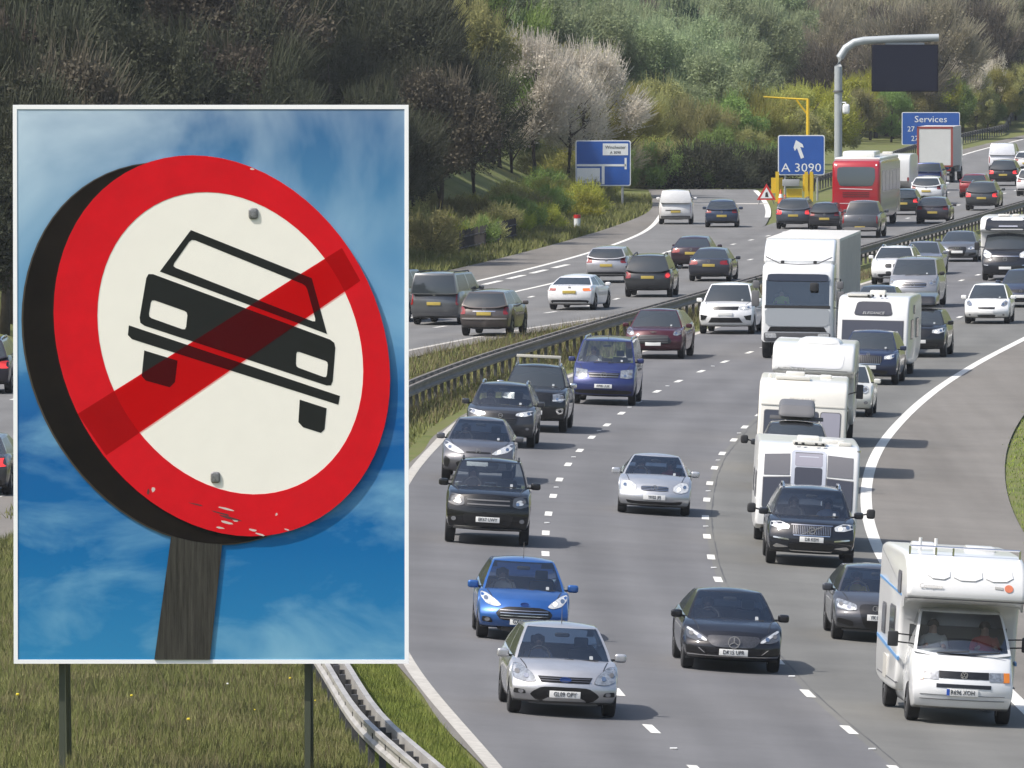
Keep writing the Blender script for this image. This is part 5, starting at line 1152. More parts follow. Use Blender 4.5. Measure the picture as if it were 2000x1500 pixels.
# ------------------------------------------------------------------ white articulated lorry
def lorry():
    root = empty('articulated_lorry'); tag(root, 'white articulated lorry with a tall deflector in the middle lane', 'lorry', GON)
    CW = mat('cab_white', (.76, .77, .77)); GB = mat('cab_grille_grey', (.36, .38, .40), .35, .3, .3)
    prof = [(-1.12,.55),(-1.18,.8),(-1.2,1.1),(-1.17,1.80),(-1.03,2.64),(-.97,2.92),(-.86,3.1),(-.7,3.19),(-.3,3.22),(1.15,3.22),(1.15,.55)]
    cb, b = bigbody(root, prof, 2.42, CW, 'cab', .14, 0)
    bm = bmesh.new(); bm.from_mesh(cb.data)
    scr = [f_ for f_ in bm.faces if abs(f_.calc_center_median().x) < .05 and f_.calc_center_median().y < -1.0 and 2.0 < f_.calc_center_median().z < 2.5]
    Vs = [v.co[:] for v in scr[0].verts]; bmesh.ops.delete(bm, geom=scr, context='FACES_ONLY'); bm.to_mesh(cb.data); bm.free()
    mk('windscreen', Vs, [(0, 1, 2, 3)], GLASS, root, False)
    MB().box(-1.12, 1.12, .35, .4, 1.2, 3.1).obj('sleeper_curtain', INTER, root); MB().bbox(-1.08, 1.08, -1.08, -.62, 1.35, 1.84, .05).obj('dashboard', INTER, root); MB().box(-1.1, 1.1, -.6, .34, 1.15, 1.2).obj('cab_floor', INTER, root)
    for q in (-.6, .6): MB().bbox(q-.26, q+.26, .0, .2, 1.25, 2.15, .06).obj('seat', INTER, root)
    pr2 = [(-.62,3.10),(-.2,3.62),(.5,3.98),(1.1,4.02),(1.1,3.1)]
    bigbody(root, pr2, 2.40, CW, 'wind_deflector', .10, 2)
    f = lambda nm, mt, P, off=.012: part_on(root, b, nm, P, mt, 'F', off, .15)
    f('sun_visor', mat('visor_navy', (.02, .025, .04), .25, 0, .5), rpoly([(-1.05, 2.62), (1.05, 2.62), (1.0, 2.86), (-1.0, 2.86)], .16), .09)
    f('front_panel', GB, rpoly([(-1.06, 1.10), (1.06, 1.10), (1.10, 1.70), (-1.10, 1.70)], .16), .02)
    f('black_band', BLACKP, [(-1.1, 1.70), (1.1, 1.70), (1.1, 1.80), (-1.1, 1.80)], .014)
    f('lower_grille', GR, [(-1.0, .92), (1.0, .92), (.9, 1.08), (-.9, 1.08)])
    f('bumper', GREYP, rrect(-1.12, 1.12, .58, .88, .06), .05)
    for q in (-1, 1):
        g = (lambda P: P) if q > 0 else mir
        f('headlight', LAMPREFL, g(rpoly([(.68, .70), (1.06, .70), (1.08, .86), (.72, .86)], .16)), .07)
        MB().bbox(q*1.44-.13, q*1.44+.13, -.95, -.75, 1.75, 2.28, .05).obj('door_mirror', GREYP, root); MB().bbox(q*1.42-.11, q*1.42+.11, -.93, -.78, 2.36, 2.62, .05).obj('wide_angle_mirror', GREYP, root)
        MB().tube([(q*1.2, -.8, 2.7), (q*1.42, -.85, 2.7), (q*1.42, -.85, 1.72), (q*1.2, -.8, 1.72)], .022, 6).obj('mirror_arm', BLACKP, root)
        MB().bbox(q*.55-.06, q*.55+.06, -.72, -.55, 3.10, 3.30, .03).obj('marker_horn', BLACKP, root)
        MB().box(q*1.212-.006, q*1.212+.006, -.6, .5, 1.95, 2.65).obj('side_window', DGLASS, root)
    for q in (-1, 1): MB().tube([(q*1.12, -.60, 3.42), (q*.62, -.70, 3.19), (0, -.74, 3.17)], .022, 5).obj('deflector_seam', GREYP, root)
    MB().bbox(.42, .70, -1.32, -1.12, 2.28, 2.58, .05).obj('kerb_mirror', BLACKP, root)
    for y in (-.35,): add_wheels(root, 2.4, (y,), .5, .3)
    # trailer behind
    TR = mat('trailer_side', (.62, .60, .55), .5, .1, 0, .5, .06, 2)
    MB().bbox(-1.25, 1.25, 1.7, 15.2, 1.15, 4.0, .04).obj('trailer_box', TR, root)
    for i in range(24):
        y = 1.95 + i*.55
        MB().box(1.25, 1.275, y, y+.05, 1.25, 3.92).obj('side_rib', TR, root)
        MB().box(-1.275, -1.25, y, y+.05, 1.25, 3.92).obj('side_rib', TR, root)
    MB().box(-1.1, 1.1, .8, 15.0, .85, 1.1).obj('chassis', BLACKP, root); add_wheels(root, 2.4, (2.6, 10.6, 11.9, 13.2), .5, .3)
    MB().box(1.18, 1.24, 4.2, 9.8, .5, 1.05).obj('side_guard', GREYP, root); MB().box(-1.24, -1.18, 4.2, 9.8, .5, 1.05).obj('side_guard', GREYP, root)
    place(root, (1559, 700), -.35, False, c_l23, 1.6)
    person(root.matrix_world, -.6, -.14, 1.42, SHV, 'lorry driver in a lime hi-vis vest behind the windscreen')
    return root
lorry()
def coach():
    root = empty('coach'); tag(root, 'red coach with a white roof seen from behind', 'coach', GOFF)
    RD = mat('coach_red', (.36, .012, .02), .3, .1, 1.)
    prof = [(-5.9,.4),(-6,1.6),(-5.8,2.8),(-5.4,3.45),(-5.0,3.5),(5.4,3.5),(5.85,3.35),(5.98,2.6),(6,.9),(5.9,.4)]
    _, b = bigbody(root, prof, 2.52, RD, 'body', .16, 2)
    f = lambda nm, mt, P, off=.012: part_on(root, b, nm, P, mt, 'B', off, .2)
    f('rear_window', mat('coach_glass', (.06, .075, .08), .06, 0, .7), rpoly([(-.85, 2.12), (.85, 2.12), (1.0, 2.5), (.98, 3.12), (-.98, 3.12), (-1.0, 2.5)], .16), .015)
    for z in (1.55, 1.66, 1.77): f('vent_slat', mat('vent_dark_red', (.14, .01, .012), .5), [(-.7, z), (.7, z), (.7, z+.05), (-.7, z+.05)], .02)
    f('name_strip', mat('name_white', (.6, .55, .55), .5), [(-.85, 1.93), (.85, 1.97), (.85, 2.01), (-.85, 1.97)], .014)
    f('name_strip', mat('name_white', (.6, .55, .55), .5), [(-.85, 1.20), (.85, 1.20), (.85, 1.235), (-.85, 1.235)], .014)
    f('brake_light', TAILON, [(-.1, 1.30), (.1, 1.30), (.1, 1.38), (-.1, 1.38)], .02)
    for q in (-1, 1):
        g = (lambda P: P) if q > 0 else mir
        f('tail_light', TAILON, g(rpoly([(1.02, .75), (1.2, .75), (1.2, 1.15), (1.06, 1.1)], .16)), .02); f('marker_light', PLW, g(ell(1.05, 3.22, .05, .05, 8)), .02)
    WR = mat('coach_white', (.72, .72, .68), .35, 0, .5)
    MB().bbox(-1.2, 1.2, -5.5, 5.2, 3.44, 3.6, .08).obj('white_roof', WR, root); MB().bbox(-.85, .85, 1.2, 4.6, 3.58, 3.92, .12).obj('air_conditioning_unit', WR, root)
    SD = mat('coach_side_silver', (.42, .40, .38), .35, .3, .5)
    for d in 'LR':
        part_on(root, b, 'side_panel', [(-5.6, .6), (5.4, .6), (5.4, 3.3), (-5.6, 3.3)], SD, d, .012, .8)
        for k in range(5): part_on(root, b, 'side_window', rrect(-5.2+k*2.05, -3.3+k*2.05, 1.8, 2.9, .1), DGLASS, d, .02, .5)
    add_wheels(root, 2.5, (-3.2, 2.9), .5, .3)
    plate(root, b, 0, .95, None, True)
    place(root, (1672, 443), 5.9, True, c_offL, -.6); return root
coach()
def boxlorry():
    root = empty('box_lorry'); tag(root, 'box lorry with a white rear door framed in red, far away', 'lorry', GOFF)
    RF = mat('lorry_frame_red', (.25, .05, .04), .5); PB = mat('lorry_door', (.52, .53, .51), .5, 0, 0, .5, .05, 1)
    MB().bbox(-1.15, 1.15, -3.4, 3.4, 1.05, 3.6, .03).obj('box_body', mat('lorry_side', (.5, .46, .44), .5), root)
    MB().box(-1.02, 1.02, 3.41, 3.45, 1.12, 3.46).obj('rear_door', PB, root)
    for x0, x1, z0, z1 in ((-1.16, -1.03, 1.05, 3.6), (1.03, 1.16, 1.05, 3.6), (-1.16, 1.16, 3.47, 3.61), (-1.16, 1.16, 1.02, 1.11)): MB().box(x0, x1, 3.40, 3.47, z0, z1).obj('door_frame', RF, root)
    MB().box(-1.0, 1.0, -3.4, 3.4, .7, 1.0).obj('chassis', BLACKP, root); MB().bbox(-1.1, 1.1, -5.3, -3.5, .6, 2.8, .08).obj('cab', WHITE, root)
    MB().box(-1.1, 1.1, 3.3, 3.42, .45, .6).obj('bumper', BLACKP, root)
    for q in (-1, 1): MB().box(q*.9-.12, q*.9+.12, 3.41, 3.44, .75, .9).obj('tail_light', TAIL, root)
    add_wheels(root, 2.3, (-4.2, 2.0), .48, .3)
    place(root, (1826, 357), 3.4, True, c_offL); return root
boxlorry()
# ------------------------------------------------------------------ crash barriers
GALV = mat('galvanised_steel', (.40, .385, .36), .55, .35, 0, .5, .22, 1.3)
GALVD = mat('galvanised_weathered', (.17, .152, .132), .65, .3, 0, .5, .25, 1.0)
POSTM = mat('barrier_post_steel', (.085, .085, .088), .7, .4)
def rail(c, off, y0, y1, z0, h, d, m, root, name='rail'):
    Y = ys(y0, y1, 2.4); V = []; Fc = []
    prof = [(-d/2, z0), (-d/2, z0+h*.22), (d*.1, z0+h*.36), (d*.1, z0+h*.64), (-d/2, z0+h*.78), (-d/2, z0+h), (d/2, z0+h), (d/2, z0)]
    if off < 0: prof = prof
    else: prof = [(-x, z) for x, z in prof]
    n = len(prof)
    for y in Y:
        x = c(y) + off
        for px, pz in prof: V.append((x + px, y, tz(x, y) + pz))
    for j in range(len(Y)-1):
        for i in range(n): Fc.append((j*n+i, j*n+(i+1) % n, (j+1)*n+(i+1) % n, (j+1)*n+i))
    return mk(name, V, Fc, m, root, True, 25)
root = empty('central_barrier'); tag(root, 'double-railed steel crash barrier running along the central strip between the carriageways', 'barrier')
rail(c_bar, -.16, 150, 226, .50, .30, .09, GALV, root); rail(c_bar, .18, 150, 226, .50, .30, .09, GALV, root)
rail(c_bar, -.16, 226, 720, .48, .30, .10, GALVD, root); rail(c_bar, .18, 226, 720, .48, .30, .10, GALVD, root)
pm = MB().box(-.05, .05, -.06, .06, -.2, .78).box(-.16, .16, -.04, .04, .56, .70); pme = bpy.data.meshes.new('post'); pme.from_pydata(pm.v, [], pm.f); pme.materials.append(POSTM)
y = 152.
while y < 716:
    x = c_bar(y); inst('post', pme, root, (x, y, tz(x, y)), (0, 0, -math.atan(c_bar.slope(y)))); y += 2.4
cb2 = Curve([(c_mainL(Y) - 3.6, Y) for Y in (655, 700, 760, 820, 880, 940)], px=False)
root = empty('verge_barrier'); tag(root, 'weathered steel crash barrier along the far nearside verge at the top right', 'barrier')
rail(cb2, -.1, 660, 940, .45, .34, .1, GALVD, root)
y = 661.
while y < 940: x = cb2(y); inst('post', pme, root, (x, y, tz(x, y))); y += 3.2
# ------------------------------------------------------------------ signs
BLUE = mat('sign_blue', (.018, .085, .34), .5, 0, 0, .4, .08, 1.); SWH = mat('sign_white', (.70, .72, .72), .5); SBACK = mat('sign_grey', (.3, .31, .32), .6)
def signboard(root, W, H, z0, thick=.06):
    MB().prism(rrect(-W/2, W/2, z0, z0+H, .12), 0, thick).obj('border', SWH, root)
    return MB().prism(rrect(-W/2+.06, W/2-.06, z0+.06, z0+H-.06, .09), -.012, .0).obj('panel', BLUE, root)
p = G(1565, 392); root = empty('route_sign', p); tag(root, 'blue sign with a white arrow reading A3090 beside the slip road', 'sign')
signboard(root, 2.75, 2.36, 1.5)
for q in (-1, 1): MB().tube([(q*.95, .1, 0), (q*.95, .1, 3.6)], .06, 8).obj('post', SBACK, root)
lettering('A 3090', .72, SWH, root, (0, -.02, 1.92), sx=1.12)
A_ = R(20)
def ro(x, z): return (x*math.cos(A_) - z*math.sin(A_) - .12, x*math.sin(A_) + z*math.cos(A_) + 3.02)
MB().prism([ro(*q) for q in ((-.1, -.55), (.1, -.55), (.1, .12), (.28, .0), (.28, .22), (0, .58), (-.28, .22), (-.28, 0), (-.1, .12))], -.024, -.012).obj('arrow', SWH, root, False)
p = Vector((at(1178, 330, 612).x, 612, 0)); p.z = tz(p.x, 612) - .3; root = empty('direction_sign', p); tag(root, 'blue junction map sign with white panels among the trees at the left verge', 'sign')
zt = at(1178, 274, 612).z - p.z; W_ = 3.15; H_ = 2.6; z0 = zt - H_
signboard(root, W_, H_, z0)
for q in (-1, 1): MB().tube([(q*1.1, .1, 0), (q*1.1, .1, zt-.1)], .07, 8).obj('post', SBACK, root)
MB().box(-.02, 1.42, -.024, -.012, z0+1.75, z0+2.42).obj('white_panel', SWH, root); MB().box(-1.5, -.18, -.024, -.012, z0+.15, z0+1.02).obj('white_panel', SWH, root)
lettering('Winchester', .26, INK, root, (.70, -.03, z0+2.2), sx=.95); lettering('A 3090', .22, INK, root, (.70, -.03, z0+1.9), sx=.95)
for P in ([(-1.5, 1.12), (1.3, 1.12), (1.3, 1.24), (-1.5, 1.24)], [(1.22, .95), (1.34, .95), (1.34, 1.6), (1.22, 1.6)], [(-.08, .1), (.08, .1), (.08, 1.12), (-.08, 1.12)]):
    MB().prism([(x, z0+z) for x, z in P], -.024, -.012).obj('map_line', SWH, root, False)
p = Vector((at(1818, 250, 850).x, 850, 0)); p.z = tz(p.x, 850) - .2; root = empty('services_sign', p); tag(root, 'blue services distance sign above the box lorry', 'sign')
zt = at(1818, 219, 850).z - p.z; z0 = zt - 2.6
signboard(root, 4.6, 2.6, z0)
for q in (-1, 1): MB().tube([(q*1.4, .1, 0), (q*1.4, .1, zt-.1)], .07, 8).obj('post', SBACK, root)
lettering('Services', .72, SWH, root, (.0, -.02, z0+2.02), sx=1.1); lettering('27 (W)', .58, SWH, root, (-1.0, -.02, z0+1.25)); lettering('8 m', .45, SWH, root, (1.5, -.02, z0+1.25)); lettering('27 E', .58, SWH, root, (-1.05, -.02, z0+.5))
# gantry
p = G(1637, 372); root = empty('message_gantry', p); tag(root, 'grey cantilever gantry holding a blank dark message screen', 'gantry')
s_ = F / p.y; hz = (at(1637, 76, p.y).z - p.z); pts = [(0, 0, 0), (0, 0, 4), (0, 0, hz-1.7)] + [(1.6*(1-math.cos(R(a))), 0, hz-1.7+1.6*math.sin(R(a))) for a in (20, 45, 68, 90)] + [(3.5, 0, hz+.0), ((1833-1637)/s_, 0, hz+.08)]
GP = mat('gantry_grey', (.36, .39, .40), .5, .2)
MB().tube(pts, .25, 14, .24).obj('mast', GP, root)
MB().tube([(0, 0, hz-3.3), (0, 0, hz-3.18)], .32, 14).obj('flange', GREYP, root)
x0, x1 = (1702-1637)/s_, (1832-1637)/s_; z1 = at(1637, 87, p.y).z - p.z; z0 = at(1637, 179, p.y).z - p.z
sc = MB().bbox(x0, x1, -.25, .15, z0, z1, .03).obj('screen_case', mat('screen_case', (.012, .012, .018), .7, 0, 0, .1), root)
MB().box(x0+.08, x1-.08, -.262, -.25, z0+.08, z1-.08).obj('screen', mat('blank_screen', (.012, .014, .026), .6, 0, 0, .1), sc)
MB().box((x0+x1)/2-1.2, (x0+x1)/2+1.2, -.1, .1, z1, z1+.12).obj('bracket', GP, root)
cmz = at(1655, 208, p.y).z - p.z
MB().tube([(.2, -.1, cmz+.25), (.45, -.15, cmz+.25), (.48, -.15, cmz)], .05, 6).obj('camera_arm', SWH, root)
mk('camera_dome', *mirrorshape(.48, -.15, cmz-.15, .36, .36, .5), SWH, root)
# yellow camera mast and frame
YEL = mat('camera_yellow', (.62, .42, .02), .5, 0, 0, .5, .1, 1)
p = G(1578, 384); root = empty('camera_mast', p); tag(root, 'yellow camera mast with a long arm behind the A3090 sign', 'mast')
zt = at(1575, 193, p.y).z - p.z; s_ = F/p.y
MB().tube([(0, 0, 0), (0, 0, zt)], .14, 10, .10).obj('mast', YEL, root); MB().tube([(0, 0, zt-.05), (-1.2, 0, zt+.02), ((1490-1577)/s_, 0, zt+.12)], .065, 8, .04).obj('arm', YEL, root)
MB().tube([(0, 0, zt-1.0), (-.7, 0, zt-.05)], .06, 6).obj('arm_brace', YEL, root)
p = G(1550, 394); root = empty('yellow_frame', p); tag(root, 'yellow steel frame with a grey box under the A3090 sign', 'frame'); s_ = F/p.y
for x in (-.95, .75, 1.05): MB().box(x-.1, x+.1, .35, .5, 0, 1.75).obj('upright', YEL, root)
MB().box(-1.3, -.6, .5, .55, .5, 1.4).obj('panel', YEL, root); MB().box(-.4, .5, .5, .55, .25, .75).obj('panel', YEL, root); MB().box(.55, 1.2, .5, .55, .6, 1.6).obj('panel', YEL, root)
MB().bbox(-.65, .35, .3, .5, .9, 1.3, .03).obj('box', SBACK, root)
# roadworks sign, cones, marker
p = G(1497, 399); root = empty('warning_sign', p); tag(root, 'red edged triangular roadworks sign at the nose of the slip road', 'sign')
MB().prism([(-.55, .25), (.55, .25), (0, 1.2)], 0, .03).obj('red_triangle', mat('sign_red', (.5, .02, .02), .5), root, False); MB().prism([(-.36, .35), (.36, .35), (0, .97)], -.012, 0).obj('white_face', SWH, root, False)
MB().prism([(-.08, .42), (.12, .42), (.05, .72), (-.06, .66)], -.02, -.012).obj('symbol', INK, root, False)
for q in (-1, 1): MB().tube([(q*.45, .05, 0), (q*.3, .05, .4)], .025, 6).obj('leg', GREYP, root)
ORG = mat('cone_orange', (.62, .11, .03), .6)
def cone(x, y, lab, h=.85):
    r = empty('traffic_cone', G(x, y)); tag(r, lab, 'cone', 'traffic cones'); MB().tube([(0, 0, .04), (0, 0, h)], .17*h/.75, 12, .04).obj('cone_body', ORG, r); MB().tube([(0, 0, h*.45), (0, 0, h*.7)], .118*h/.75, 12, .078*h/.75).obj('white_sleeve', SWH, r); MB().bbox(-.22, .22, -.22, .22, 0, .05, .01).obj('base', BLACKP, r)
cone(1525, 399, 'orange and white cone in front of the yellow frame')
cone(1533, 404, 'orange and white cone nearest the back of the blue grey off-roader', .7)
g = G(1131, 449); g.x -= .1; g.z = tz(g.x, g.y); root = empty('marker_post', g); tag(root, 'short white marker post with red bands on the left verge', 'marker')
MB().tube([(0, 0, 0), (0, 0, .6)], .17, 12).obj('post_body', SWH, root); MB().tube([(0, 0, .6), (0, 0, .78)], .18, 12).obj('red_cap', mat('sign_red', (.5, .02, .02)), root); MB().tube([(0, 0, .02), (0, 0, .14)], .18, 12).obj('red_band', mat('sign_red', (.5, .02, .02)), root)
# paling fence on the left verge
root = empty('paling_fence', (0, 0, 0)); tag(root, 'dark timber paling fence half buried in the left verge bushes', 'fence'); TIM = mat('dark_timber', (.05, .045, .045), .85)
fm = MB().prism([(-.055, -.2), (.055, -.2), (.055, 1.05), (0, 1.15), (-.055, 1.05)], -.015, .015); fme = bpy.data.meshes.new('paling'); fme.from_pydata(fm.v, [], fm.f); fme.materials.append(TIM)
for i in range(46):
    Y = 500 + i*.62; X = c_pvL(Y) - 2.3; inst('paling', fme, root, (X, Y, tz(X, Y)), (0, random.Random(i).uniform(-.05, .05), 0))
for z in (.3, .8):
    pts = [(c_pvL(500+k) - 2.27, 500+k, tz(c_pvL(500+k)-2.27, 500+k)+z) for k in range(0, 29, 2)]; MB().tube(pts, .035, 4).obj('fence_rail', TIM, root)

# ------------------------------------------------------------------ billboard with the prohibition sign
YB = 162.5
def bp(x, y, dy=0.):                            # pixel -> x,z on the billboard plane
    q = at(x, y, YB); return (q.x, q.z)
base = Vector((bp(412, 700)[0], YB, 0)); base.z = tz(base.x, YB)
root = empty('billboard', base); tag(root, 'tall white framed billboard printed with blue sky and thin cloud', 'billboard')
def loc(P): return [(x - base.x, z - base.z) for x, z in P]
def pxp(P): return loc([bp(*q) for q in P])
# printed sky
def skyprint():
    m = bpy.data.materials.new('printed_sky'); m.use_nodes = True; n = m.node_tree; b = n.nodes['Principled BSDF']; b.inputs['Roughness'].default_value = .6; b.inputs['Specular IOR Level'].default_value = .2
    tc = n.nodes.new('ShaderNodeTexCoord'); sp = n.nodes.new('ShaderNodeSeparateXYZ'); n.links.new(tc.outputs['Generated'], sp.inputs[0])
    def noise(scale, sz, det=6, rough=.55, dist=.4):
        mp = n.nodes.new('ShaderNodeMapping'); mp.inputs['Scale'].default_value = (scale[0], 1, scale[1]); mp.inputs['Rotation'].default_value = (0, R(sz), 0); n.links.new(tc.outputs['Generated'], mp.inputs[0])
        t = n.nodes.new('ShaderNodeTexNoise'); t.inputs['Scale'].default_value = 1; t.inputs['Detail'].default_value = det; t.inputs['Roughness'].default_value = rough; t.inputs['Distortion'].default_value = dist; n.links.new(mp.outputs[0], t.inputs[0]); return t.outputs[0]
    def ramp(src, st):
        r = n.nodes.new('ShaderNodeValToRGB'); e = r.color_ramp.elements
        e[0].position, e[0].color = st[0][0], (*st[0][1], 1); e[1].position, e[1].color = st[-1][0], (*st[-1][1], 1)
        for p_, c in st[1:-1]: q = e.new(p_); q.color = (*c, 1)
        n.links.new(src, r.inputs[0]); return r.outputs[0]
    def mix(f, a, b_):
        x = n.nodes.new('ShaderNodeMix'); x.data_type = 'RGBA'; n.links.new(f, x.inputs[0]); n.links.new(a, x.inputs[6]); n.links.new(b_, x.inputs[7]); return x.outputs[2]
    basec = ramp(sp.outputs[2], [(0, (.025, .22, .44)), (.2, (.002, .135, .36)), (.42, (.001, .095, .31)), (.62, (.045, .22, .45)), (.8, (.08, .24, .42)), (1, (.03, .12, .28))])
    white = ramp(sp.outputs[2], [(0, (.20, .43, .58)), (.5, (.20, .43, .60)), (1, (.48, .60, .69))])
    c1 = ramp(noise((2.4, 8.5), -6), [(.46, (0, 0, 0)), (.74, (.9, .9, .9))]); c2 = ramp(noise((1.9, 2.6), 20, 5, .5, .6), [(.34, (0, 0, 0)), (.60, (1, 1, 1))])
    hi = ramp(sp.outputs[2], [(.5, (0, 0, 0)), (.66, (1, 1, 1))])
    f = mix(hi, c1, c2)
    n.links.new(mix(f, basec, white), b.inputs['Base Color']); return m
P = pxp([(33, 1288), (791, 1288), (791, 212), (33, 212)])
MB().prism(P, -.02, .03).obj('printed_panel', skyprint(), root, False)
FRW = mat('frame_white', (.93, .93, .93), .4)
x0, zb_ = pxp([(27, 1296)])[0]; x1, zt_ = pxp([(798, 205)])[0]; t = 8*YB/F
for nm, a in (('frame_beam', (x0, x1, zb_, zb_+t)), ('frame_beam', (x0, x1, zt_-t, zt_)), ('frame_post', (x0, x0+t, zb_+t, zt_-t)), ('frame_post', (x1-t, x1, zb_+t, zt_-t))):
    MB().box(a[0], a[1], -.030, .12, a[2], a[3]).obj(nm, FRW, root, False)
MB().box(x0+.02, x1-.02, .06, .14, zb_+.02, zt_-.02).obj('backing_board', SBACK, root, False)
for x in (pxp([(120, 1300)])[0][0], pxp([(600, 1300)])[0][0]):
    zg = tz(x + base.x, YB + .25) - base.z
    MB().box(x-.045, x+.045, .17, .26, zg-.4, zt_-.3).obj('leg', mat('leg_steel', (.06, .07, .045), .7, .2), root, False)
    MB().tube([(x, .3, zt_*.6), (x, 2.6, zg+.0)], .05, 6).obj('stay', mat('leg_steel', (.16, .165, .17)), root)
def woodpost():
    m = mat('post_weathered_wood', (.05, .047, .04), .85, 0, 0, .15, .3, 3.); n = m.node_tree; b = n.nodes['Principled BSDF']
    tc = n.nodes.new('ShaderNodeTexCoord'); mp = n.nodes.new('ShaderNodeMapping'); mp.inputs['Scale'].default_value = (14, 1, .7); mp.inputs['Rotation'].default_value = (0, R(-6), 0); n.links.new(tc.outputs['Object'], mp.inputs[0])
    t = n.nodes.new('ShaderNodeTexNoise'); t.inputs['Scale'].default_value = 1.3; t.inputs['Detail'].default_value = 8; t.inputs['Roughness'].default_value = .75; n.links.new(mp.outputs[0], t.inputs[0])
    r = n.nodes.new('ShaderNodeValToRGB'); e = r.color_ramp.elements; e[0].position = .3; e[0].color = (.012, .012, .009, 1); e[1].position = .75; e[1].color = (.075, .072, .06, 1); n.links.new(t.outputs[0], r.inputs[0]); n.links.new(r.outputs[0], b.inputs['Base Color']); return m
# the sign itself, raised from the print
root = empty('prohibition_sign', base + Vector((0, -.03, 0))); tag(root, 'round red ringed sign with a slashed black car, mounted on the billboard', 'sign')
def ellp(c, hx, hy, sxy, n=72):
    Lm = np.linalg.cholesky(np.array([[hx*hx, sxy], [sxy, hy*hy]])); return pxp([tuple(np.array(c) + Lm @ np.array([math.cos(2*math.pi*k/n), math.sin(2*math.pi*k/n)])) for k in range(n)])[::-1]
def ringmesh(A, B, y0, y1):
    n = len(A); mb = MB(); V = [(x, y0, z) for x, z in A] + [(x, y0, z) for x, z in B] + [(x, y1, z) for x, z in A] + [(x, y1, z) for x, z in B]
    return mb.add(V, [f for i in range(n) for j in [(i+1) % n] for f in ((i, j, n+j, n+i), (i, 2*n+i, 2*n+j, j), (n+i, n+j, 3*n+j, 3*n+i))])
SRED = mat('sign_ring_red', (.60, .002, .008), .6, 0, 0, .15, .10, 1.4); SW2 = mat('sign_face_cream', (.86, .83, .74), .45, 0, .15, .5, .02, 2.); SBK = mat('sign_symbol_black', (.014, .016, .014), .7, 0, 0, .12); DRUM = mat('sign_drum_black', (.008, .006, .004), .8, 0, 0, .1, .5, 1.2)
out = ellp((433.5, 675), 328.5, 372, 21600); inn = ellp((450, 670), 259.5, 295, 14160)
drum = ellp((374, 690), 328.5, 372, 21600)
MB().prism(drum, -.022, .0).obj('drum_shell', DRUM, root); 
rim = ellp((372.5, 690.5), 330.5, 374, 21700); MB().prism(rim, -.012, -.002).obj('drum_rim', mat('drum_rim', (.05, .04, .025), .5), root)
MB().prism(out, -.045, -.022).obj('face_disc', SW2, root, True, 30)
ringmesh(out, inn, -.049, -.045).obj('red_ring', SRED, root, False)
def sym(nm, P, y0=-.047, y1=-.045, holes=(), m=SBK):
    cu = bpy.data.curves.new(nm, 'CURVE'); cu.dimensions = '2D'; cu.fill_mode = 'BOTH'
    for poly in [P] + list(holes):
        sp = cu.splines.new('POLY'); sp.points.add(len(poly)-1); sp.use_cyclic_u = True
        for q, (x, z) in zip(sp.points, poly): q.co = (x, z, 0, 1)
    cu.extrude = .0015
    o = bpy.data.objects.new(nm, cu); COL.objects.link(o); me = bpy.data.meshes.new_from_object(o.evaluated_get(bpy.context.evaluated_depsgraph_get())); bpy.data.objects.remove(o)
    me.materials.clear(); me.materials.append(m); o = inst(nm, me, root, (0, y0, 0), (R(90), 0, 0)); return o
def rnd(P, k=.2, r=9.):                         # round the corners of a pixel polygon
    Q = []
    for i in range(len(P)):
        a, b, c = (np.array(P[j % len(P)], float) for j in (i-1, i, i+1)); da, dc = a-b, c-b
        p, q = b + da/np.linalg.norm(da)*r, b + dc/np.linalg.norm(dc)*r
        Q += [tuple(p), tuple(.25*p + .5*b + .25*q), tuple(q)]
    return Q
sym('symbol_cabin', pxp([(373,449),(609,543),(639,652),(312.5,530)]), holes=[pxp(rnd([(374,466),(598,557),(618,630),(336,520)], r=8))])
sym('symbol_body', pxp(rnd([(288,531),(656,667),(649,756),(271,632)], r=12)), holes=[pxp(rnd([(296,584),(367,609),(363,645),(290,619)], r=7)), pxp(rnd([(579,685),(641,706),(638,738),(578,716)], r=6))])
sym('symbol_bumper', pxp([(252,635),(664,773),(661,790),(258,662),(250,654)]))
sym('symbol_wheel', pxp([(282,684),(347,704)] + rnd([(340,757),(277,739)], r=1)[:0] + [(342,746),(332,756),(285,743),(277,734)])); sym('symbol_wheel', pxp([(585.5,780),(638,797),(634,838),(627,845),(592,834),(583,824)]))
def film():
    m = bpy.data.materials.new('red_film'); m.use_nodes = True; n = m.node_tree; b = n.nodes['Principled BSDF']; b.inputs['Base Color'].default_value = (.5, .003, .01, 1); b.inputs['Roughness'].default_value = .4
    t = n.nodes.new('ShaderNodeBsdfTransparent'); t.inputs[0].default_value = (.76, .008, .012, 1); x = n.nodes.new('ShaderNodeMixShader'); x.inputs[0].default_value = .10
    n.links.new(t.outputs[0], x.inputs[1]); n.links.new(b.outputs[0], x.inputs[2]); n.links.new(x.outputs[0], n.nodes['Material Output'].inputs[0]); return m
FILM = film()
bar = [(155,805),(190,786),(224,765),(634,506),(666,486),(684,472)]
e1 = [(700,548),(675,569),(273,845),(232,873),(205,889)]
mk('slash_bar', [(x, -.052, z) for x, z in pxp([(152,808),(668,484),(704,548),(208,889)])], [(0, 1, 2, 3)], FILM, root, False)
for x, z in pxp([(495, 417), (421, 932)]): mk('bolt', *mirrorshape(x, -.05, z, .115, .05, .135), mat('bolt_steel', (.22, .22, .22), .5, .6, 0, .5, .5, 30), root)
MB().prism(pxp([(301.6,1288),(410,1288),(436,1045),(338,1020)]), -.020, .0).obj('sign_post', woodpost(), root, False)
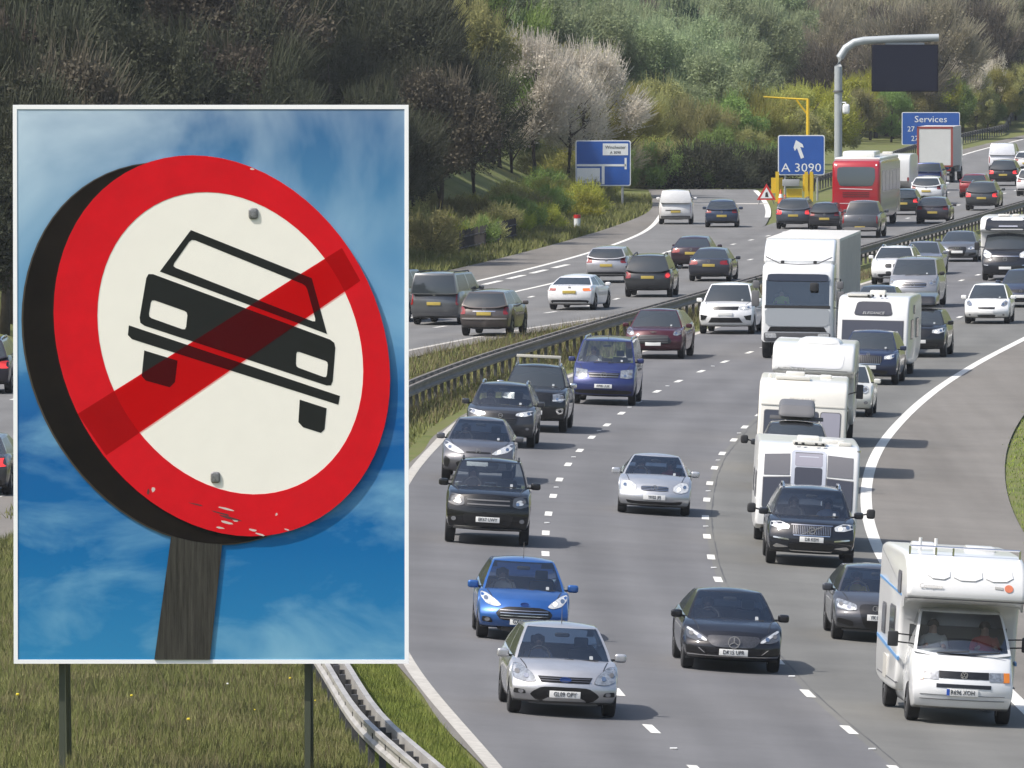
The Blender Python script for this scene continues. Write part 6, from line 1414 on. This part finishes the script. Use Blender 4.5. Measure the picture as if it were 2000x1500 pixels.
# scratches and chips on the enamel
rg = random.Random(4); CH = mat('chip_pale', (.6, .5, .45), .7); CD = mat('chip_dark', (.10, .02, .02), .7)
def chip(x, y, w_, h_, m, a=0):
    Q = []
    for k in range(7):
        t_ = 2*math.pi*k/7; u, v = w_*math.cos(t_)*rg.uniform(.5, 1), h_*math.sin(t_)*rg.uniform(.5, 1); Q.append((x + u*math.cos(a) - v*math.sin(a), y + u*math.sin(a) + v*math.cos(a)))
    mk('enamel_chip', [(px, -.0505, pz) for px, pz in pxp(Q)], [tuple(range(7))], m, root, False)
for x, y, w_, h_, m in ((445,994,22,3,CH),(432,1002,26,2.5,CD),(452,1012,30,3,CD),(442,1020,18,4,CH),(460,1016,8,3,CH),(495,1035,10,3,CH),(508,1043,14,3,CH),(540,1004,3,5,CH),(385,985,20,2,CD),(492,330,6,3,CH),(560,1034,6,2,CH),(300,955,4,7,CH),(430,1030,10,3,CH),(290,960,3,9,CD)): chip(x, y, w_, h_, m, .25)
# ------------------------------------------------------------------ vegetation
def leafmat(name, c, var=.35, trans=.45):
    m = bpy.data.materials.new(name); m.use_nodes = True; n = m.node_tree; b = n.nodes['Principled BSDF']; b.inputs['Roughness'].default_value = .7; b.inputs['Specular IOR Level'].default_value = .2
    oi = n.nodes.new('ShaderNodeObjectInfo'); tc = n.nodes.new('ShaderNodeTexCoord'); t = n.nodes.new('ShaderNodeTexNoise'); t.inputs['Scale'].default_value = .9; t.inputs['Detail'].default_value = 8; t.inputs['Roughness'].default_value = .8
    n.links.new(tc.outputs['Object'], t.inputs[0])
    r = n.nodes.new('ShaderNodeMapRange'); r.inputs[1].default_value = .32; r.inputs[2].default_value = .68; r.inputs[3].default_value = 1-var; r.inputs[4].default_value = 1+var; n.links.new(t.outputs[0], r.inputs[0])
    q = n.nodes.new('ShaderNodeMapRange'); q.inputs[3].default_value = .78; q.inputs[4].default_value = 1.25; n.links.new(oi.outputs['Random'], q.inputs[0])
    mu = n.nodes.new('ShaderNodeMath'); mu.operation = 'MULTIPLY'; n.links.new(r.outputs[0], mu.inputs[0]); n.links.new(q.outputs[0], mu.inputs[1])
    h = n.nodes.new('ShaderNodeHueSaturation'); h.inputs['Color'].default_value = (*c, 1); n.links.new(mu.outputs[0], h.inputs['Value'])
    hr = n.nodes.new('ShaderNodeMapRange'); hr.inputs[3].default_value = .485; hr.inputs[4].default_value = .515; n.links.new(oi.outputs['Random'], hr.inputs[0]); n.links.new(hr.outputs[0], h.inputs['Hue'])
    n.links.new(h.outputs[0], b.inputs['Base Color'])
    tr = n.nodes.new('ShaderNodeBsdfTranslucent'); n.links.new(h.outputs[0], tr.inputs[0]); ms = n.nodes.new('ShaderNodeMixShader'); ms.inputs[0].default_value = trans
    n.links.new(b.outputs[0], ms.inputs[1]); n.links.new(tr.outputs[0], ms.inputs[2]); n.links.new(ms.outputs[0], n.nodes['Material Output'].inputs[0]); return m
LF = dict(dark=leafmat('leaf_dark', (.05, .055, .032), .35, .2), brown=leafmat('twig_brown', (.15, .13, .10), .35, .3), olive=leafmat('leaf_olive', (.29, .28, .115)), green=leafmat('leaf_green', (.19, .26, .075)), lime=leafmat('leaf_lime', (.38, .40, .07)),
          grey=leafmat('leaf_grey_green', (.27, .32, .175)), conifer=leafmat('leaf_conifer', (.05, .09, .055)), blossom=leafmat('blossom_pale', (.62, .57, .48), .45), tan=leafmat('twig_tan', (.36, .335, .23)), yellow=leafmat('leaf_yellow_green', (.36, .355, .10)))
LF['shadebrown'] = leafmat('twig_brown_shaded', (.085, .072, .052), .35, .2)  # brown twigs darkened: the bank's shade is put into the colour
BARK = mat('bark', (.075, .062, .05), .9, 0, 0, .2, .3, 4)
def quads(C, U, Vv):
    n = len(C); P = np.empty((n*4, 3)); P[0::4] = C - U - Vv; P[1::4] = C + U - Vv; P[2::4] = C + U + Vv; P[3::4] = C - U + Vv
    return P
def npmesh(name, P, k=4):
    n = len(P)//k; me = bpy.data.meshes.new(name); me.vertices.add(n*k); me.vertices.foreach_set('co', P.astype(np.float32).ravel())
    me.loops.add(n*k); me.loops.foreach_set('vertex_index', np.arange(n*k, dtype=np.int32)); me.polygons.add(n); me.polygons.foreach_set('loop_start', np.arange(0, n*k, k, dtype=np.int32)); me.update(calc_edges=True); return me
def unit(rng, n): v = rng.normal(size=(n, 3)); return v/np.linalg.norm(v, axis=1)[:, None]
def clumps(rng, kind):
    """clump centres and radii of an 8 m tree"""
    if kind == 'conifer':
        z = rng.uniform(1.0, 8.0, 70); r = (8.3 - z)*.30*rng.uniform(.55, 1.05, 70); a = rng.uniform(0, 6.28, 70); return np.c_[r*np.cos(a), r*np.sin(a), z], rng.uniform(.35, .7, 70)
    if kind == 'shrub':
        n = 26; a = rng.uniform(0, 6.28, n); r = 1.5*np.sqrt(rng.uniform(0, 1, n)); z = rng.uniform(.25, 2.2, n)*(1 - (r/1.9)**2*.6); return np.c_[r*np.cos(a), r*np.sin(a), z], rng.uniform(.35, .65, n)
    n = 46; d = unit(rng, n)*(rng.uniform(.25, 1, n)**.5)[:, None]; lob = 1 + .25*np.sin(3*np.arctan2(d[:, 1], d[:, 0]) + rng.uniform(0, 6))
    return np.c_[d[:, 0]*2.5*lob, d[:, 1]*2.5*lob, 4.9 + d[:, 2]*2.9], rng.uniform(.5, 1.0, n)
def crownmesh(kind, seed, nleaf, size, twig=0.):
    rng = np.random.default_rng(seed); C, Rr = clumps(rng, kind); w_ = Rr**2/np.sum(Rr**2)
    k = rng.choice(len(C), nleaf, p=w_); c = C[k] + unit(rng, nleaf)*(Rr[k]*rng.uniform(.35, 1.1, nleaf)**.7)[:, None]
    c[:, 2] = np.maximum(c[:, 2], .05)
    a = unit(rng, nleaf); b = np.cross(a, unit(rng, nleaf)); b /= np.linalg.norm(b, axis=1)[:, None]
    s = size*rng.uniform(.55, 1.3, nleaf); P = quads(c, a*s[:, None]*.5, b*(s*.62)[:, None]*.5)
    if twig:
        n = int(nleaf*twig); k = rng.choice(len(C), n, p=w_); base = C[k] + unit(rng, n)*(Rr[k]*.6)[:, None]; out = base - np.array([0, 0, 2.4 if kind != 'shrub' else 0]); out /= np.linalg.norm(out, axis=1)[:, None]
        d = out + unit(rng, n)*.42 + np.array([0, 0, .45]); d /= np.linalg.norm(d, axis=1)[:, None]; L = rng.uniform(.5, 1.35, n)*(.6 if kind == 'shrub' else 1)
        sd = np.cross(d, unit(rng, n)); sd /= np.linalg.norm(sd, axis=1)[:, None]; sd *= (.010*rng.uniform(.7, 1.6, n))[:, None]
        T = quads(base + d*(L/2)[:, None], d*(L/2)[:, None], sd); P = np.vstack([P, T])
    return npmesh('crown', P)
CROWNS = {}
for kind, spec in dict(leafy=(4, 'tree', 19000, .125, .08), bare=(4, 'tree', 14000, .095, .3), blossom=(2, 'tree', 7500, .115, .35), conifer=(1, 'conifer', 13000, .14, .1), shrub=(3, 'shrub', 5600, .085, .15)).items():
    n_, k_, nl, sz, tw = spec; CROWNS[kind] = [crownmesh(k_, 11*len(kind)+i, nl, sz, tw) for i in range(n_)]
def trunkmesh(seed, h=8, shrub=False):
    rg = random.Random(seed); mb = MB()
    if shrub:
        for q in range(5): a = rg.uniform(0, 6.28); mb.tube([(0, 0, -.1), (.3*math.cos(a), .3*math.sin(a), .7), (.8*math.cos(a), .8*math.sin(a), 1.6)], .04, 5, .012)
    else:
        mb.tube([(0, 0, -.4), (rg.uniform(-.1, .1), .05, 1.6), (rg.uniform(-.2, .2), 0, 3.6), (rg.uniform(-.3, .3), .1, 6.6)], .17, 7, .03)
        for q in range(8):
            a = rg.uniform(0, 6.28); z = rg.uniform(1.4, 4.5); r = rg.uniform(1.4, 2.5); mb.tube([(0, 0, z), (r*.5*math.cos(a), r*.5*math.sin(a), z+.9), (r*math.cos(a), r*math.sin(a), z+rg.uniform(1.6, 2.8))], .07, 5, .015)
    me = bpy.data.meshes.new('trunk'); me.from_pydata(mb.v, [], mb.f); me.materials.append(BARK); me.shade_smooth(); return me
TRUNKS = [trunkmesh(i) for i in range(3)]; STEMS = trunkmesh(9, 2, True)
RT = random.Random(21)
def tree(name, label, cat, group, X, Y, h, kind, leaf, wide=1., z=None):
    root = empty(name, (X, Y, tz(X, Y) if z is None else z)); tag(root, label, cat, group)
    nom = 2.4 if kind == 'shrub' else 8.0; s = h/nom; rz = RT.uniform(0, 6.28)
    inst('stem' if kind == 'shrub' else 'trunk', STEMS if kind == 'shrub' else RT.choice(TRUNKS), root, (0, 0, 0), (0, 0, rz), (s*wide, s*wide, s))
    me = RT.choice(CROWNS[kind])
    if not me.materials: me.materials.append(LF['dark'])
    c = inst('crown', me, root, (0, 0, 0), (0, 0, rz), (s*wide, s*wide, s)); c.material_slots[0].link = 'OBJECT'; c.material_slots[0].material = LF[leaf]
    return root
def px(X, Y, z): return (1000 + X*F/Y, YH + (HC - z)*F/Y)
def hiddenby(X, Y, top, r):                      # wholly behind the billboard?
    x, y = px(X, Y, top); return 27 < x - r and x + r < 798 and y > 215
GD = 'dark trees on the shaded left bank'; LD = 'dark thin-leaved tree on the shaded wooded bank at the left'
# left bank wood, its shade put into the dark leaf colours
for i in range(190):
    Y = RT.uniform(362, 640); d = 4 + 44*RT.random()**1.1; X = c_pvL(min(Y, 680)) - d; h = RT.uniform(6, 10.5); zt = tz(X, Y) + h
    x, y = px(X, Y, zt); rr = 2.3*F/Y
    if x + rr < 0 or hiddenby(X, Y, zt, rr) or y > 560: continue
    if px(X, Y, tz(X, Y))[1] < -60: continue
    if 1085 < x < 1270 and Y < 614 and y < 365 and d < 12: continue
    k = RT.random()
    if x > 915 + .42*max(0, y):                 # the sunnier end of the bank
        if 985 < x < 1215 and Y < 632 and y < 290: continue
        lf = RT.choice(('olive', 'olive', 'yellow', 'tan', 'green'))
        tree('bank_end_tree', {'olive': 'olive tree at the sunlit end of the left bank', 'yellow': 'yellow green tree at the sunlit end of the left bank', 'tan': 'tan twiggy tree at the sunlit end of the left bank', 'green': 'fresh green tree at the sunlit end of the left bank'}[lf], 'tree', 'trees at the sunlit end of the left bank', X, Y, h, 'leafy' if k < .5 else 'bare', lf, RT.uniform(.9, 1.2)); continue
    tree('bank_tree', LD, 'tree', GD, X, Y, h, 'bare' if k < .6 else 'leafy', 'dark' if k < .74 else ('shadebrown' if k < .94 else 'olive'), RT.uniform(.9, 1.25))
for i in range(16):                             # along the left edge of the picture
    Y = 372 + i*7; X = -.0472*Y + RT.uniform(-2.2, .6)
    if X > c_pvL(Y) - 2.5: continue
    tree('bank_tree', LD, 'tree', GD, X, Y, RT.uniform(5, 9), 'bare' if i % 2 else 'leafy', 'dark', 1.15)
# hedge of shrubs along the left verge
GS = 'shrubs along the left verge'
for i in range(56):
    Y = 440 + i*3.6 + RT.uniform(-1, 1); X = c_pvL(Y) - RT.uniform(2.6, 6.0); h = RT.uniform(1.2, 2.7); x, y = px(X, Y, tz(X, Y)+h)
    if x < 800 and x > 0: continue
    if 1085 < x < 1250 and Y < 612 and y < 352: h = .9
    if 505 < Y < 575 and h > 1.5: h *= .6
    k = RT.random(); lf = 'lime' if k < .16 else 'green' if k < .42 else 'olive' if k < .75 else 'yellow'
    tree('verge_shrub', {'lime': 'bright lime shrub in the hedge along the left verge', 'green': 'green shrub in the hedge along the left verge', 'olive': 'olive shrub in the hedge along the left verge', 'yellow': 'yellow green shrub in the hedge along the left verge'}[lf], 'shrub', GS, X, Y, h, 'shrub', lf, RT.uniform(1., 1.4))
# named trees: pixel of the crown top, distance, height
def spot(name, label, x, ytop, Y, h, kind, leaf, wide=1., group=None):
    p = at(x, ytop, Y); return tree(name, label, 'tree', group, p.x, Y, h, kind, leaf, wide, max(p.z - h, tz(p.x, Y) - .6))
GB_ = 'blossoming trees'
spot('blossom_tree', 'pale blossoming tree above the blue junction map sign, left of two', 1045, 78, 615, 7.5, 'blossom', 'blossom', 1.15, GB_)
spot('blossom_tree', 'pale blossoming tree above the blue junction map sign, right of two', 1145, 100, 622, 7, 'blossom', 'blossom', 1.15, GB_)
spot('blossom_tree', 'pale blossoming tree just above the top of the blue junction map sign', 1110, 150, 617, 5.5, 'blossom', 'blossom', 1.2, GB_)
spot('blossom_tree', 'pale blossoming tree left of the yellow mast arm', 1445, 135, 790, 6.5, 'blossom', 'blossom', .8, GB_)
spot('blossom_tree', 'pale blossoming tree right of the dark message screen', 1880, 105, 930, 7, 'blossom', 'blossom', 1.0, GB_)
spot('blossom_tree', 'small pale blossoming tree at the far right beyond the services sign', 1935, 140, 940, 6, 'blossom', 'blossom', 1.0, GB_)
spot('blossom_tree', 'pale blossoming tree farthest left, at the top of the bank', 975, 55, 628, 6, 'blossom', 'blossom', 1.0, GB_)
spot('conifer_tree', 'dark green conifer rising above the slip road end', 1345, 90, 820, 9, 'conifer', 'conifer', 1.25)
spot('conifer_tree', 'second dark conifer beside the tall conifer above the slip road', 1300, 120, 840, 8, 'conifer', 'conifer', 1.2)
for i, (x, yt, Y, h, k, lf) in enumerate([(1050,95,640,7,'bare','olive'),(1140,105,645,7,'leafy','olive'),(1000,150,620,6,'leafy','green'),(1200,170,640,6,'bare','yellow'),(1190,190,668,6,'bare','tan'),(1245,215,690,6,'bare','olive'),(1300,205,700,6.5,'leafy','olive'),(1365,215,690,6,'bare','olive'),(1420,220,700,6,'leafy','green'),(1470,190,705,6.5,'bare','yellow'),(1255,265,676,4,'leafy','yellow'),(1330,290,680,3.5,'leafy','olive'),(1400,270,684,4.2,'leafy','green'),(1460,280,690,4,'leafy','olive'),(1500,230,720,6,'leafy','yellow'),(1545,205,730,6.5,'leafy','yellow'),(1600,190,740,6.5,'leafy','lime'),(1560,240,720,5,'leafy','olive'),(1215,330,664,3,'leafy','green'),(1285,345,674,2.6,'leafy','dark'),(1370,335,676,3,'leafy','dark'),(1440,345,678,2.6,'leafy','dark'),(1495,320,690,3,'leafy','green')]):
    spot('junction_tree', {'tan': 'tan twiggy tree behind the end of the slip road', 'olive': 'olive tree behind the end of the slip road', 'green': 'fresh green tree behind the end of the slip road', 'yellow': 'yellow green tree behind the end of the slip road', 'lime': 'lime green tree left of the gantry mast', 'dark': 'low dark green tree at the end of the slip road'}[lf], x, yt, Y, h, k, lf, 1.15, 'trees behind the slip road')
for i, (x, yt, Y, h, lf) in enumerate([(1660,160,880,6,'lime'),(1700,175,890,6,'lime'),(1745,170,900,6,'yellow'),(1790,175,910,6,'lime'),(1835,165,915,6,'lime'),(1680,215,870,5,'olive'),(1740,225,880,5,'green'),(1800,215,895,5,'olive'),(1860,200,915,5.5,'green'),(1905,190,930,5.5,'olive'),(1945,185,935,5.5,'yellow'),(1985,190,940,5.5,'olive'),(1640,230,800,5,'olive'),(1930,225,932,4,'green'),(1975,230,940,4,'green')]):
    spot('roadside_tree', {'lime': 'bright lime tree under the dark message screen', 'yellow': 'yellow green tree at the far roadside', 'olive': 'olive tree at the far roadside', 'green': 'green tree at the far roadside'}[lf], x, yt, Y, h, 'leafy', lf, 1.15, 'trees at the far roadside')
GH = 'low dark shrubs closing the end of the slip road'
for i in range(26):
    x = 1215 + i*11.5; Y = RT.uniform(670, 682); X = (x - 1000)*Y/F; k = RT.random()
    tree('hedge_shrub', 'low dark green shrub in the hedge closing the end of the slip road', 'shrub', GH, X, Y, RT.uniform(1.6, 2.9), 'shrub', 'green' if k < .35 else 'dark' if k < .8 else 'olive', 1.15)
# rear wood
GW = {'grey': 'grey green tree in the wood on the rise behind the junction', 'tan': 'bare tan tree in the wood behind the gantry', 'brown': 'bare brown tree in the wood behind the gantry'}
for i in range(120):
    Y = RT.uniform(880, 1080); x = RT.uniform(860, 2040); X = (x - 1000)*Y/F
    if X > c_mainL(Y) - 7: continue
    lf = ('grey' if x < 1560 else 'tan') if RT.random() < .9 else 'brown'
    tree('wood_tree', GW[lf], 'tree', 'trees of the wood behind', X, Y, RT.uniform(8, 12), 'leafy' if lf == 'grey' else 'bare', lf, RT.uniform(.9, 1.2))
for i in range(64):
    Y = RT.uniform(940, 1060); x = RT.uniform(1560, 2060); X = (x - 1000)*Y/F
    lf = 'tan' if RT.random() < .85 else 'brown'; X = min(X, c_mainL(Y) + 40)
    if c_mainL(Y) - 5 < X and Y < 985: continue
    tree('wood_tree', GW[lf], 'tree', 'trees of the wood behind', X, Y, RT.uniform(8, 12), 'bare', lf, RT.uniform(.9, 1.2))
for i in range(70):
    Y = RT.uniform(690, 870); x = RT.uniform(880, 1420); X = (x - 1000)*Y/F
    lf = 'grey' if RT.random() < .88 else 'brown'
    tree('wood_tree', GW['grey'] if lf == 'grey' else 'bare brown tree in the wood on the rise behind the junction', 'tree', 'trees of the wood behind', X, Y, RT.uniform(6, 9.5), 'leafy' if lf == 'grey' else 'bare', lf, RT.uniform(1, 1.25))

# grass: countless blades, one mass per verge
def blades(name, label, pts, hmin, hmax, wd, m, seed):
    rng = np.random.default_rng(seed); n = len(pts); P = np.array(pts); h = rng.uniform(hmin, hmax, n); a = rng.uniform(0, 6.28, n); lean = rng.normal(0, .3, (n, 2))
    s = np.c_[np.cos(a), np.sin(a), np.zeros(n)]*(wd*rng.uniform(.6, 1.4, n))[:, None]; tip = P + np.c_[lean[:, 0]*h, lean[:, 1]*h, h]
    Q = np.empty((n*3, 3)); Q[0::3] = P - s; Q[1::3] = P + s; Q[2::3] = tip
    me = npmesh(name, Q, 3); me.materials.append(m); o = inst(name, me); tag(o, label, 'grass', None, 'stuff'); return o
def grassmat(name, cols, sc=.7):
    m = groundmat(name, cols, sc); return m
GR1 = grassmat('grass_blades', [(.08, .075, .045), (.125, .135, .05), (.165, .18, .06), (.20, .18, .095), (.13, .15, .045)], .55); GR2 = grassmat('grass_dry', [(.10, .08, .05), (.16, .13, .08), (.12, .12, .05)], .6); GR3 = grassmat('grass_fresh', [(.14, .20, .025), (.21, .27, .045), (.17, .20, .06)], 1.)
GR4 = grassmat('grass_green', [(.10, .115, .03), (.16, .20, .045), (.20, .22, .06), (.15, .20, .03)], .8)
rng = np.random.default_rng(3)
def scatter(n, y0, y1, xa, xb, dz=-.05):
    out = []; Y = rng.uniform(y0, y1, n); U = rng.uniform(0, 1, n)
    for y, u in zip(Y, U): a = xa(y); b = xb(y); x = a + (b-a)*u; out.append((x, y, tz(x, y) + dz))
    return out
blades('verge_grass', 'rough green grass on the wide central verge in the foreground', scatter(200000, 158, 212, lambda y: -10.5 if y < 190 else -12.5, lambda y: c_bar(y)), .05, .24, .0075, GR1, 1)
blades('barrier_grass', 'brighter green grass between the foreground barrier and the edge line', scatter(60000, 152, 212, lambda y: c_bar(y), lambda y: c_edgeL(y) - .3), .04, .18, .0075, GR4, 12)
blades('left_edge_grass', 'rough grass beside the far carriageway at the left edge', scatter(30000, 205, 246, lambda y: max(c_offL(y) + 2.6, -.05*y), lambda y: -.043*y), .05, .28, .010, GR1, 9)
blades('dry_stalks', 'tall dry stalks among the foreground grass', scatter(7000, 160, 205, lambda y: -10.5, lambda y: c_bar(y) - .4), .2, .5, .005, GR2, 2)
blades('median_weeds', 'dry weeds and grass along the central barrier', scatter(16000, 300, 470, lambda y: c_offL(y) + 1.0, lambda y: c_edgeL(y) - .6), .08, .5, .012, GR2, 5)
blades('median_grass', 'green grass along the central barrier', scatter(34000, 240, 430, lambda y: c_offL(y) + 1.0, lambda y: c_edgeL(y) - .6), .06, .3, .018, GR1, 6)
blades('side_grass', 'bright grass beyond the hard shoulder at the right', scatter(16000, 225, 330, lambda y: c_shR(y) + .05 + .25*math.sin(y*2.1)*math.sin(y*.9), lambda y: c_shR(y) + 4), .02, .10, .014, GR3, 7)
blades('bank_grass', 'pale green grass at the foot of the left bank', scatter(40000, 440, 640, lambda y: c_pvL(y) - 4, lambda y: c_pvL(y) - .1), .12, .5, .03, GR1, 8)
# litter, flower heads
YF = mat('flower_yellow', (.7, .55, .03), .6); WF = mat('flower_white', (.75, .75, .72), .6)
def flowers(name, label, m, n, seed, box, r=.03):
    rg = random.Random(seed); mb = MB()
    for _ in range(n):
        x, y = rg.uniform(box[0], box[1]), rg.uniform(box[2], box[3]); z = tz(x, y) + rg.uniform(.2, .38); s = r*rg.uniform(.3, .8); mb.add(*mirrorshape(x, y, z, s*2, s*2, s*1.4))
    o = mb.obj(name, m); tag(o, label, 'flowers', None, 'stuff')
flowers('yellow_flowers', 'yellow flower heads dotted in the foreground grass', YF, 14, 5, (-9.5, -2.5, 168, 198)); flowers('white_flowers', 'tiny white flower heads dotted in the foreground grass', WF, 10, 6, (-9.5, -3, 165, 200), .022)

# ------------------------------------------------------------------ thin haze in the air
hz_ = MB().box(-420, 420, -20, 1300, -8, 75).obj('haze', None, None, False); hz_['kind'] = 'stuff'
hm = bpy.data.materials.new('haze'); hm.use_nodes = True; nh = hm.node_tree; nh.nodes.remove(nh.nodes['Principled BSDF'])
pv = nh.nodes.new('ShaderNodeVolumePrincipled'); pv.inputs['Color'].default_value = (.86, .92, 1, 1); pv.inputs['Density'].default_value = .00006; pv.inputs['Anisotropy'].default_value = 0.
nh.links.new(pv.outputs[0], nh.nodes['Material Output'].inputs['Volume']); hz_.data.materials.append(hm)
